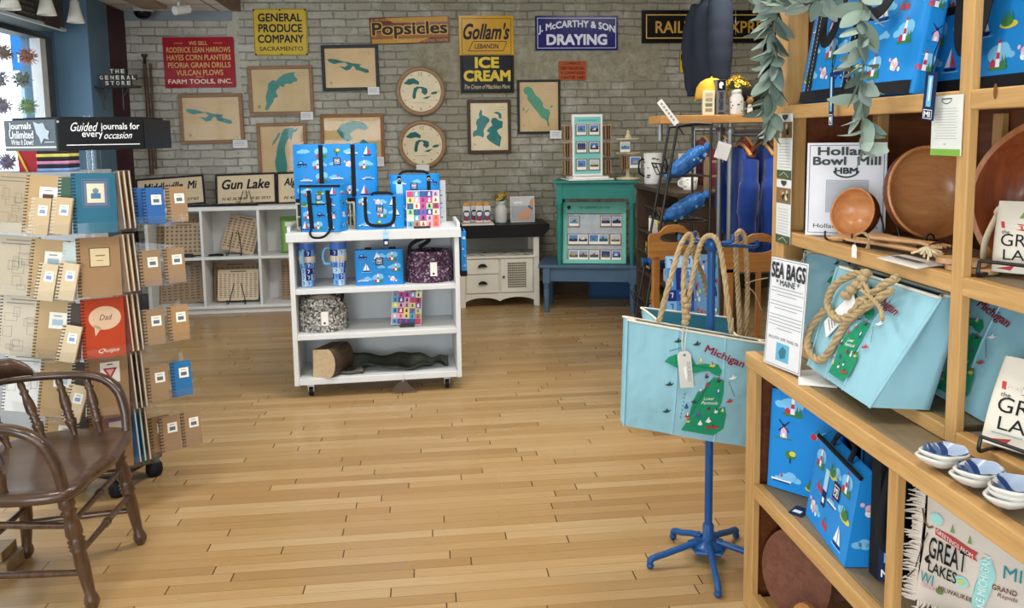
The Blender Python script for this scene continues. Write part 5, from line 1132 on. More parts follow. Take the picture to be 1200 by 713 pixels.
# mosaic printed folders
def mosaic(o, w, h, nx, ny, seed, t=.014):
    mb = MB(); f = front(0); mb.slab(f, -w / 2, 0, w / 2, h, t, C('d8d2dc', .4)); r = random.Random(seed); cols = ['c24b8f', 'e7d96b', '7b5bb0', '5aa7c9', 'd9775a', '9fcf8d', 'e6a9c4', '3f4f9a', 'f0e7c0', 'b33f5e']
    for i in range(nx):
        for j in range(ny):
            x0, z0 = -w / 2 + .004 + i * (w - .008) / nx, .004 + j * (h - .008) / ny; q = (w - .008) / nx; mb.rect(f, x0, z0, x0 + q, z0 + (h - .008) / ny, C(r.choice(cols), .4)); c2 = C(r.choice(['33305a', 'f3efe0', '5b3a7a', 'c9485a', '2f6f6a']), .4); mb.poly(f, [(x0 + q * .3, z0 + q * .2), (x0 + q * .7, z0 + q * .2), (x0 + q * .6, z0 + q * .85), (x0 + q * .35, z0 + q * .7)], c2, .0012)
    mb.build('panel', o)
x, z = cl(497, 271, .08); o = on_cart('mosaic_folder', 'pastel mosaic printed folder on the cart top', 'folder', x, .06, 1.002, tilt=-6, yaw=-4); mosaic(o, .2, .225, 5, 6, 3)
o = on_cart('folder_holder', 'small black holder under the pastel mosaic folder', 'holder', x - .01, .055, 1.0); MB().box(-.05, -.02, .0, .05, .05, .004, M_iron).box(-.05, -.024, 0, .05, -.02, .014, M_iron).build('cradle', o)
x, z = cl(520, 255, .33); o = on_cart('white_ruler_board', 'narrow white board standing at the cart top end', 'board', x + .0, .34, 1.001, tilt=-2); mb = MB(); f = front(0); mb.slab(f, -.03, 0, .03, .27, .012, C('d5d3d8', .4)); 
for k, zz in enumerate((.03, .09, .12, .17, .2)): mb.rect(f, -.012, zz, .008, zz + .006, C(('35353c', '8aa9c4', '35353c')[k % 3]))
mb.build('board', o)
x, z = cl(541, 310, .25); o = on_cart('side_hung_blue_bag', 'narrow blue bag hung on the outer side of the cart', 'bag', hx + .035, .22, .72); ff = blue_box_bag(o, .04, .22, .24, 61, .08); MB().box(-.02, -.11, -.035, .02, .11, .0, BLKW).build('bottom_band', o); MB().tube(spline([(0, -.06, .24), (-.01, -.05, .285), (-.01, .05, .285), (0, .06, .24)]), .006, BLKW, 8).build('handle', o)
# shelf contents
x, z = cl(446, 340, .06); o = on_cart('flat_blue_pouch', 'flat blue printed pouch standing on the upper cart shelf', 'pouch', x, .09, .661); ff = blue_box_bag(o, .285, .06, .215, 71, .09, sides=False); mb = MB(); logo(mb, ff, 0, .145, .045); mb.build('logo_patch', o)
MB().box(-.085, -.012, .213, -.045, .012, .226, BLKW).build('handle_end', o); MB().box(.06, -.012, .213, .1, .012, .226, BLKW).build('handle_end', o)
def weave_mat(name, cols):
    k = NT(name); v = k.co((1, 1, 1)); vo = k.n('ShaderNodeTexVoronoi', Vector=v, Scale=95.0); bw = k.n('ShaderNodeSeparateColor', Color=vo.outputs['Color']).outputs[0]
    k.l(k.ramp(bw, [(i / (len(cols) - 1), srgb(c)) for i, c in enumerate(cols)]), k.p.inputs['Base Color']); k.p.inputs['Roughness'].default_value = .8; k.bump(vo.outputs['Distance'], .9, .006); return k.m
def woven_basket(x, y, z, label, r0, r1, h, m, handle, open_fill=None, sy=.8):
    o = on_cart('woven_basket', label, 'basket', x, y, z); n = 14
    prof = [(0, 0), (r0 * .96, 0)] + [((r0 + (r1 - r0) * (i / n) ** 1.0) * (1 + .018 * math.sin(i * 2.6)) + .012 * math.sin(math.pi * i / n), h * i / n) for i in range(n + 1)]
    prof += [(r1 * .9, h), (r1 * .88, h * .5), (0, h * .45)]
    MB().lathe(prof, m, 36, sy=sy).build('body', o)
    MB().tube(handle, .013, BLKW, 8).build('handle', o)
    mb = MB(); f = front(-(r0 + r1) / 2 * sy - .022); mb.slab(f, -.0, .045, .042, .13, .002, M_paper); mb.disc(f, .02, .06, .007, C('3a3a3a')); mb.build('paper_tag', o)
    if open_fill: MB().ball((0, 0, h * .78), (r1 * .86, r1 * .86 * sy, h * .28), open_fill, 20, 8).build('lining', o)
x, z = cl(505, 336, .16); woven_basket(x, .165, .661, 'purple woven basket with black handle on the upper cart shelf', .142, .125, .19, weave_mat('purple_weave', ['1a0f18', '3c1838', '5d2a50', '1d1220', '8a6a88', '2a1226', 'b9a9b8']), spline([(-.12, -.02, .17), (-.11, -.03, .23), (-.03, -.03, .27), (.0, -.02, .25), (-.06, -.01, .21)]))
x, z = cl(381, 393, .16); woven_basket(x, .165, .387, 'black and white woven basket on the middle cart shelf', .15, .125, .2, weave_mat('black_white_weave', ['131313', 'c9c7c0', '1c1c1c', 'e3e1da', '2b2b2a', '8c8b86']), spline([(.04, .05, .19), (.1, .04, .225), (.12, -.02, .205), (.11, -.05, .17)]), C('d9cfc2'))
x, z = cl(477, 389, .12); o = on_cart('mosaic_board', 'vivid mosaic printed board on the middle cart shelf', 'board', x, .13, .392, tilt=-14, roll=4); mosaic(o, .185, .24, 5, 7, 8)
o = on_cart('board_holder', 'small black holder under the vivid mosaic board', 'holder', x + .005, .12, .387); MB().box(-.045, -.03, 0, .045, .06, .004, M_iron).box(-.045, -.034, 0, .045, -.03, .02, M_iron).build('cradle', o)
x, z = cl(390, 445, .1); o = on_cart('split_log', 'split log block with pale cut face on the lowest cart shelf', 'log', x - .01, .06, .119, yaw=-30); LOGC = wood('pale_cut_wood', 'b59a76', 'd3bd9a', 'y'); LOGB = wood('brown_bark', '2f2620', '574536', 'y')
pts = [(-.075, 0), (.03, -.0)] + arc(.03, .09, .055, -75, 80, 8, .09) + [(-.07, .165)]
mb = MB(); mb.prism(front(-.06), pts, .2, LOGC, LOGB); mb.rect(top(.1655, (0, 0, 0)), -.07, -.06, .035, .14, wood('split_wood', '6b4a30', '8a6544', 'y'), .002); mb.build('block', o)
o = on_cart('bark_piece', 'flat grey bark piece beside the log', 'bark', x + .1, .09, .119, yaw=-5); MB().grid(lambda u, v: ((u - .5) * .2, (v - .5) * .08, .022 + .016 * math.sin(u * 9) * math.sin(v * 3)), 16, 6, wood('grey_bark', '393731', '5b574d', 'x')).build('bark', o, solid=.02)
x, z = cl(462, 441, .1); o = on_cart('dark_hammered_dish', 'long dark hammered leaf dish lying on the lowest cart shelf', 'dish', x, .11, .119, yaw=-3)
mdk = mat('dark_patina_metal', '33372f', .45, metal=.35, var=.35, vs=14, bump=.5, bs=25)
out = [(-.33, .02), (-.26, .085), (-.1, .1), (.1, .07), (.33, .05), (.31, .01), (.22, -.03), (.1, -.055), (-.02, -.05), (-.14, -.03), (-.24, -.02)]
def dish(u, v):
    k = u * 10; i = min(int(k), 9); t = k - i
    up = [(-.33, .0), (-.27, .085), (-.2, .1), (-.12, .1), (-.02, .09), (.06, .08), (.14, .07), (.2, .065), (.26, .06), (.3, .055), (.34, .03)]; lo = [(-.33, -.0), (-.27, -.02), (-.2, -.03), (-.12, -.04), (-.02, -.055), (.06, -.055), (.14, -.05), (.2, -.035), (.26, -.02), (.3, .0), (.34, .02)]
    a = V(up[i]).lerp(V(up[i + 1]), t); b = V(lo[i]).lerp(V(lo[i + 1]), t); p = a.lerp(b, v)
    return (p.x, p.y, .012 + .075 * abs(1 - 2 * v) ** 1.5 * (1 - u * .35) * (1 if v < .5 else .25) + .012 * math.sin(u * 14 + v * 4) + .006 * math.sin(u * 31))
MB().grid(dish, 40, 14, mdk).build('dish', o, solid=.008)
p = CM @ V((x + .055, -.012, .075)); o = thing('hanging_metal_leaf', 'small dark metal leaf hanging below the cart front edge', 'ornament', p, yaw=2.2); MB().prism(front(0), [(-.02, 0), (.02, .005), (.035, -.02), (.085, -.07), (.04, -.062), (0, -.065), (-.07, -.06), (-.04, -.02)], .008, mat('rust_metal', '54483c', .6)).build('leaf', o, bevel=.003); MB().tube([(0, -.004, 0), (.005, -.006, .055)], .002, C('d8d8d4'), 5).build('string', o)
# ------------------------------------------------------------------ journal spinner
PA, PB = at(66, 158, Y=3.4), at(170, 157, Y=3.556); PA.z = PB.z = 0; _d = (PB - PA).normalized(); RYAW = math.degrees(math.atan2(_d.y, _d.x)); NR = V((_d.y, -_d.x, 0)); RW = (PB - PA).length
RC = (PA + PB) / 2 - NR * RW * .866
rack = thing('journal_spinner_rack', 'clear acrylic spinner rack of journals with black header signs', 'display rack', RC); DKB = wood('dark_stained_base', '17110d', '2a1e16', 'x', rough=.45)
ca = V((.92, .38, 0)) * .36; cq = on_plane(191, 560, RC + V((0, 0, .135)), (.38, -.92, 0)) - RC; ca = ca.normalized() * max(.2, cq.dot(ca.normalized())); ang = math.degrees(math.atan2(ca.y, ca.x)) + 45; half = ca.length / math.sqrt(2)
Rb = Matrix.Rotation(R_(ang), 4, 'Z')
mb = MB(); mb.mx = Rb; mb.box(-half, -half, .08, half, half, .19, DKB); mb.build('base', rack, bevel=.006)
mb = MB(); mb.mx = Rb; mb.box(-half * .86, -half * .86, .19, half * .86, half * .86, .215, DKB); mb.build('base_step', rack, bevel=.004)
for sx in (-1, 1):
    for sy in (-1, 1): mb = MB(); mb.mx = Rb; mb.lathe([(0, 0), (.03, 0), (.038, .02), (.036, .05), (.02, .08), (0, .08)], BLK, 16, c=(sx * half * .8, sy * half * .8, 0)); mb.build('foot', rack)
MB().cyl((0, 0, .21), (0, 0, 1.66), .028, M_acryl, seg=16).build('centre_tube', rack)
def yawm(a): return Matrix.Rotation(R_(a), 4, 'Z')
def face(k):      # transform of hexagon face k (0 faces the camera)
    return yawm(RYAW + 60 * k) @ Matrix.Translation((0, -RW * .866, 0))
# header
HZ = (1.515, 1.64)
for k in range(6):
    mb = MB(); mb.mx = face(k); w2 = RW / 2
    mb.box(-w2 + .004, 0, HZ[0], w2 - .004, .012, HZ[1], C('101114' if k != 5 else '4e5a62', .35)); o = mb.build('header_sign', rack, bevel=.002)  # window-side sign painted grey for its backlit haze, the others plain black
    f = FR((0, -.0005, HZ[0]), (1, 0, 0), (0, 0, 1)); wl = C('e6e8ea', .4); L = Letters(o)
    def tx(t, x, y, **kw):
        q = MB(); q.mx = face(k); q.text(f, t, x, y, wl, **kw); q.build('lettering', o)
    if k == 0:
        tx('Guided', -.062, .094, w=.1, h=.035, shear=.45, bold=.005); tx('journals for', .07, .092, w=.145, h=.034, bold=.012); tx('every', -.035, .058, w=.075, h=.026, bold=.01); tx('occasion', .06, .058, w=.105, h=.026, shear=.45, bold=.005)
        q = MB(); q.mx = face(k); q.rect(f, -.13, .02, .14, .0235, wl, .001); q.disc(f, -.155, .115, .005, M_steel, lift=.001); q.build('fine_print', o)
    elif k == 5:
        tx('Journals', -.055, .098, w=.14, h=.034, bold=.025); tx('Unlimited', -.05, .066, w=.15, h=.03, bold=.025); tx('Write It Down!', -.045, .036, w=.14, h=.022, shear=.2, bold=.015)
        q = MB(); q.mx = face(k); q.poly(f, [(.03, .118), (.06, .108), (.09, .112), (.105, .085), (.125, .078), (.115, .06), (.118, .045), (.09, .05), (.07, .028), (.06, .055), (.045, .07)], C('aebcc9', .4), .0015); q.rect(f, .09, .034, .15, .036, wl, .001); q.rect(f, -.16, .012, .16, .018, wl, .001); q.build('emblem', o)
MB().lathe([(0, 1.64), (RW * .9, 1.64), (RW * .9, 1.65), (0, 1.65)], C('15161a'), 6, smooth=False, a0=R_(RYAW), a1=R_(RYAW) + 2 * math.pi).build('header_lid', rack)
ROWZ = (1.185, .925, .675, .43, .20)
KR, WPG = C('b08d60', .65), C('e4dfd2', .7)
def pocket(M, w, d, hf, hb, z, lbl=None):
    mb = MB(); mb.mx = M @ Matrix.Translation((0, 0, z)); t = .0025
    mb.box(-w / 2, -d, -t, w / 2, 0, 0, M_acryl); mb.box(-w / 2, -d, 0, w / 2, -d + t, hf, M_acryl); mb.box(-w / 2, -t, 0, w / 2, 0, hb, M_acryl)
    for s in (-1, 1): mb.add([(s * w / 2, -d, 0), (s * w / 2, 0, 0), (s * w / 2, 0, hb), (s * w / 2, -d, hf)], [(0, 1, 2, 3)], M_acryl)
    return mb.build('pocket', rack)
WIRE = C('8a8d90', .4)
def journal(M, x, y, z, w, h, t, col, label, plate=None, spiral='dark', tilt=-7, roll=0, yaw=0, script=None, group=None, name='spiral_journal'):
    """a spiral bound book standing at (x, y, z) in frame M, its cover facing local -y"""
    p = M @ V((x, y, z)); o = thing(name, label, 'journal', RC + p, yaw=math.degrees(M.to_euler().z) + yaw, tilt=tilt, roll=roll, group=group)
    f = front(0); m = C(col, .6, var=.05)
    mb = MB(); mb.box(-w / 2, 0, 0, w / 2, .002, h, m); mb.box(-w / 2, t, 0, w / 2, t + .002, h, m)
    if plate == 'house':
        ln = C('7d766c', .7); r = random.Random(int(z * 100))
        for k in range(9):
            a, b = r.uniform(-.42, .2) * w, r.uniform(.06, .72) * h; mb.ring(f, a, b, a + w * r.uniform(.15, .3), b + h * r.uniform(.08, .2), .0012, ln)
        mb.rect(f, -w * .35, h * .86, w * .3, h * .875, ln); mb.rect(f, -w * .25, h * .92, w * .4, h * .935, ln)
    mb.build('cover', o)
    MB().box(-w / 2 + .003, .002, .002, w / 2 - .003, t, h - .003, WPG).build('pages', o)
    mb = MB(); n = max(6, int(h / .013)); mc = C('2a2622', .4) if spiral == 'dark' else C('d8d5cc', .4)
    for i in range(n):
        zc = h * (i + .5) / n; mb.tube([(-w / 2 + .006 + .009 * math.cos(a), t / 2 + (t / 2 + .004) * math.sin(a), zc + .0012 * math.sin(a)) for a in [k * 1.2566 for k in range(5)]], .0016, mc, 4, closed=True)
        mb.rect(f, -w / 2 + .008, zc - .002, -w / 2 + .013, zc + .002, mc, .0006)
    mb.build('spiral_binding', o)
    if plate and plate != 'house':
        mb = MB()
        if plate == 'framed': mb.rect(f, -w * .28, h * .42, w * .34, h * .9, C('5f7590'), .0008); mb.ring(f, -w * .26, h * .435, w * .32, h * .885, .003, C('38506e'), .0014); mb.rect(f, -w * .17, h * .5, w * .23, h * .82, C('d9cfb4'), .0014); mb.rect(f, -w * .08, h * .57, w * .14, h * .66, C('4a6f96'), .002); mb.disc(f, w * .03, h * .7, w * .07, C('6e7f8f'), lift=.002)
        elif plate == 'square': mb.rect(f, -w * .22, h * .5, w * .26, h * .82, C('4a3a2a'), .0008); mb.rect(f, -w * .2, h * .51, w * .24, h * .81, C('d6c39a'), .0014); mb.rect(f, -w * .08, h * .68, w * .14, h * .7, C('8a774f'), .002); mb.rect(f, -w * .06, h * .6, w * .1, h * .61, C('8a774f'), .002)
        elif plate == 'bubble': mb.disc(f, w * .04, h * .66, w * .38, C('d6b596'), h * .2, .001, 24); mb.poly(f, [(-w * .22, h * .56), (-w * .05, h * .5), (-w * .2, h * .36)], C('d6b596'), .001); mb.text(f, 'Dad', w * .06, h * .67, C('6b4632'), w=w * .3, h=h * .09, shear=.3, lift=.002)
        elif plate == 'triangle': mb.rect(f, -w * .16, h * .55, w * .3, h * .9, C('e8e2d8'), .0008); mb.poly(f, [(-w * .1, h * .8), (w * .24, h * .8), (w * .07, h * .6)], C('a03038'), .0014); mb.poly(f, [(-w * .03, h * .775), (w * .17, h * .775), (w * .07, h * .66)], C('d8a8a0'), .002); mb.rect(f, w * .0, h * .85, w * .14, h * .87, C('555555'), .0014)
        elif plate == 'lilac': mb.rect(f, -w * .1, h * .5, w * .34, h * .85, C('7d6390'), .0008); mb.rect(f, -w * .05, h * .56, w * .28, h * .8, C('d5cabd'), .0014)
        else: c2 = plate; mb.rect(f, -w * .12, h * .52, w * .36, h * .8, C('eae6da'), .0008); mb.rect(f, -w * .03, h * .58, w * .26, h * .68, C(c2), .0014); mb.rect(f, -w * .0, h * .73, w * .22, h * .75, C('9a9588'), .0014)
        mb.build('cover_plate', o)
    if script: q = MB(); q.text(f, script, w * .1, h * .1, C('e6d9c8'), w=w * .5, h=h * .09, shear=.4, lift=.0012); q.build('lettering', o)
    return o
M0 = face(0); ML = face(5); MA = yawm(RYAW - 30) @ Matrix.Translation((-.02, -RW - .05, 0)); MR = Matrix.Translation(yawm(RYAW + 30) @ V((0, -RW - .035, 0))) @ yawm(RYAW + 8); M1 = face(1)
rowname = ('top', 'second', 'third', 'fourth', 'lowest')
big = (('2c6780', 'framed', 'teal journal with a framed plate, top row facing the room', None), ('9c7c58', 'square', 'brown journal with a square plate, second row facing the room', None), ('b2401f', 'bubble', 'orange-red journal with a speech bubble, facing the room', 'Quips'), ('987a58', 'triangle', 'tan journal with a red triangle plate, facing the room', None), ('8d6c4a', 'lilac', 'brown journal with a lilac plate, lowest row facing the room', None))
SL = C('3c3a38')
for j, z in enumerate(ROWZ):
    c, pl, lb, sc = big[j]
    pocket(M0, .25, .112, .045, .14, z)
    journal(M0, -.056, -.085, z + .002, .158, .24, .014, c, lb, pl, tilt=-9, roll=2, script=sc)
    for k in range(3):
        cc = (('6f5a43', '8a6f50', '5c4a38'), ('8a6f50', '9c7c58', '6f5a43'), ('7d3a24', '9c7a55', '6f5a43'), ('6b5540', '4a3b2e', '8a6f50'), ('2c5f8a', '3f6f78', '8a6f50'))[j][k]
        journal(M0, .034 + .02 * k, -.056 + .004 * k, z + .003, .092, .24, .008, cc, 'journal seen by its spiral edge, %s behind the front one in the %s row' % (('first', 'second', 'third')[k], rowname[j]), None, spiral='light' if k != 1 else 'dark', tilt=0, roll=-8, yaw=-78)
    # small pocket turned towards the aisle
    pocket(MR, .22, .055, .035, .1, z + .02)
    sm = ((('2f5f9c', -.045), ('2f5f9c', -.02), ('957a5c', .075)), (('957a5c', -.05), ('957a5c', .05)), (('957a5c', -.05), ('a08058', .052)), (('957a5c', -.05), ('2b6a9c', .05)), (('9a7b55', -.045), ('957a5c', -.012), ('957a5c', .08)))[j]
    for k, (c2, x) in enumerate(sm):
        journal(MR, x, -.048 + (.03 if (len(sm) == 3 and k == 0) else .0), z + .022, .085, .15, .008, c2, 'small %s spiral notebook, %s in the %s aisle pocket' % ('blue' if c2[0] == '2' else 'kraft', ('front', 'next', 'last')[k] if len(sm) == 3 else ('first', 'second')[k], rowname[j]), '5a6a78', tilt=-10, roll=2, name='small_spiral_notebook')
    # small pocket at the near corner
    if j < 4:
        pocket(MA, .17, .05, .04, .09, z + .005)
        for k, x in enumerate((-.035, .045) if j < 2 else (.03,)):
            journal(MA, x, -.045, z + .007, .072, .145, .01, 'cbb897' if j else 'bfa985', 'small cream spiral notebook, %s in the %s corner pocket' % (('first', 'second')[k] if j < 2 else 'alone', rowname[j]), '7d98c4', spiral='light' if j == 0 else 'dark', tilt=-10, roll=6 + 3 * j, name='small_spiral_notebook')
    # left-hand face: tan spiral book and grey printed magazines
    pocket(ML, .33, .075, .045, .12, z)
    journal(ML, .10, -.055, z + .002, .15, .235, .012, 'b2966c', 'tan spiral journal behind the %s corner pocket' % rowname[j], 'a8bcc8' if j else '5d4a36', tilt=-8, roll=5, yaw=25)
    journal(ML, .2, -.03, z + .002, .055, .225, .012, '3f5a4a' if j == 0 else ('c6d2cf' if j == 1 else '4a4038'), 'journal with pale rings tucked behind the tan one, %s row' % rowname[j], None, spiral='light', tilt=-8, roll=3, yaw=30)
    if j < 4: journal(ML, -.095, -.062, z + .0, .185, .245, .01, ('a8987d', 'b5a992', 'c0b4a0', 'd6d6d2')[j], 'large grey-printed planner at the window side, %s row' % rowname[j], 'house', tilt=-8, roll=4, yaw=22, name='printed_planner')
for k in (1, 2, 3, 4):
    for z in ROWZ: pocket(face(k), .27, .06, .045, .14, z)
# display stand in the window with a red bag and folded cloths
q = at(45, 200, Y=4.6); o = thing('window_display_stand', 'plain pale display stand in the window behind the journal rack', 'stand', (q.x, 4.6, 0)); MB().box(-.28, -.15, 0, .28, .15, q.z - .03, C('b5bcc0')).build('body', o, bevel=.004); MB().box(-.31, -.18, q.z - .03, .31, .18, q.z - .005, C('9fa7ac')).build('top', o, bevel=.004)
tz = q.z - .004; qx = q.x
p = at(33, 198, Y=4.55); o = thing('red_gift_bag', 'red bag with yellow ribbon in the window below the header', 'bag', (p.x, 4.58, tz)); mb = MB(); mb.prism(front(-.03), [(-.045, 0), (.05, 0), (.06, .12), (-.05, .12)], .06, C('a3232e', .45)); mb.build('bag', o, bevel=.003); MB().tube([(-.05, -.035, .12), (.0, -.036, .0)], .006, C('cdb84a'), 8).build('ribbon', o)
for k, cc in enumerate(('7f9fd0', '2f2d3a', 'c98ca8', '2d2b30', 'd8cf6a', '3a3038')):
    p = at(62, 198, Y=4.55); o = thing('folded_cloth', 'striped folded cloth, %s of the stack in the window' % ('lowest', 'second', 'third', 'fourth', 'fifth', 'top')[k], 'cloth', (p.x + .02, 4.58, tz + .019 * k)); MB().box(-.085 + .004 * (k % 2), -.07, 0, .08, .07, .018, mat('cloth_stripe_%d' % k, cc, .9, var=.2, vs=20)).build('cloth', o, bevel=.006)
# ------------------------------------------------------------------ captain's chair
CHW = wood('dark_oiled_wood', '2c2018', '553d2c', 'x', rough=.32, coat=.4); CHV = wood('dark_turned_wood', '34251a', '63462f', 'z', rough=.32, coat=.4)
co = V((-1.38, 2.88, 0)); o = thing('captains_chair', 'dark wooden captain chair with turned spindles and bow arms', 'chair', co)
Lc = lambda x, y, z: V((x, y, z)) - co
def seat_out(k): 
    pts = [(-1.145, 2.74), (-1.15, 2.64), (-1.19, 2.59), (-1.32, 2.575), (-1.46, 2.60), (-1.57, 2.68), (-1.62, 2.80), (-1.63, 2.90), (-1.61, 3.02), (-1.55, 3.12), (-1.44, 3.18), (-1.3, 3.19), (-1.19, 3.175), (-1.15, 3.12), (-1.14, 3.02), (-1.125, 2.88)]
    return [(co.x + (x - co.x) * k, co.y + (y - co.y) * k) for x, y in pts]
def loop(k, z): return [Lc(x, y, z) for x, y in [(p.x, p.y) for p in spline([(a, b, 0) for a, b in seat_out(k)] + [(*seat_out(k)[0], 0)], 4)[:-1]]]
rings = [loop(.9, .405), loop(1.0, .415), loop(1.012, .43), loop(1.0, .446), loop(.93, .449), loop(.75, .437), loop(.4, .431), loop(.05, .433)]; n = len(rings[0]); mb = MB()
mb.add([p for r_ in rings for p in r_], [(i * n + k, i * n + (k + 1) % n, (i + 1) * n + (k + 1) % n, (i + 1) * n + k) for i in range(len(rings) - 1) for k in range(n)] + [tuple(range(n - 1, -1, -1)), tuple((len(rings) - 1) * n + k for k in range(n))], CHW, True); mb.build('seat', o)
bow = spline([Lc(*p) for p in ((-1.185, 2.625, .44), (-1.20, 2.615, .53), (-1.235, 2.605, .61), (-1.31, 2.60, .655), (-1.45, 2.615, .665), (-1.60, 2.69, .668), (-1.685, 2.80, .67), (-1.70, 2.90, .67), (-1.67, 3.03, .67), (-1.58, 3.13, .668), (-1.45, 3.175, .665), (-1.30, 3.185, .655), (-1.22, 3.18, .61), (-1.185, 3.165, .53), (-1.175, 3.15, .44))], 8)
def bar(path, wv, hv, m, name):
    """bent bar of flat section: WV across, HV up"""
    vs = []; 
    for i, p in enumerate(path):
        d_ = (path[min(i + 1, len(path) - 1)] - path[max(i - 1, 0)]).normalized(); c_ = V((co.x * 0 - .08, 0, p.z)) ; out_ = V((p.x - .02, p.y, 0)).normalized() if True else None
        up_ = V((0, 0, 1)) - d_ * d_.z
        if up_.length < .35: up_ = V((-1, 0, 0)) - d_ * d_.dot(V((-1, 0, 0))); up_ = -up_ if up_.x < 0 and False else up_
        a_ = d_.cross(V((1, 0, 0)) if abs(d_.z) > .8 else V((0, 0, 1))).normalized(); b_ = a_.cross(d_).normalized()
        for u_, v_ in ((-.5, -.5), (.5, -.5), (.5, .5), (-.5, .5)): vs.append(p + a_ * wv * u_ + b_ * hv * v_)
    fs = [(i * 4 + k, i * 4 + (k + 1) % 4, (i + 1) * 4 + (k + 1) % 4, (i + 1) * 4 + k) for i in range(len(path) - 1) for k in range(4)] + [(3, 2, 1, 0), tuple(len(vs) - 4 + k for k in range(4))]
    return MB().add(vs, fs, m).build(name, o, bevel=.008)
vs = []; sg = 14
for i, p in enumerate(bow):
    d_ = (bow[min(i + 1, len(bow) - 1)] - bow[max(i - 1, 0)]).normalized(); hz = V((d_.x, d_.y, 0))
    ow = V((p.x + .0, p.y, 0)); ax = (hz.normalized().cross(V((0, 0, 1))) if hz.length > .3 else V((0, -1 if p.y < 0 else 1, 0))).normalized()
    if hz.length <= .55: ax = V((0, -1 if p.y < 0 else 1, 0))
    if ax.dot(V((p.x + .1, p.y, 0))) < 0: ax = -ax
    b_ = d_.cross(ax).normalized()
    for q_ in range(sg):
        t_ = 2 * math.pi * q_ / sg; cx_, cy_ = math.cos(t_), math.sin(t_); vs.append(p + ax * .021 * math.copysign(abs(cx_) ** .6, cx_) + b_ * .0145 * math.copysign(abs(cy_) ** .6, cy_))
MB().add(vs, [(i * sg + k, i * sg + (k + 1) % sg, (i + 1) * sg + (k + 1) % sg, (i + 1) * sg + k) for i in range(len(bow) - 1) for k in range(sg)] + [tuple(range(sg)), tuple(len(vs) - sg + k for k in range(sg))], CHW, True).build('arm_bow', o)
cr = [p + V((0, 0, .045)) for p in spline([Lc(*p) for p in ((-1.53, 2.65, .66), (-1.60, 2.69, .668), (-1.685, 2.80, .67), (-1.70, 2.90, .67), (-1.67, 3.03, .67), (-1.58, 3.13, .668), (-1.50, 3.16, .66))], 8)]
vs = []; nn = len(cr)
for i, p in enumerate(cr):
    d_ = (cr[min(i + 1, nn - 1)] - cr[max(i - 1, 0)]).normalized(); a_ = d_.cross(V((0, 0, 1))).normalized(); e = min(1, min(i, nn - 1 - i) / 7) ** .6
    for u_, v_ in ((-.014, -.03), (.014, -.03), (.018, -.03 + .062 * e), (-.010, -.03 + .066 * e)): vs.append(p + a_ * u_ + V((0, 0, v_)))
MB().add(vs, [(i * 4 + k, i * 4 + (k + 1) % 4, (i + 1) * 4 + (k + 1) % 4, (i + 1) * 4 + k) for i in range(nn - 1) for k in range(4)] + [(3, 2, 1, 0), tuple(len(vs) - 4 + k for k in range(4))], CHW, True).build('crest_rail', o)
def turned(a, b, name, rr, m=CHV, seg=12):
    a, b = Lc(*a), Lc(*b); P = []; Rr = []
    for t, r_ in rr: P.append(a.lerp(b, t)); Rr.append(r_)
    MB().tube(P, Rr, m, seg).build(name, o)
SP = [(0, .010), (.1, .011), (.2, .018), (.27, .021), (.31, .013), (.335, .019), (.36, .012), (.385, .019), (.42, .013), (.5, .019), (.62, .018), (.75, .012), (.8, .017), (.83, .011), (.9, .013), (1, .010)]
for (bx_, by_), (tx_, ty_) in (((-1.36, 2.625), (-1.42, 2.612)), ((-1.47, 2.65), (-1.55, 2.66)), ((-1.55, 2.73), (-1.65, 2.745)), ((-1.585, 2.83), (-1.693, 2.84)), ((-1.585, 2.95), (-1.69, 2.96)), ((-1.55, 3.04), (-1.645, 3.065)), ((-1.46, 3.11), (-1.55, 3.148)), ((-1.36, 3.14), (-1.425, 3.178)), ((-1.27, 3.15), (-1.325, 3.186))):
    turned((bx_, by_, .435), (tx_, ty_, .66), 'spindle', SP)
LG = [(0, .019), (.04, .024), (.1, .026), (.13, .018), (.15, .026), (.17, .018), (.24, .024), (.34, .027), (.38, .02), (.395, .028), (.415, .02), (.43, .028), (.45, .02), (.465, .027), (.49, .021), (.6, .023), (.75, .02), (.87, .017), (.9, .022), (.94, .025), (.97, .022), (1, .014)]
for a, b in (((-1.20, 2.66, .412), (-1.148, 2.69 - .0, 0)), ((-1.20, 3.10, .412), (-1.138, 3.12, 0)), ((-1.50, 2.73, .412), (-1.545, 2.69, 0)), ((-1.50, 3.04, .412), (-1.535, 3.07, 0))): turned(a, b, 'leg', LG)
def lp(a, b, z): t = 1 - z / .412; return tuple(a[i] + (b[i] - a[i]) * t for i in range(2)) + (z,)
FN, FF, RN, RF = ((-1.20, 2.66), (-1.148, 2.69)), ((-1.20, 3.10), (-1.138, 3.12)), ((-1.50, 2.73), (-1.545, 2.69)), ((-1.50, 3.04), (-1.535, 3.07))
ST = [(0, .009), (.3, .011), (.45, .012), (.48, .016), (.5, .011), (.52, .016), (.55, .012), (.7, .011), (1, .009)]
for (p_, q_), z in (((FN, RN), .13), ((FN, RN), .30), ((FF, RF), .14), ((FF, RF), .30), ((FN, FF), .20), ((FN, FF), .31), ((RN, RF), .2)): turned(lp(*p_, z), lp(*q_, z), 'stretcher', ST if p_ is FN and q_ is FF else [(0, .010), (.5, .0125), (1, .010)])
MB().tube([Lc(-1.50, 2.90, .435), Lc(-1.60, 2.92, .66)], .003, M_iron, 6).build('brace_rod', o)
q = at(2, 672, Z=0); o = thing('wooden_block', 'stack of pale wooden block pieces under the chair', 'block', q); mw = wood('pale_block', '7d6444', 'a08560', 'x'); MB().box(-.1, -.04, 0, .04, .1, .05, mw).build('lower_block', o, bevel=.003); MB().box(-.1, -.02, .05, .015, .09, .085, mw).build('upper_block', o, bevel=.003)
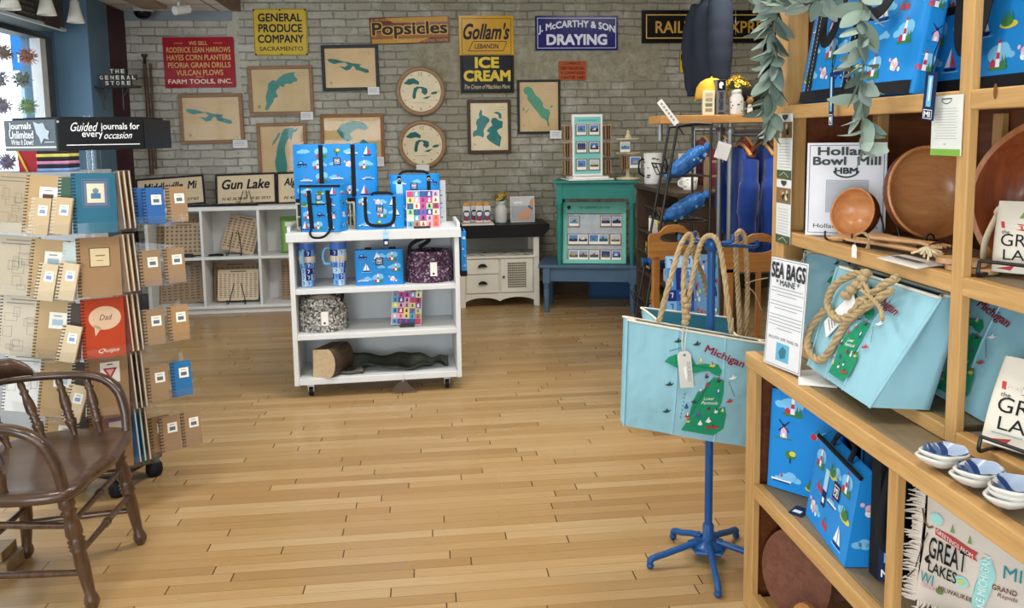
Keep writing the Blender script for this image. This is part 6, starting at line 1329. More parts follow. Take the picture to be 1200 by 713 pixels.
# ------------------------------------------------------------------ pine shelving along the aisle
PINX, PINY, PINZ = (wood('pine_%s' % a, 'ac824c', 'cda469', a, rough=.5, scale=5) for a in 'xyz'); GREYW = wood('worn_grey_pine', '74654d', '8d7b5e', 'y', rough=.5, scale=5); BRN = wood('red_brown_panel', '4e2815', '74401f', 'y', rough=.5)
XF, XL_, XB = 1.14, 1.0, 1.5; YN = .72
o = low = thing('pine_counter_shelf', 'low pine shelf unit with a plank counter along the aisle', 'shelf', (1.25, 1.6, 0)); ox, oy = 1.25, 1.6
def pz(name, x0, y0, z0, x1, y1, z1, m, b=.003):
    return MB().box(x0 - ox, y0 - oy, z0, x1 - ox, y1 - oy, z1, m).build(name, o, bevel=b)
for y0, y1 in ((2.37, 2.44), (1.60, 1.635), (YN, YN + .035)):
    pz('post', XL_, y0, 0, XL_ + .022, y1, .805, PINZ); pz('post', XB - .04, y0, 0, XB, y1, .805, PINZ); pz('side_panel', XL_ + .023, (y0 + y1) / 2 - .01, .0, XB - .041, (y0 + y1) / 2 + .01, .805, BRN if y0 > 1.7 else PINX, .001) if abs(y0 - 1.6) > .01 else None
for a, b in ((1.635, 2.37), (YN + .035, 1.60)):
    pz('front_rail', XL_, a, .395, XL_ + .03, b, .44, PINY); pz('bottom_rail', XL_, a, .0, XL_ + .03, b, .07, PINY)
    pz('shelf', XL_ + .031, a + .001, .41, XB - .015, b - .001, .439, GREYW); pz('bottom_shelf', XL_ + .031, a, .035, XB - .015, b, .06, PINY); pz('back_panel', XB - .013, a, 0, XB, b, .805, BRN)
pz('counter_front', XL_ - .004, YN, .805, XL_ + .03, 2.445, .851, PINY); pz('counter', XL_ + .0305, YN, .812, XB + .02, 2.445, .85, GREYW)
o = upp = thing('tall_pine_shelf', 'tall pine display shelf standing over the plank counter', 'shelf', (1.32, 1.6, .852)); ox, oy = 1.32, 1.6
def pz(name, x0, y0, z0, x1, y1, z1, m, b=.003):
    return MB().box(x0 - ox, y0 - oy, z0 - .852, x1 - ox, y1 - oy, z1 - .852, m).build(name, o, bevel=b)
pz('end_post', XF, 2.50, 0, XF + .07, 2.59, 2.35, PINZ); pz('end_post', XB - .05, 2.50, 0, XB, 2.59, 2.35, PINZ); pz('end_panel', XF + .071, 2.53, .86, XB - .051, 2.55, 2.35, BRN, .001)
for y0, y1 in ((1.615, 1.653), (YN, YN + .038)): pz('post', XF, y0, .852, XF + .022, y1, 2.35, PINZ); pz('post', XB - .05, y0, .852, XB, y1, 2.35, PINZ)
for a, b in ((1.653, 2.50), (YN + .038, 1.615)):
    pz('ledge_rail', XF, a, .852, XF + .03, b, .886, PINY)
    for z0, z1 in ((1.19, 1.231), (1.589, 1.631), (2.08, 2.12)): pz('shelf_rail', XF, a, z0, XF + .03, b, z1, PINY); pz('shelf', XF + .031, a + .001, z0 + .008, XB - .051, b - .001, z1 - .001, GREYW if z0 < 1.5 else PINY)
    pz('ledge', XF + .031, a, .853, XB - .001, b, .885, GREYW); pz('back_panel', XB - .013, a, .886, XB - .001, b, 2.35, BRN, .001)
    for q in (.35, .5): pz('batten', XB - .035, a + (b - a) * q, 1.232, XB - .014, a + (b - a) * q + .035, 1.588, PINZ)
mk = C('7a4f28'); mb = MB(); f = FR((XF - .0005 - ox, 0, 0), (0, -1, 0), (0, 0, 1)); kp = at(1167, 107, X=XF)
mb.disc(f, -(kp.y - oy), kp.z - .852, .006, mk, ry=.016); mb.build('wood_knot', o)
Fx = lambda X, Y, Z: FR((X, Y, Z), (0, -1, 0), (0, 0, 1))       # a face looking down the aisle side
def aisle(name, label, cat, X, Y, Z, **k): return thing(name, label, cat, (X, Y, Z), yaw=-90, **k)   # local x runs towards the camera, local -y faces the aisle

# ------------------------------------------------------------------ sea-bag style canvas totes
AQ = mat('aqua_canvas', '8ebdca', .75, var=.05, vs=5, bump=.8, bs=8, bd=.02); AQI = mat('teal_canvas_inside', '357d97', .8, var=.08); CRM = mat('cream_hem', 'ddd8c8', .8); GRN = C('1f8a63', .7, var=.05); WINE = C('8c2236', .7); DKG = C('2c4740', .7); ROPE = mat('hemp_rope', 'ab9570', .9, var=.2, vs=60)
RED2, WHT2, YEL2, BLU2 = C('b23a40', .7), C('e9ece8', .7), C('c7c24a', .7), C('2f5f9a', .7)
def mich_art(mb, fr, seed=1, text=True, faint=False):
    """the printed map: crop units of the picture, y upwards"""
    g = lambda pts, m, l=.0012: mb.poly(fr, [(x, -y) for x, y in pts], m, l + .005)
    g([(200, 232), (225, 205), (300, 175), (345, 200), (370, 240), (420, 235), (460, 240), (490, 235), (515, 270), (505, 300), (470, 290), (440, 270), (400, 275), (370, 285), (300, 275)], GRN)
    g([(445, 330), (470, 305), (530, 320), (532, 380), (525, 440), (510, 480), (545, 465), (560, 510), (552, 590), (500, 630), (410, 618), (315, 605), (350, 540), (355, 480), (370, 420), (385, 385), (420, 370), (430, 340)], GRN)
    r = random.Random(seed)
    for x, y, m in ((395, 220, YEL2), (460, 240, YEL2), (400, 380, RED2), (435, 345, RED2), (340, 520, RED2), (330, 470, BLU2), (400, 512, BLU2), (455, 478, WINE), (497, 488, WHT2), (535, 487, YEL2), (415, 560, WHT2), (460, 543, WHT2), (490, 580, RED2), (370, 440, DKG), (345, 550, YEL2), (500, 385, BLU2), (500, 320, DKG), (430, 300, DKG)):
        w_, h_ = r.uniform(9, 20), r.uniform(7, 14); g([(x - w_, y + h_ * .6), (x - w_ * .3, y - h_), (x + w_ * .5, y - h_ * .4), (x + w_, y + h_ * .3), (x + w_ * .2, y + h_)], m, .002); g([(x - 4, y - h_ - 5), (x + 3, y - h_ - 6), (x + 3, y - 2), (x - 3, y)], r.choice([DKG, WHT2, RED2]), .0026)
    for x, y in ((270, 118), (372, 130), (230, 350), (225, 500), (578, 305), (570, 432)):
        c = {578: WHT2, 570: RED2}.get(x, DKG); g([(x - 24, y + 8), (x - 4, y - 2), (x + 4, y - 16), (x + 10, y - 2), (x + 26, y - 6), (x + 14, y + 8), (x, y + 12)], c)
    g([(445, 578), (520, 575), (528, 584), (455, 590)], RED2, .0026)
    for k, (x, y) in enumerate(((255, 172), (300, 470), (575, 370))):
        for i in range(7): g([(x - 30 + i * 9 if k == 0 else x + (i * 2 if k == 1 else i * 6 - 20), y + (-i * 3 if k == 0 else (60 - i * 22 if k == 1 else i * 12 - 40))), (x - 25 + i * 9 if k == 0 else x + 5 + (i * 2 if k == 1 else i * 6 - 20), y - (i * 3 if k == 0 else (-60 + i * 22 if k == 1 else 40 - i * 12)) - 4), (x - 24 + i * 9 if k == 0 else x + 7 + (i * 2 if k == 1 else i * 6 - 20), y + 8 + (-i * 3 if k == 0 else (60 - i * 22 if k == 1 else i * 12 - 40)))], DKG)
    q = WHT2; mb.text(fr, 'Lower', 450, -418, q, w=60, h=18, shear=.3, lift=.008); mb.text(fr, 'Peninsula', 455, -442, q, w=92, h=18, shear=.3, lift=.008)
    if text: mb.text(fr, 'Michigan', 528, -200, WINE, w=228, h=52, shear=.4, bold=.02, lift=.006, slope=-.38)
def sea_tote(name, label, c, depth, bulge, tdepth, art=True, seed=1, tip=0.0, nd=None, inside=AQI):
    """c: BL, BR, TL, TR of the front panel (world); depth goes away from the viewer"""
    BL, BR, TL, TR = [V(p) for p in c]; n = (BR - BL).cross(TL - BL).normalized()
    back = -n if nd is None else V(nd).normalized()
    org = (BL + BR) / 2; o = thing(name, label, 'tote bag', org)
    def front_(a, b, l=0.0):
        p = (BL * (1 - a) + BR * a) * (1 - b) + (TL * (1 - a) + TR * a) * b
        k = math.sin(math.pi * min(1, max(0, a))) * (math.sin(math.pi * min(1, max(0, b)) * .85 + .25)) + .12 * math.sin(a * 9 + seed) * (1 - b) * math.sin(math.pi * a)
        return p + n * (bulge * k + l) - org
    D = lambda b: depth + (tdepth - depth) * b
    def ringp(u, b):
        if u < .4: return front_(u / .4, b)
        if u < .5: t = (u - .4) / .1; return front_(1, b) + back * D(b) * t + (BL - BR).normalized() * (.035 * b) * math.sin(math.pi * t)
        if u < .9: t = (u - .5) / .4; return front_(1 - t, b) * 1 + back * (D(b) + 2 * bulge * math.sin(math.pi * t) * math.sin(math.pi * b)) + V((0, 0, tip * b))
        t = (u - .9) / .1; return front_(0, b) + back * D(b) * (1 - t) + (BR - BL).normalized() * (.035 * b) * math.sin(math.pi * t) + V((0, 0, tip * b * (1 - t)))
    N, Mv = 80, 18; mb = MB(); mb.grid(lambda u, v: ringp(u, v), N, Mv, AQ, cu=True); mb.add([ringp(i / N, 0) for i in range(N)], [tuple(range(N - 1, -1, -1))], AQ)
    ctr = [sum((ringp(i / N, b) for i in range(N)), V()) / N for b in (0, 1)]
    def inn(u, v): p = ringp(u, 1 - v * .92); c_ = ctr[1].lerp(ctr[0], v * .92); return p + (c_ - p).normalized() * .004
    mb.grid(inn, N, 10, inside, cu=True); mb.build('body', o)
    mb = MB(); top_ = [ringp(i / N, 1) for i in range(N)]
    mb.tube([p + V((0, 0, .001)) for p in top_], .0045, CRM, 6, closed=True); mb.build('hem', o)
    mb = MB()
    for a in (.34, .67): mb.tube([front_(a - .03 * (a > .5) * (1 - k / 20), k / 20, .001) for k in range(21)], .003, AQ, 6)
    for a in (0, 1): mb.tube([front_(a, k / 14) for k in range(15)], .0045, AQ, 6)
    mb.build('seams', o)
    if art:
        mb = MB(); mich_art(mb, lambda x, y, l=0: front_(x / 800, 1 - (-y - 25 - .138 * x) / 575, l), seed); mb.build('printed_map', o)
    return o, front_, org
Yb = 2.60
cs = [at(*p, Y=Yb) for p in ((731, 499), (893, 527), (735, 376), (905, 405))]
o, ff, org = sea_tote('canvas_tote', 'pale blue canvas tote with printed map, hanging on the blue stand', cs, .05, .028, .055, seed=3)
P = lambda px, py, y=2.62: at(px, py, Y=y) - org
mb = MB(); rope(mb, [P(772, 377), P(785, 330), P(797, 290, 2.66), P(807, 275, 2.72), P(811, 284, 2.70), P(803, 305, 2.66), P(801, 345, 2.6), P(803, 380, 2.585)], .0095, ROPE); mb.build('rope_handle', o)
mb = MB(); rope(mb, [P(804, 380, 2.58), P(808, 345, 2.6), P(815, 310, 2.64), P(821, 287, 2.69), P(829, 277, 2.71), P(839, 280, 2.69), P(846, 302, 2.66), P(851, 340, 2.6), P(857, 390, 2.585)], .0095, ROPE); mb.build('rope_handle', o)
mb = MB()
for k in range(5): q = P(803 + 2 * (k % 2), 352 + 6.5 * k, 2.575); mb.ball(q, (.014, .012, .012), ROPE, 10, 6)
mb.build('rope_splice', o)
mb = MB(); q0 = P(801, 412, 2.555); f = FR(q0, V((1, 0, 0)), V((-.09, 0, 1))); mb.prism(f, [(-.021, -.125), (.026, -.125), (.024, -.01), (.014, 0), (-.012, 0), (-.022, -.012)], .002, C('d3d2cc', .6)); mb.disc(f, .002, -.012, .005, C('6a6f66')); mb.poly(f, [(-.004, -.055), (.004, -.05), (.006, -.085), (.002, -.1), (-.003, -.09)], C('f2f2ee')); 
mb.text(FR(f(.014, -.07), V((.09, 0, -1)), V((1, 0, .09))), 'SEA BAGS', 0, 0, C('9a9a95'), w=.07, h=.011); mb.build('paper_tag', o); MB().tube([P(801, 384, 2.57), P(799, 400, 2.56), q0 + V((0, -.001, -.01))], .0014, CRM, 4).tube([P(805, 384, 2.57), P(803, 400, 2.56), q0 + V((.003, -.001, -.01))], .0014, CRM, 4).build('tag_string', o)
# second tote behind the pole
cs = [at(*p, Y=2.86) for p in ((772, 470), (888, 490), (776, 395), (893, 408))]
o, ff2, org2 = sea_tote('canvas_tote', 'second canvas tote behind the blue pole, its teal lining showing', cs, .10, .02, .30, seed=5, tip=.045)
P2 = lambda px, py, y=2.86: at(px, py, Y=y) - org2
for k, path in enumerate(([(812, 280, 2.76), (813, 300, 2.8), (822, 320, 2.9), (830, 350, 3.02), (835, 372, 3.1)], [(862, 277, 2.76), (863, 310, 2.8), (865, 345, 2.84), (868, 400, 2.85)], [(873, 277, 2.76), (875, 310, 2.8), (876, 345, 2.84), (874, 400, 2.85)], [(862, 277, 2.76), (867, 271, 2.75), (873, 277, 2.76)])):
    mb = MB(); rope(mb, [P2(*p) for p in path], .0095, ROPE); mb.build('rope_handle', o)
mb = MB(); mb.tube(spline([P2(875, 335, 2.8), P2(885, 345, 2.78), P2(893, 365, 2.8)]), .002, ROPE, 5).tube(spline([P2(875, 332, 2.8), P2(888, 328, 2.72), P2(900, 326, 2.68)]), .002, ROPE, 5); mb.build('loose_twine', o)
# blue stand
pb = V((.983, 2.728, 0)); o = thing('blue_bag_stand', 'blue steel bag stand with a star foot beside the pine shelf', 'stand', pb); SB = mat('blue_enamel_steel', '1f4f87', .35, var=.06, coat=.2)
MB().cyl((0, 0, .06), (0, 0, 1.17), .0145, SB, seg=18).build('pole', o)
mb = MB(); mb.lathe([(0, .035), (.045, .035), (.06, .05), (.055, .062), (.02, .075), (.02, .13), (.015, .135)], SB, 20); mb.lathe([(.075, .04), (.078, .046), (.075, .052), (.055, .05)], SB, 5, smooth=False); mb.build('hub', o)
for a, L in ((190, .225), (258, .245), (330, .23), (40, .2), (118, .17)):
    c_, s_ = math.cos(R_(a)), math.sin(R_(a)); mb = MB(); mb.tube(spline([(c_ * .03, s_ * .03, .07), (c_ * .08, s_ * .08, .062), (c_ * L * .75, s_ * L * .75, .045), (c_ * L, s_ * L, .034), (c_ * (L + .006), s_ * (L + .006), .012)]), [.0115] * 18 + [.012, .0125, .012, .011, .010, .009, .008], SB, 12); mb.ball((c_ * (L + .006), s_ * (L + .006), .011), (.014, .014, .011), SB, 12, 6); mb.cyl((c_ * .045, s_ * .045, .045), (c_ * .045, s_ * .045, .082), .008, SB, seg=8); mb.build('leg', o)
mb = MB(); mb.lathe([(0, 1.19), (.02, 1.185), (.026, 1.165), (.024, 1.14), (.0148, 1.135)], SB, 16); mb.build('top_cap', o)
for px, py, y in ((797, 279, 2.70), (886, 285, 2.78), (815, 275, 2.80), (858, 279, 2.66)):
    e = at(px, py, Y=y) - pb; mb = MB(); mb.tube(spline([(0, 0, 1.155), e * .5 + V((0, 0, 1.155 * .5 - .005)), e + V((0, 0, -.012)), e + V((0, 0, .012))]), .0065, SB, 8); mb.build('arm', o)

# totes on the ledge
o, ffb, orb = sea_tote('canvas_tote', 'large pale blue canvas tote lying back on the shelf ledge, rope coiled in front', [(1.052, 2.13, .892), (1.032, 1.775, .892), (1.15, 2.165, 1.165), (1.155, 1.705, 1.165)], .135, .022, .05, seed=7, nd=(.95, -.25, -.01))
def on_tote(px, py, l=.0):
    q = on_plane(px, py, (1.08, 1.95, 1.0), ((V((1.032, 1.775, .892)) - V((1.052, 2.13, .892))).cross(V((1.15, 2.165, 1.165)) - V((1.052, 2.13, .892)))).normalized()); d = (CAM - q).normalized(); return q + d * l - orb
mb = MB(); rope(mb, [on_tote(*p) for p in ((1018, 320, .05), (1000, 322, .05), (978, 335, .055), (970, 355, .055), (978, 372, .055), (992, 372, .055), (1010, 355, .06), (1035, 335, .055), (1052, 325, .04))], .0105, ROPE); mb.build('rope_handle', o)
mb = MB(); rope(mb, [on_tote(*p) for p in ((1045, 340, .05), (1015, 360, .06), (995, 375, .05), (985, 390, .05), (970, 415, .05), (958, 422, .05), (947, 408, .05), (950, 385, .045), (968, 362, .05))], .0105, ROPE); mb.build('rope_handle', o)
mb = MB()
for k in range(9): mb.ball(on_tote(990 + 3.2 * k, 346 - 3.2 * k + (k % 2) * 4, .06), (.012, .012, .012), ROPE, 10, 6)
mb.build('rope_splice', o)
mb = MB()
for pts in (((1003, 362), (1007, 350), (1016, 356), (1006, 366), (1000, 372)), ((1010, 340), (1022, 350), (1032, 362), (1034, 375)), ((1020, 345), (1012, 332), (1008, 338))): rope(mb, [on_tote(x, y, .075) for x, y in pts], .006, ROPE)
mb.build('rope_knot', o)
a, b, c_, d_ = (on_tote(*p, .045) for p in ((962, 383), (968, 396), (1003, 360), (996, 346))); mb = MB(); u_ = (c_ - b).normalized(); v_ = (d_ - c_).normalized(); v_ = (v_ - u_ * v_.dot(u_)).normalized(); f = FR(b, u_, v_); mb.slab(f, 0, 0, (c_ - b).length, (d_ - c_).length, .002, C('dedfdd', .6)); 
for k in range(4): mb.rect(f, .02 + .012 * k, .008, .024 + .012 * k, (d_ - c_).length - .008, C('7f8588'))
mb.build('paper_tag', o)
o, _, oz = sea_tote('canvas_tote', 'smaller pale blue canvas tote standing behind the acrylic card stand', [(1.15, 2.40, .888), (1.42, 2.27, .888), (1.17, 2.41, 1.17), (1.42, 2.29, 1.17)], .03, .012, .03, seed=9)
MB().tube(spline([V(p) - oz for p in ((1.14, 2.40, 1.11), (1.16, 2.38, 1.165), (1.2, 2.36, 1.17), (1.26, 2.33, 1.15), (1.28, 2.32, 1.12))]), .0022, ROPE, 6).build('twine', o)
sea_tote('canvas_tote', 'pale blue canvas tote on the ledge beyond the middle post', [(1.265, 1.99, .888), (1.235, 1.60, .888), (1.33, 2.0, 1.165), (1.33, 1.58, 1.165)], .16, .02, .06, seed=12, nd=(.95, .1, .05))
# card stand and napkin on the counter
q0, q1 = at(894, 426, Z=.853), at(938, 444, Z=.853); q = (q0 + q1) / 2; yw = math.degrees(math.atan2((q1 - q0).y, (q1 - q0).x)); wd = (q1 - q0).length
o = thing('acrylic_card_stand', 'white text card in a clear acrylic stand on the counter end', 'sign', q, yaw=yw, tilt=-4); hh = at(916, 324, Y=q.y).z - .853; hh = .33
mb = MB(); mb.slab(front(-.004), -wd / 2, .004, wd / 2, hh, .003, M_acryl); mb.box(-wd / 2, -.004, 0, wd / 2, .07, .003, M_acryl); mb.slab(front(.004), -wd / 2, .004, wd / 2, hh, .003, M_acryl); mb.build('holder', o)
mb = MB(); f = front(-.0005); x2 = wd / 2 - .004; mb.slab(f, -x2, .006, x2, hh - .004, .001, C('e9eaec')); mb.ring(f, -x2 + .004, .01, x2 - .004, hh - .008, .0014, C('2b2b2f'))
for j, (y, w_) in enumerate(((.72, .8), (.69, .84), (.66, .5), (.6, .8), (.57, .84), (.54, .6), (.48, .84), (.45, .84), (.42, .84), (.39, .84), (.36, .4))): mb.rect(f, -wd * w_ / 2, hh * y, wd * w_ / 2, hh * y + .002, C('8f9096'))
mb.rect(f, -wd * .17, hh * .08, wd * .17, hh * .24, C('5fb0d0')); mb.poly(f, [(-wd * .05, hh * .1), (wd * .08, hh * .12), (wd * .1, hh * .19), (0, hh * .22), (-wd * .1, hh * .16)], C('2d6f8c'), .001); mb.build('card', o)
L = Letters(o); L.text(f, 'SEA BAGS', 0, hh * .88, INK, w=wd * .86, h=hh * .13, bold=.045); L.text(f, '* MAINE *', 0, hh * .775, INK, w=wd * .6, h=hh * .055, bold=.01); L.text(f, 'SAILCLOTH . ROPE . MAINE, USA', 0, hh * .275, C('3a3a40'), w=wd * .78, h=hh * .03)
o = thing('folded_paper', 'folded white paper lying on the counter beside the card stand', 'paper', V((1.075, 2.12, .852)), yaw=-25); MB().grid(lambda u, v: ((u - .5) * .1, (v - .5) * .13, .004 + .007 * math.sin(u * 3) * v), 8, 8, M_paper).build('sheet', o, solid=.004)
# stacks of dishes
GLZ = mat('glazed_white', 'd9d8d2', .2, coat=.3); GB = C('5f7fae', .2, coat=.3); GB2 = C('2f4a80', .2, coat=.3); GB3 = C('a8bcd8', .2, coat=.3); TAN3 = C('c9b89a', .6)
ranks = ('far', 'middle', 'near')
for s_, (px, py, nb) in enumerate(((1103, 549, 2), (1143, 571, 2), (1182, 596, 3))):
    q = at(px, py, Z=.853); R0 = .0445
    for k in range(nb):
        o = thing('glazed_dish', 'small blue-and-white dish, %s of the %s stack on the counter' % ((('lowest', 'top') if nb == 2 else ('lowest', 'middle', 'top'))[k], ranks[s_]), 'dish', (q.x + .004 * (k % 2), q.y - .006 * k, .8515 + .0115 * k), yaw=15 * s_, group=None)
        def hgt(r): return .003 + .026 * (r / R0) ** 2.2
        wob = lambda a: 1 + .05 * math.sin(3 * a) + .04 * math.sin(5 * a + s_)
        mb = MB(); mb.grid(lambda u, v: ((R0 * v) * wob(u * 6.283) * math.cos(u * 6.283) * 1.12, (R0 * v) * wob(u * 6.283) * math.sin(u * 6.283) * .9, hgt(R0 * v)), 40, 8, GLZ, cu=True); mb.build('dish', o, solid=.005)
        if k == nb - 1:
            mb = MB()
            def st(x0, x1, m, l):
                n = 10; A = []; B = []
                for i in range(n + 1):
                    y = -R0 * .78 + R0 * 1.56 * i / n
                    for xx, T in ((x0 + .006 * math.sin(i * .9), A), (x1 + .006 * math.sin(i * .9 + .4), B)): lim = math.sqrt(max(0, 1 - (y / (R0 * .86)) ** 2)) * R0 * .98; xx = max(-lim, min(lim, xx)); T.append((xx, y, hgt(math.hypot(xx / 1.12, y / .9)) + l + .0085))
                mb.add(A + B, [(i, n + 1 + i, n + 2 + i, i + 1) for i in range(n)], m, True)
            st(-.05, -.028, GB, .0012); st(-.026, -.013, GB2, .0014); st(-.012, -.001, GB, .0012); st(.0, .013, GB2, .0014); st(.014, .05, GB3, .0012); mb.build('glaze_pattern', o)
# pouch on a wire stand at the ledge
def lakes_print(mb, f, w, h, k=1.0):
    mb.poly(f, [(-w * .42, h * .70), (-w * .1, h * .66), (w * .3, h * .62), (w * .46, h * .66), (w * .42, h * .56), (w * .3, h * .53), (-w * .1, h * .57), (-w * .4, h * .61)], C('c0453f', .7)); 
    mb.text(f, 'GREETINGS FROM', 0, h * .615, M_paper, w=w * .72, h=h * .045, bold=.01, lift=.0018, slope=-.07); mb.text(f, 'GREAT', -w * .02, h * .44, INK, w=w * .74, h=h * .17, bold=.0); mb.text(f, 'LAKES', -w * .02, h * .24, INK, w=w * .66, h=h * .14, bold=.0); mb.text(f, 'the', -w * .34, h * .55, INK, w=w * .1, h=h * .05, lift=.0014)
    mb.disc(f, w * .2, h * .85, w * .2, C('b7d7d2', .7), h * .1, seg=10); mb.poly(f, [(-w * .2, h * .75), (-w * .12, h * .92), (-w * .04, h * .75)], C('7c9a54', .7)); mb.poly(f, [(w * .08, h * .76), (w * .14, h * .9), (w * .2, h * .76)], C('9ab04a', .7), .0014); mb.rect(f, -w * .4, h * .12, -w * .1, h * .14, C('a7b6b0', .7)); mb.poly(f, [(-w * .44, h * .05), (-w * .2, h * .1), (-w * .25, h * .03)], C('b23a40', .7))
def wire_cradle(o, w):
    mb = MB()
    for s in (-1, 1): mb.tube(spline([(s * w * .36, -.055, .035), (s * w * .36, -.06, .006), (s * w * .36, -.03, .004), (s * w * .36, .06, .006), (s * w * .3, .075, .12)]), .004, M_iron, 8)
    mb.tube([(-w * .36, -.056, .035), (w * .36, -.056, .035)], .004, M_iron, 8).tube([(-w * .36, .06, .006), (w * .36, .06, .006)], .004, M_iron, 8); mb.build('wire', o)
def pouch(name, label, cat, q, yaw, w, h, tilt, strap_=False):
    o = thing(name, label, cat, q, yaw=yaw, tilt=tilt); cm = mat('cream_cotton', 'ddd6c6', .85, var=.04)
    def S_(u, v): 
        a = u * 2 * math.pi; c, s = math.cos(a), math.sin(a); k = (abs(c) ** 5 + abs(s) ** 5) ** -.2; return (w / 2 * c * k, .024 * s * k * (.35 + math.sin(math.pi * min(v, .98)) * .75), h * v)
    mb = MB(); mb.grid(S_, 40, 10, cm, cu=True); mb.add([S_(i / 40, 0) for i in range(40)], [tuple(range(39, -1, -1))], cm); mb.add([S_(i / 40, 1) for i in range(40)], [tuple(range(40))], cm); mb.build('body', o)
    def f(x, z, l=0): v = max(0, min(1, z / h)); t = max(0, 1 - abs(2 * x / w) ** 5) ** .2; return V((x, -.024 * t * (.35 + math.sin(math.pi * min(v, .98)) * .75) - l, z))
    mb = MB(); lakes_print(mb, f, w, h); mb.build('print', o)
    if strap_: mb = MB(); mb.tube(spline([(-w * .46, .0, h * .88), (-w * .55, .03, h * .84), (-w * .75, .08, h * .5), (-w * .78, .11, h * .2), (-w * .6, .12, .0)]), [.011] * 6 + [.007] * 19, C('d2c4a6', .8), 8); mb.build('wrist_strap', o)
    return o
q = V((1.185, 1.44, .889)); st_ = thing('black_wire_easel', 'black wire easel at the ledge under the printed pouch', 'easel', q, yaw=-72); wire_cradle(st_, .2); pouch('printed_pouch', 'cream printed pouch on a black easel at the shelf ledge', 'pouch', q + V((0, 0, .008)), -62, .2, .19, -28)
q = at(1196, 318, X=1.25); q.z = 1.232; st_ = thing('black_wire_easel', 'black wire easel on the middle shelf under the strapped pouch', 'easel', q, yaw=-62); wire_cradle(st_, .16); pouch('printed_pouch', 'cream printed pouch with wrist strap on the middle shelf', 'pouch', q + V((0.01, -.02, .008)), -50, .15, .155, -14, True)
# ------------------------------------------------------------------ middle shelf: bowls, sign, utensils
MZ = 1.232; BOWL = wood('cherry_bowl_inside', 'b06d3c', 'd09a64', 'x', rough=.35, scale=9, stretch=5, coat=.2); BOWD = wood('dark_cherry_outside', '4a2012', '7a3d22', 'x', rough=.4, coat=.2)
def yaw_to_cam(p, extra=0): return math.degrees(math.atan2(-(p.x), (p.y))) + extra
q = V((1.245, 2.31, MZ)); k = (q - CAM).length / 950 * .93
o = thing('lettered_sign_board', 'white sign board with dark green lettering behind the small bowl', 'sign', q, yaw=yaw_to_cam(q), tilt=-6); w_, h_ = 86 * k, 109 * k
mb = MB(); f = front(0); mb.slab(f, -w_ / 2, 0, w_ / 2, h_, .012, C('dfe0e6', .35)); mb.ring(f, -w_ * .47, h_ * .03, w_ * .47, h_ * .975, .0018, C('6b6f80')); a_ = arc(0, h_ * .73, w_ * .17, 200, 340, 12, h_ * .1); mb.line(f, a_, .005, C('2f3b36')); mb.ring(f, -w_ * .25, h_ * .25, w_ * .28, h_ * .6, .0015, C('8a8f98')); mb.rect(f, -w_ * .24, h_ * .26, w_ * .27, h_ * .59, C('b9bdc6'), .0003)
mb.build('panel', o); L = Letters(o); dk = C('3b4a44', .5); L.text(f, 'Holland', 0, h_ * .91, dk, w=w_ * .72, h=h_ * .085, bold=.035); L.text(f, 'Bowl  Mill', 0, h_ * .805, dk, w=w_ * .84, h=h_ * .085, bold=.035); L.text(f, 'HBM', 0, h_ * .70, C('2f3b36'), w=w_ * .28, h=h_ * .06, bold=.05); L.text(f, 'Holland, Michigan', 0, h_ * .1, C('2d3436'), w=w_ * .8, h=h_ * .06)
def bowl(label, q, R, dep, yaw, tilt, dims, name='wooden_bowl', inside=BOWL, outside=BOWD, sx=1.0):
    o = thing(name, label, 'bowl', q, yaw=yaw, tilt=tilt)
    # axis along local -y (the hollow faces the viewer), resting on its rim
    n = 12; inn = [(R * .93 * math.sin(R_(90 * i / n)), dep * .86 * math.cos(R_(90 * i / n))) for i in range(n + 1)]; out = [(R * math.sin(R_(90 * i / n)) ** .9, dep * math.cos(R_(90 * i / n)) ** .9) for i in range(n + 1)]
    mb = MB(); mb.lathe([(r, y) for r, y in inn], inside, 48, c=(0, 0, R), axis='y', sx=sx); mb.lathe([(R * .93, 0), (R * .95, -.004), (R * .985, -.004), (R, 0)], inside, 48, c=(0, 0, R), axis='y', sx=sx); mb.lathe([(r, y) for r, y in reversed(out)], outside, 48, c=(0, 0, R), axis='y', sx=sx); mb.build('bowl', o); return o
q = V((1.19, 2.19, MZ)); bowl('small turned wooden bowl on a wire stand in front of the white sign board', q + V((0, 0, .014)), .072, .07, -66, -14, None)
st_ = thing('bowl_wire_stand', 'black wire stand under the small wooden bowl', 'stand', q, yaw=-66); mb = MB()
for s in (-1, 1): mb.tube(spline([(s * .045, -.04, .03), (s * .045, -.03, .005), (s * .045, .05, .006), (s * .045, .1, .006), (s * .03, .105, .07), (0, .11, .105)]), .0032, M_iron, 6)
mb.tube([(-.045, -.025, .006), (.045, -.025, .006)], .003, M_iron, 6).tube([(-.045, .1, .006), (.045, .1, .006)], .003, M_iron, 6); mb.build('wire', st_)
q = V((1.35, 2.01, MZ)); bowl('large turned wooden bowl leaning on a wire stand by the middle post', q + V((0, .02, .022)), .128, .085, 2, -10, None)
st_ = thing('bowl_wire_stand', 'black wire stand under the large wooden bowl', 'stand', q, yaw=2); mb = MB()
for s in (-1, 1):
    mb.tube(spline([(s * .05, -.03, .03), (s * .05, -.045, .015), (s * .05, -.02, .005), (s * .05, .08, .006), (s * .04, .14, .08)]), .0036, M_iron, 6); mb.tube([(s * .05 + .011 * math.cos(t), -.032, .034 + .011 * math.sin(t)) for t in [k * .7 for k in range(10)]], .003, M_iron, 5)
mb.tube([(-.05, .0, .006), (.05, .0, .006)], .003, M_iron, 6); mb.build('wire', st_)
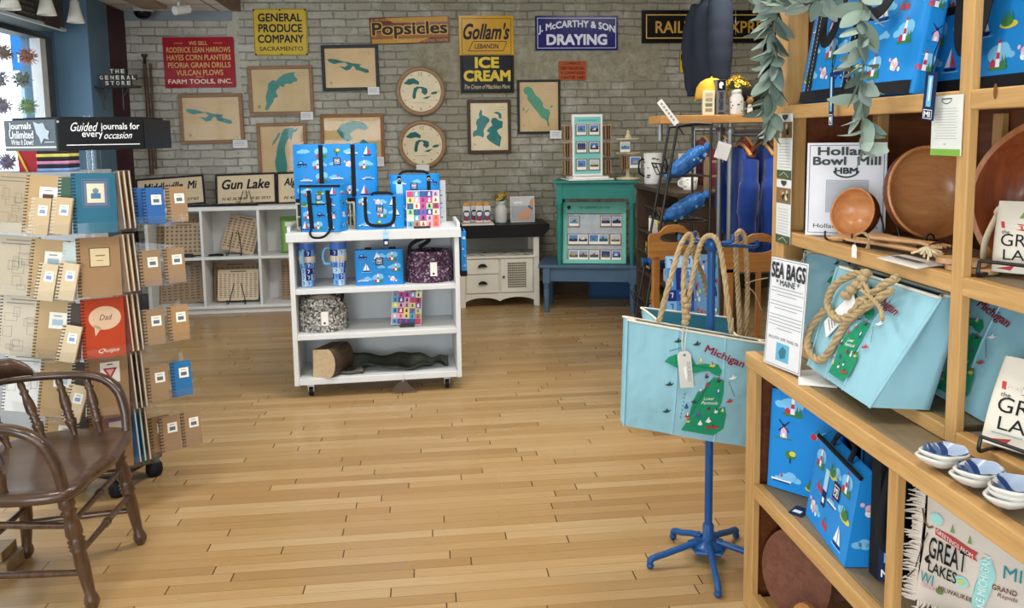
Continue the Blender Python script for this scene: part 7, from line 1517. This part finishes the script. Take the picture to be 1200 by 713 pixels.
# long dough bowl beyond the post
o = thing('dough_bowl', 'long dark wooden dough bowl standing on end beyond the post', 'bowl', (1.33, 1.64, MZ)); P0, P1 = at(1186, 131, X=1.32), at(1136, 292, X=1.26)
Ax = (P0 - V((P1.x, P1.y, MZ + .01))); Lh = Ax.length; Ax.normalize(); sd = V((.45, -.86, .1)); sd = (sd - Ax * sd.dot(Ax)).normalized(); nn_ = Ax.cross(sd).normalized(); base = V((P1.x, P1.y, MZ + .012)) - V((1.33, 1.64, MZ)) - sd * .045
RIM = wood('dough_bowl_rim', '8a4f2a', 'ad7245', 'z', rough=.4, coat=.2); IND = wood('dough_bowl_hollow', '6d3319', '8d4a27', 'z', rough=.4, coat=.2)
nsg = 32; Wd = .12
def ov(t, k): s_ = math.sin(math.pi * t) ** .7; return base + Ax * (Lh * t) + sd * (Wd + Wd * k * s_)
mb = MB(); e1 = lambda u, v: base + Ax * (Lh * (.5 + .5 * math.cos(math.pi * 2 * u) * (1 - .0 * v))) + sd * (Wd + Wd * math.copysign(abs(math.sin(2 * math.pi * u)) ** 1.5, math.sin(2 * math.pi * u)))
def sh(u, v, g, dd):   # v 0 rim .. 1 bottom
    c = base + Ax * Lh * .5 + sd * Wd; p = e1(u, 0); r = p - c; return c + r * (1 - v * .75) * g + nn_ * (dd * math.sin(v * math.pi / 2))
mb.grid(lambda u, v: sh(u, v, .90, .085), 48, 8, IND, cu=True); mb.grid(lambda u, v: sh(u, 0, .90 + .1 * v, 0), 48, 2, RIM, cu=True); mb.grid(lambda u, v: sh(u, 1 - v, 1.0, .10), 48, 8, RIM, cu=True)
mb.add([sh(i / 48, 1, .9, .085) for i in range(48)], [tuple(range(48))], IND); mb.add([sh(i / 48, 1, 1.0, .10) for i in range(48)], [tuple(range(47, -1, -1))], RIM); mb.build('bowl', o)
# utensils
UT = wood('pale_utensil_wood', 'ab7d53', 'd0a878', 'y', rough=.5)
def utensil(p0, p1, z, label, kind, r=.008):
    a, b = at(*p0, Z=z), at(*p1, Z=z); o = thing('wooden_utensil', label, 'utensil', a); d_ = b - a; L_ = d_.length; d_.normalize(); s_ = d_.cross(V((0, 0, 1))); mb = MB()
    prof = [(0, .030), (.06, .034), (.16, .033), (.24, .022), (.32, .011), (.7, .010), (.92, .013), (1, .009)]
    n = len(prof)
    if kind == 'fork':
        for q_ in (-1, 0, 1): mb.tube([s_ * .02 * q_, d_ * L_ * .12 + s_ * .021 * q_, d_ * L_ * .2 + s_ * .016 * q_], [.004, .006, .006], UT, 8)
        prof = [(.14, .031), (.2, .031), (.26, .02), (.34, .011), (.7, .010), (.92, .013), (1, .009)]; n = len(prof)
    mb.grid(lambda u, v: d_ * L_ * (lambda k: prof[min(int(k), n - 2)][0] + (prof[min(int(k), n - 2) + 1][0] - prof[min(int(k), n - 2)][0]) * (k - min(int(k), n - 2)))(v * (n - 1)) + s_ * math.cos(u * 6.283) * (lambda k: prof[min(int(k), n - 2)][1] + (prof[min(int(k), n - 2) + 1][1] - prof[min(int(k), n - 2)][1]) * (k - min(int(k), n - 2)))(v * (n - 1)) + V((0, 0, 1)) * (.006 * math.sin(u * 6.283) + .004 - .006 * math.sin(math.pi * v) * 0), 16, 28, UT, cu=True); mb.build('utensil', o); return o
utensil((974, 278), (1076, 291), MZ + .009, 'pale wooden fork lying in front of the small bowl', 'fork'); utensil((1000, 282), (1108, 302), MZ + .009, 'pale wooden spoon nearest the shelf edge', 'spoon'); utensil((1110, 290), (1020, 280), MZ + .026, 'pale wooden salad server on top of the bundle', 'fork'); utensil((1024, 277), (1092, 288), MZ + .026, 'pale wooden spoon behind the tied utensils', 'spoon')
q = at(1010, 280, Z=MZ + .03); o = thing('raffia_tie', 'raffia tie with small white tag on the utensils', 'tie', q); mb = MB()
for k in range(3): mb.tube(spline([V((-.004 + .004 * k, -.03, -.022)), V((.0, -.034, .004)), V((.004 * k, 0, .016)), V((0, .034, .004))]), .0022, ROPE, 5)
mb.build('tie', o); qq = at(1001, 287, X=XF - .012) - q; f = Fx(qq.x, qq.y, qq.z); mb = MB(); mb.prism(f, [(-.012, -.035), (.012, -.035), (.012, -.008), (.006, 0), (-.006, 0), (-.012, -.008)], .0015, M_paper); mb.build('tag', o); MB().tube([V((0, -.02, .0)), V((qq.x * .6, qq.y * .6 - .0, .004)), qq + V((0, 0, -.003))], .0012, ROPE, 4).build('string', o)
q = at(1088, 297, Z=MZ + .03); o = thing('raffia_bow', 'raffia knot lying on the utensil ends by the post', 'tie', q); mb = MB(); r = random.Random(3)
for k in range(7): mb.tube(spline([V((r.uniform(-.03, .03), r.uniform(-.05, .05), r.uniform(-.01, .01))), V((r.uniform(-.01, .01), r.uniform(-.015, .015), .012)), V((r.uniform(-.03, .03), r.uniform(-.05, .05), r.uniform(-.015, .005)))]), .0028, C('cdbf9d', .8), 5)
mb.build('knot', o)
q = at(1035, 306, Z=MZ + .004); o = thing('price_sheet', 'pale printed sheet lying over the middle shelf edge', 'paper', (XF + .03, q.y, MZ + .001), yaw=-90); mb = MB(); mb.grid(lambda u, v: ((u - .5) * .17, -.055 + v * .08, .003 - .006 * (1 - v) ** 2), 8, 6, C('c9c5bf')); 
for k in range(5): mb.rect(top(.0042), -.06, .0 + .004 * k - .03, .05, .0015 + .004 * k - .03, C('55524e'))
mb.build('sheet', o, solid=.001)
for k, (px, py, l) in enumerate(((1140, 309, 'round wooden disc end beside the post, upper of two'), (1146, 320, 'round wooden disc end beside the post, lower of two'))): q = at(px, py, X=1.25); o = thing('wooden_spatula', l, 'utensil', (1.195 + .01 * k, 1.69 - .02 * k, MZ + .014 * (1 - k)), yaw=-70); MB().prism(top(.012), rrect(-.06, -.03, .05, .03, .025), .012, UT).build('blade', o, bevel=.003)
# price card, leaflets
c0, c1 = at(1093, 113, X=XF - .006), at(1128, 112, X=XF - .006); hgt_ = c0.z - at(1093, 182, X=XF - .006).z; wd = c0.y - c1.y
o = thing('green_edged_card', 'white card with green lower edge on the middle post', 'card', (XF - .006, (c0.y + c1.y) / 2, c0.z - hgt_), yaw=-90); mb = MB(); f = front(0); mb.slab(f, -wd / 2, 0, wd / 2, hgt_, .003, C('dfe2dc')); mb.rect(f, -wd / 2, 0, wd / 2, hgt_ * .11, C('7db04a')); mb.line(f, arc(0, hgt_ * .95, wd * .17, 190, 350, 10, hgt_ * .09), .002, C('4a5a50')); mb.rect(f, -wd * .17, hgt_ * .93, wd * .17, hgt_ * .95, C('4a5a50'))
for k in range(12): mb.rect(f, -wd * (.38 - .04 * (k % 3)), hgt_ * (.28 + .045 * k), wd * (.38 - .05 * (k % 2)), hgt_ * (.288 + .045 * k), C('a9aca9'))
mb.text(f, '$10', 0, hgt_ * .19, INK, h=hgt_ * .035, lift=.001); mb.build('card', o)
a0, a1 = at(912, 133, X=XF - .005), at(929, 133, X=XF - .005); zb = at(914, 285, X=XF - .005).z; hgt_ = a0.z - zb; wd = a0.y - a1.y
for j in range(2):
    h2 = hgt_ * .5; o = thing('shield_leaflet', ('upper', 'lower')[1 - j] + ' picture leaflet with text on the far shelf post', 'leaflet', (XF - .005, (a0.y + a1.y) / 2, zb + h2 * j + .001), yaw=-90); mb = MB(); f = front(0); mb.slab(f, -wd / 2, 0, wd / 2, h2 - .003, .0015, C('d9dbd8')); mb.rect(f, -wd * .5, h2 * .62, wd * .5, h2 * .86, C('7d6246')); r = random.Random(j)
    for k in range(7): mb.disc(f, r.uniform(-.35, .35) * wd, h2 * r.uniform(.66, .83), .009, C(('c9b79a', '4d5a3a', 'a5714a', 'e0d6c4')[k % 4]), lift=.001, seg=8)
    mb.poly(f, [(-wd * .2, h2 * .97), (wd * .2, h2 * .97), (wd * .18, h2 * .92), (0, h2 * .88), (-wd * .18, h2 * .92)], C('3a4038')); mb.rect(f, -wd * .5, 0, wd * .5, h2 * .13, C('49563d')); mb.line(f, [(-wd * .3, h2 * .04), (0, h2 * .1), (wd * .3, h2 * .03)], .002, C('c9cdbf'), .001)
    for k in range(9): mb.rect(f, -wd * .4, h2 * (.17 + .045 * k), wd * .38, h2 * (.178 + .045 * k), C('a3a5a3'))
    mb.build('leaflet', o)
# ------------------------------------------------------------------ top shelf totes
TZ1 = 1.632
def shelf_tote(label, x, y0, y1, h, d, tilt, seed, yaw=-90, cell=.088, band=True, straps=(.2, .62), blue=None):
    o = thing('printed_tote', label, 'tote bag', (x, (y0 + y1) / 2, TZ1), yaw=yaw, tilt=tilt); w = y0 - y1; ff = blue_box_bag(o, w, d, h, seed, cell, bottom=.035 if band else 0, bulge=.008, blue=blue)
    sh_ = lambda x, z, l=0: ff(x, z, l)
    if band: mb = MB(); strap(mb, sh_, [(-w * .49, .016), (w * .49, .016)], .032, l=.002); mb.build('bottom_band', o)
    mb = MB(); st2 = MB()
    for a in straps:
        xx = -w / 2 + w * a; strap(mb, sh_, [(xx, .03), (xx, h * .5), (xx, h)], .034, l=.004)
        for s in (-1, 1): 
            for k in range(int(h / .012)): st2.rect(sh_, xx + s * .0135 - .0008, .03 + .012 * k, xx + s * .0135 + .0008, .037 + .012 * k, PW, .0085)
    mb.build('strap', o); st2.build('strap_stitching', o); return o, sh_, w
o, ff, w = shelf_tote('large blue printed tote on the top shelf behind the leaf garland', 1.185, 2.455, 1.86, .42, .07, -10, 101, straps=(.12, .5))
def loop_(o, ff, x0, x1, zt, zb, l, wd=.034, name='handle_loop'):
    """a hanging band handle: a ribbon standing off the bag front"""
    mb = MB(); n = 18; A = []; B = []
    for i in range(n + 1):
        a = math.pi * i / n; x = (x0 + x1) / 2 - (x1 - x0) / 2 * math.cos(a); zz = zb + (zt - zb) * (1 - math.sin(a) ** .55); pa = ff(x, min(zz, .418), l + .012 * math.sin(a)); A.append(pa)
    path = A; P_ = [V(p) for p in path]; vs = []
    for i, p in enumerate(P_):
        d_ = (P_[min(i + 1, n)] - P_[max(i - 1, 0)]).normalized(); nv = V((0, -1, 0)); s_ = d_.cross(nv).normalized()
        for a_, b_ in ((-.5, 0), (.5, 0), (.5, 1), (-.5, 1)): vs.append(p + s_ * wd * a_ + nv * .003 * b_)
    mb.add(vs, [(i * 4 + k, i * 4 + (k + 1) % 4, (i + 1) * 4 + (k + 1) % 4, (i + 1) * 4 + k) for i in range(n) for k in range(4)] + [(0, 1, 2, 3), tuple(len(vs) - 1 - k for k in range(4))], BLKW); mb.build(name, o)
loop_(o, ff, -w * .26, -w * .08, .42, .16, .02); loop_(o, ff, w * .12, w * .40, .40, .2, .03)
TM1 = world_of(o)
def navy_tag(px, py0, py1, X, wd, label, tilt=0):
    a = at(px, py0, X=X); b = at(px, py1, X=X); h = a.z - b.z; o = thing('navy_hang_tag', label, 'tag', a, yaw=-90, roll=tilt); f = front(0); mb = MB(); mb.slab(f, -wd / 2, -h, wd / 2, 0, .002, C('16264d', .4)); mb.rect(f, -wd * .22, -h * .72, wd * .2, -h * .08, C('6fb3dc')); mb.rect(f, -wd * .05, -h * .6, wd * .08, -h * .12, C('d6e6f0'), .001); mb.ring(f, -wd * .38, -h * .97, wd * .38, -h * .78, .0015, PW); mb.text(f, 'MI', 0, -h * .875, PW, w=wd * .5, h=h * .11, bold=.03, lift=.001); mb.build('card', o); MB().tube([(0, 0, 0), (-.006, .004, .035), (.004, .01, .075)], .0014, BLK, 4).tube([(0, 0, 0), (.008, .004, .035), (.006, .01, .07)], .0014, BLK, 4).build('cord', o)
navy_tag(975, 85, 148, XF - .022, .024, 'narrow navy hang tag below the large tote, over the shelf edge'); navy_tag(1092, 84, 141, XF - .025, .042, 'wide navy hang tag beside the middle post card', 6)
o, ff, w = shelf_tote('blue printed tote with a thick black handle behind the middle post', 1.31, 2.03, 1.30, .42, .08, -5, 105, straps=(), band=True)
mb = MB(); logo(mb, ff, -w * .5 + .17, .33, .055); mb.build('logo_patch', o); loop_(o, ff, -w * .5 + .22, -w * .5 + .30, .42, .10, .03, .06, 'thick_handle'); mb = MB(); strap(mb, ff, [(-w * .5 + .10, .2), (-w * .5 + .27, .205)], .02, l=.003); mb.build('side_strap', o)
q = V((1.2, 1.47, TZ1)); o = thing('acrylic_sign_stand', 'clear acrylic sign with a pale wooden upright on the top shelf', 'sign', (1.205, 1.50, TZ1), yaw=-82); ac2 = MB(); ac2.box(.012, -.002, 0, .2, .002, .21, M_acryl).build('acrylic_sheet', o); MB().box(-.006, -.012, 0, .011, .012, .19, wood('pale_upright', 'a98c68', 'c7ab84', 'z')).build('upright', o)
mb = MB(); f = front(-.0025); 
for k in range(4): mb.prism(f, [(.02 + .032 * k, .004), (.036 + .032 * k, .004), (.034 + .032 * k, .075 + .012 * (k % 2)), (.02 + .032 * k, .08)], .0008, C('d5dbe2'))  # pale slips are reflections in the acrylic, put in as colour
mb.line(f, arc(.08, .05, .016, 0, 360, 12), .003, C('3a3f48'), .002); mb.build('reflections_and_ring', o)
# ------------------------------------------------------------------ lower shelf: blue bags, boards and pillow
LZ = .441
a0, a1 = V((1.055, 2.36, LZ)), V((1.19, 2.20, LZ)); yw = math.degrees(math.atan2((a1 - a0).y, (a1 - a0).x)); w = (a1 - a0).length
o = thing('blue_folder_bag', 'flat blue printed bag at the counter shelf end, nearest the stand', 'bag', (a0 + a1) / 2, yaw=yw, tilt=-4); blue_box_bag(o, w + .02, .035, .31, 131, .1, sides=False, bulge=.004)
a0, a1 = V((1.05, 2.06, LZ)), V((1.052, 1.84, LZ)); o = thing('blue_lunch_box_bag', 'peaked blue printed lunch bag on the counter shelf', 'bag', V((1.108, 2.0, LZ)), yaw=-97)
# gabled bag: front slopes back to a black-bound ridge
BW, BD, BH2 = .29, .12, .25
def gab(s): return [(s * BW / 2, -BD / 2, 0), (s * BW / 2, BD / 2, 0), (s * BW / 2, BD * .38, BH2 * .8), (s * BW / 2, BD * .05, BH2), (s * BW / 2, -BD * .22, BH2 * .93)]
A, B = gab(-1), gab(1); mb = MB(); mb.add(A + B, [(0, 5, 9, 4), (4, 9, 8, 3), (3, 8, 7, 2), (2, 7, 6, 1), (1, 6, 5, 0), (0, 4, 3, 2, 1), (5, 6, 7, 8, 9)], BLUE)
u_ = V((1, 0, 0)); v_ = (V(A[4]) - V(A[0])).normalized(); f = FR((0, -BD / 2, 0), u_, v_); prints(mb, f, -BW * .47, .008, BW * .47, (V(A[4]) - V(A[0])).length - .006, .085, 141, .001)
f2 = FR((BW / 2, 0, 0), (0, 1, 0), (0, 0, 1)); prints(mb, f2, -BD * .42, .006, BD * .34, BH2 * .82, .1, 145, .001); mb.build('body', o)
mb = MB(); logo(mb, f, .03, .15, .045); mb.build('logo_patch', o); mb = MB(); mb.rect(f, -.055, .12, -.03, .18, C('a9d4ee'), .002); mb.rect(f, -.055, .075, -.03, .12, C('16264d'), .002); mb.rect(f, -.05, .085, -.035, .1, PW, .0026); mb.build('paper_tag', o)
mb = MB(); mb.tube(spline([V(A[4]) + V((-.004, 0, .004)), V(A[4]).lerp(V(B[4]), .5) + V((0, -.004, .008)), V(B[4]) + V((.004, 0, .004))]), .006, BLKW, 8).tube(spline([V((-.06, -.02, BH2 * .98)), V((-.05, -.0, BH2 * 1.12)), V((.04, .0, BH2 * 1.12)), V((.06, -.02, BH2 * .98))]), .007, BLKW, 8).build('black_binding', o)
o = thing('blue_backpack_bag', 'dark-bound blue bag behind the peaked lunch bag', 'bag', V((1.32, 2.0, LZ)), yaw=-78); ff = blue_box_bag(o, .34, .14, .29, 151, .11); mb = MB(); logo(mb, ff, -.06, .2, .05); mb.build('logo_patch', o); mb = MB(); strap(mb, ff, [(-.155, .02), (-.155, .27)], .03); strap(mb, ff, [(.06, .02), (.06, .27)], .03); mb.build('strap', o)
o = thing('black_strap_bag', 'black strap hanging from a bag beside the inner counter post', 'strap', V((1.10, 1.775, LZ))); MB().tube(spline([(0, 0, .3), (-.03, -.01, .2), (-.035, -.02, .12), (-.005, -.03, .1), (.02, -.02, .13), (.01, .0, .2), (.0, .005, .3)]), .012, BLKW, 8).build('loop', o); MB().box(-.02, .02, 0, .12, .06, .31, BLKW).build('body', o)
q = at(1006, 585, X=1.06); o = thing('navy_hang_tag', 'navy hang tag hanging against the blue lunch bag side', 'tag', V((1.09, 1.775, LZ + .155)), yaw=-40); f = front(0); mb = MB(); mb.slab(f, -.019, -.15, .019, 0, .002, C('16264d', .4)); mb.rect(f, -.006, -.1, .006, -.015, C('6fb3dc')); mb.text(f, 'MI', 0, -.128, PW, w=.022, h=.018, bold=.03); mb.build('card', o); MB().tube([(0, 0, 0), (-.008, .006, .03), (.0, .012, .06)], .0014, BLK, 4).build('cord', o)
q = at(944, 575, Z=LZ); o = thing('small_navy_card', 'small navy card lying at the foot of the flat blue bag', 'tag', V((1.055, 2.17, LZ + .001)), yaw=-50, tilt=0); mb = MB(); mb.box(-.02, -.028, 0, .02, .028, .002, C('16264d', .4)); mb.rect(top(.0025), -.012, -.018, .012, .0, PW); mb.build('card', o)
# boards on the bottom shelf
CBW = wood('walnut_board', '5a3424', '7f5140', 'y', rough=.4, coat=.15)
def cutting(label, x, y, w_, h_, yaw, tilt, m, handle=True, z=.061):
    o = thing('cutting_board', label, 'cutting board', (x, y, z), yaw=yaw, tilt=tilt); pts = arc(0, h_ * .5, w_ / 2, -75, 255, 30, h_ * .5)
    if handle: pts = [p for p in pts if True]; pts = arc(0, h_ * .42, w_ / 2, -80, 70, 16, h_ * .42) + [(w_ * .13, h_ * .84), (w_ * .1, h_ * .92)] + arc(0, h_ * .95, w_ * .11, 0, 180, 8) + [(-w_ * .1, h_ * .92), (-w_ * .13, h_ * .84)] + arc(0, h_ * .42, w_ / 2, 110, 260, 16, h_ * .42)
    MB().prism(front(0), pts, .016, m).build('board', o, bevel=.004)
cutting('round dark walnut board leaning at the end of the bottom shelf', 1.075, 2.25, .25, .27, -62, -8, CBW, False); cutting('dark walnut board with a handle behind the round one', 1.24, 2.32, .20, .32, -45, -10, CBW); cutting('small pale striped board in front on the bottom shelf', 1.05, 2.12, .09, .12, -62, -6, wood('striped_maple', '8a5a30', 'c08a50', 'z', scale=10), False); cutting('dark walnut board farther along the bottom shelf', 1.12, 1.86, .17, .25, -60, -10, CBW, True); cutting('tan board behind, in the middle of the bottom shelf', 1.28, 2.0, .26, .2, -75, -8, wood('tan_board', '7a4a26', '9a6538', 'y'), False)
# pillow with fringe
o = thing('printed_pillow', 'cream fringed pillow printed with lake place names, under the counter', 'pillow', V((1.238, 1.50, LZ + .03)), yaw=-48, tilt=-12); PWd, PH = .44, .325; CM2 = mat('cream_linen', 'd9cfc2', .9, var=.04, bump=.1, bs=200)
def pil(x, z, s): a, b = min(1, abs(2 * x / PWd)), min(1, abs(2 * z / PH - 1)); return s * .055 * (max(0, 1 - a ** 2.6) * max(0, 1 - b ** 2.6)) ** .55
mb = MB()
for s in (-1, 1): mb.grid(lambda u, v, s=s: ((u - .5) * PWd * (1 - .05 * math.sin(math.pi * v)), pil((u - .5) * PWd, v * PH, s), v * PH), 30, 24, CM2)
mb.build('cushion', o)
fp = lambda x, z, l=0: V((x * (1 - .05 * math.sin(math.pi * z / PH)), pil(x, z, -1) - l, z))
mb = MB(); r = random.Random(5)
for k in range(240):
    t = k / 240 * 4; e = int(t); s_ = t - e; x, z = ((-PWd / 2 + PWd * s_, PH), (PWd / 2, PH * (1 - s_)), (PWd / 2 - PWd * s_, 0), (-PWd / 2, PH * s_))[e]; dx, dz = ((0, 1), (1, 0), (0, -1), (-1, 0))[e]
    mb.tube([(x * .98, 0, z), (x + dx * .016 + r.uniform(-.006, .006), r.uniform(-.008, .008), z + dz * .014), (x + dx * .026 + r.uniform(-.012, .012), r.uniform(-.012, .012), z + dz * .02 + r.uniform(-.008, .0))], [.004, .003, .0012], CM2, 4)
mb.build('fringe', o)
fq = fp; fp = lambda x, z, l=0: fq(PWd * (.73 * (x / PWd + .5) - .094 - .5), PH * .09 + .58 * z, l + .001)
mb = MB(); TEAL = C('2f8f9a', .8); BR = C('7a4a38', .8); MINT = C('a5dcd8', .8)
X = lambda a: -PWd / 2 + PWd * a
mb.poly(fp, [(X(.22), PH * .80), (X(.34), PH * .77), (X(.46), PH * .70), (X(.52), PH * .68), (X(.50), PH * .62), (X(.52), PH * .58), (X(.44), PH * .61), (X(.33), PH * .68), (X(.22), PH * .72)], C('c0453f', .8), .003)
mb.text(fp, 'GREETINGS FROM', X(.36), PH * .70, M_paper, w=PWd * .26, h=PH * .05, bold=.01, lift=.005, slope=-.42); mb.text(fp, 'GREAT', X(.32), PH * .54, INK, w=PWd * .27, h=PH * .24, lift=.003, slope=-.1, bold=.012); mb.text(fp, 'LAKES', X(.30), PH * .32, INK, w=PWd * .2, h=PH * .13, lift=.003, slope=-.1, bold=.012)
mb.text(fp, 'WI', X(.2), PH * .17, TEAL, w=PWd * .1, h=PH * .13, lift=.003, bold=.005); mb.text(fp, 'MILWAUKEE', X(.40), PH * .12, BR, w=PWd * .22, h=PH * .055, lift=.003, bold=.01); mb.text(fp, 'MI', X(.74), PH * .56, TEAL, w=PWd * .11, h=PH * .14, lift=.003); mb.text(fp, 'GRAND', X(.70), PH * .36, BR, w=PWd * .15, h=PH * .06, lift=.003, bold=.01); mb.text(fp, 'Rapids', X(.72), PH * .28, BR, w=PWd * .12, h=PH * .06, lift=.003, shear=.2)
mb.poly(fp, [(X(.54), PH * .62), (X(.60), PH * .66), (X(.64), PH * .5), (X(.62), PH * .3), (X(.58), PH * .05), (X(.50), PH * .05), (X(.52), PH * .3), (X(.54), PH * .45)], MINT, .0028); mb.text(FR(fp(X(.572), PH * .34, .001), V((0.05, 0, 1)), V((-1, 0, .05))), 'LAKE MICHIGAN', 0, 0, C('d6f0ec', .8), w=PH * .4, h=PWd * .035, lift=.012)
mb.disc(fp, X(.43), PH * .29, PWd * .05, MINT, lift=.003); mb.disc(fp, X(.43), PH * .29, PWd * .025, C('c9d27a', .8), lift=.004); mb.disc(fp, X(.22), PH * .9, PWd * .05, MINT, lift=.003)
for x, z in ((.34, .86), (.46, .8)): mb.poly(fp, [(X(x - .015), PH * (z - .05)), (X(x + .015), PH * (z - .05)), (X(x), PH * (z + .05))], C('7a9f5a', .8), .003)
mb.poly(fp, [(X(.17), PH * .42), (X(.2), PH * .47), (X(.19), PH * .4), (X(.22), PH * .37), (X(.18), PH * .35), (X(.16), PH * .38)], INK, .003); mb.rect(fp, X(.86), PH * .3, X(.9), PH * .38, C('b23a40', .8), .003); mb.disc(fp, X(.3), PH * .08, .012, C('6f8a4a', .8), lift=.003); mb.text(fp, 'CEDAR', X(.22), PH * .08, C('d58a92', .8), w=PWd * .1, h=PH * .045, lift=.003); mb.line(fp, [(X(.1), PH * .95), (X(.12), PH * .8), (X(.16), PH * .76), (X(.2), PH * .8)], .006, C('6a4f3a', .8), .003); mb.line(fp, [(X(.16), PH * .7), (X(.12), PH * .5), (X(.1), PH * .2), (X(.06), PH * .08)], .004, C('4a3a34', .8), .003)
mb.build('print', o)
o = thing('blue_printed_bag', 'blue printed bag behind the fringed pillow by the counter post', 'bag', V((1.33, 1.685, LZ)), yaw=-52); blue_box_bag(o, .26, .08, .34, 161, .11, blue=BLUE)
# ------------------------------------------------------------------ leaf garland
LEAFS = [mat('sage_leaf_%d' % i, c, .7, var=.12, vs=12) for i, c in enumerate(('84968a', '95a69b', '6d8075'))]; STEM = C('8a8f6a', .7)
def leaf(mb, p, d, L, m, r):
    d = d.normalized(); s = d.cross(V((0, 0, 1)) if abs(d.z) < .9 else V((1, 0, 0))).normalized(); a = r.uniform(-1, 1); n = d.cross(s); s = s * math.cos(a) + n * math.sin(a); n = d.cross(s).normalized(); cu = r.uniform(-.25, .35)
    vs = []
    for i in range(7):
        t = i / 6; wv = L * .27 * math.sin(math.pi * min(1, t * .93 + .04)) ** .8 * (1 - .25 * t); c = p + d * (L * t) + n * (cu * L * t * t)
        for k in (-1, 0, 1): vs.append(c + s * wv * k + n * (abs(k) * wv * .28))
    mb.add(vs, [(i * 3 + k, i * 3 + k + 1, i * 3 + k + 4, i * 3 + k + 3) for i in range(6) for k in range(2)], m, True)
def garland(label, paths, seed, Lm=.066, step=.016):
    r = random.Random(seed); o = thing('leaf_garland', label, 'garland', paths[0][0]); og = V(paths[0][0]); st = MB(); mbs = [MB(), MB(), MB()]
    for path in paths:
        P_ = spline([V(p) - og for p in path], 10); st.tube(P_, .0028, STEM, 6); acc = 0
        for i in range(1, len(P_)):
            acc += (P_[i] - P_[i - 1]).length
            while acc > step:
                acc -= step; dn = (P_[i] - P_[i - 1]).normalized(); a = r.uniform(0, 6.283); side = V((math.cos(a) * .8 - .35, math.sin(a), r.uniform(-.2, .3))); k = r.randrange(3)
                leaf(mbs[k], P_[i], dn * r.uniform(.2, .9) + side * r.uniform(.5, 1.0), Lm * r.uniform(.65, 1.15), LEAFS[k], r)
    st.build('stem', o)
    mb = MB()
    for q_ in mbs:
        for m in q_.mats:
            mb.v_off = len(mb.v); mb.mats.append(m); kk = len(mb.mats) - 1; mb.v += q_.v; mb.f += [[mb.v_off + j for j in f_] for f_ in q_.f]; mb.fm += [kk] * len(q_.f); mb.sm += q_.sm
    mb.build('leaves', o); return o
G = lambda px, py, X: tuple(at(px, py, X=X))
garland('sage leaf garland hanging down the far post of the shelf', [[G(918, -30, 1.08), G(908, 20, 1.07), G(906, 70, 1.07), G(903, 110, 1.08), G(906, 150, 1.09)], [G(985, -25, 1.08), G(955, 2, 1.07), G(925, 2, 1.07), G(905, 5, 1.07)]], 3, .085, .0062)
garland('sage leaf strand hanging in front of the large blue tote', [[G(1012, -30, 1.02), G(1010, 30, 1.03), G(1012, 75, 1.04), G(1008, 110, 1.06), G(1013, 150, 1.07), G(1017, 172, 1.07)]], 9, .078, .0095)
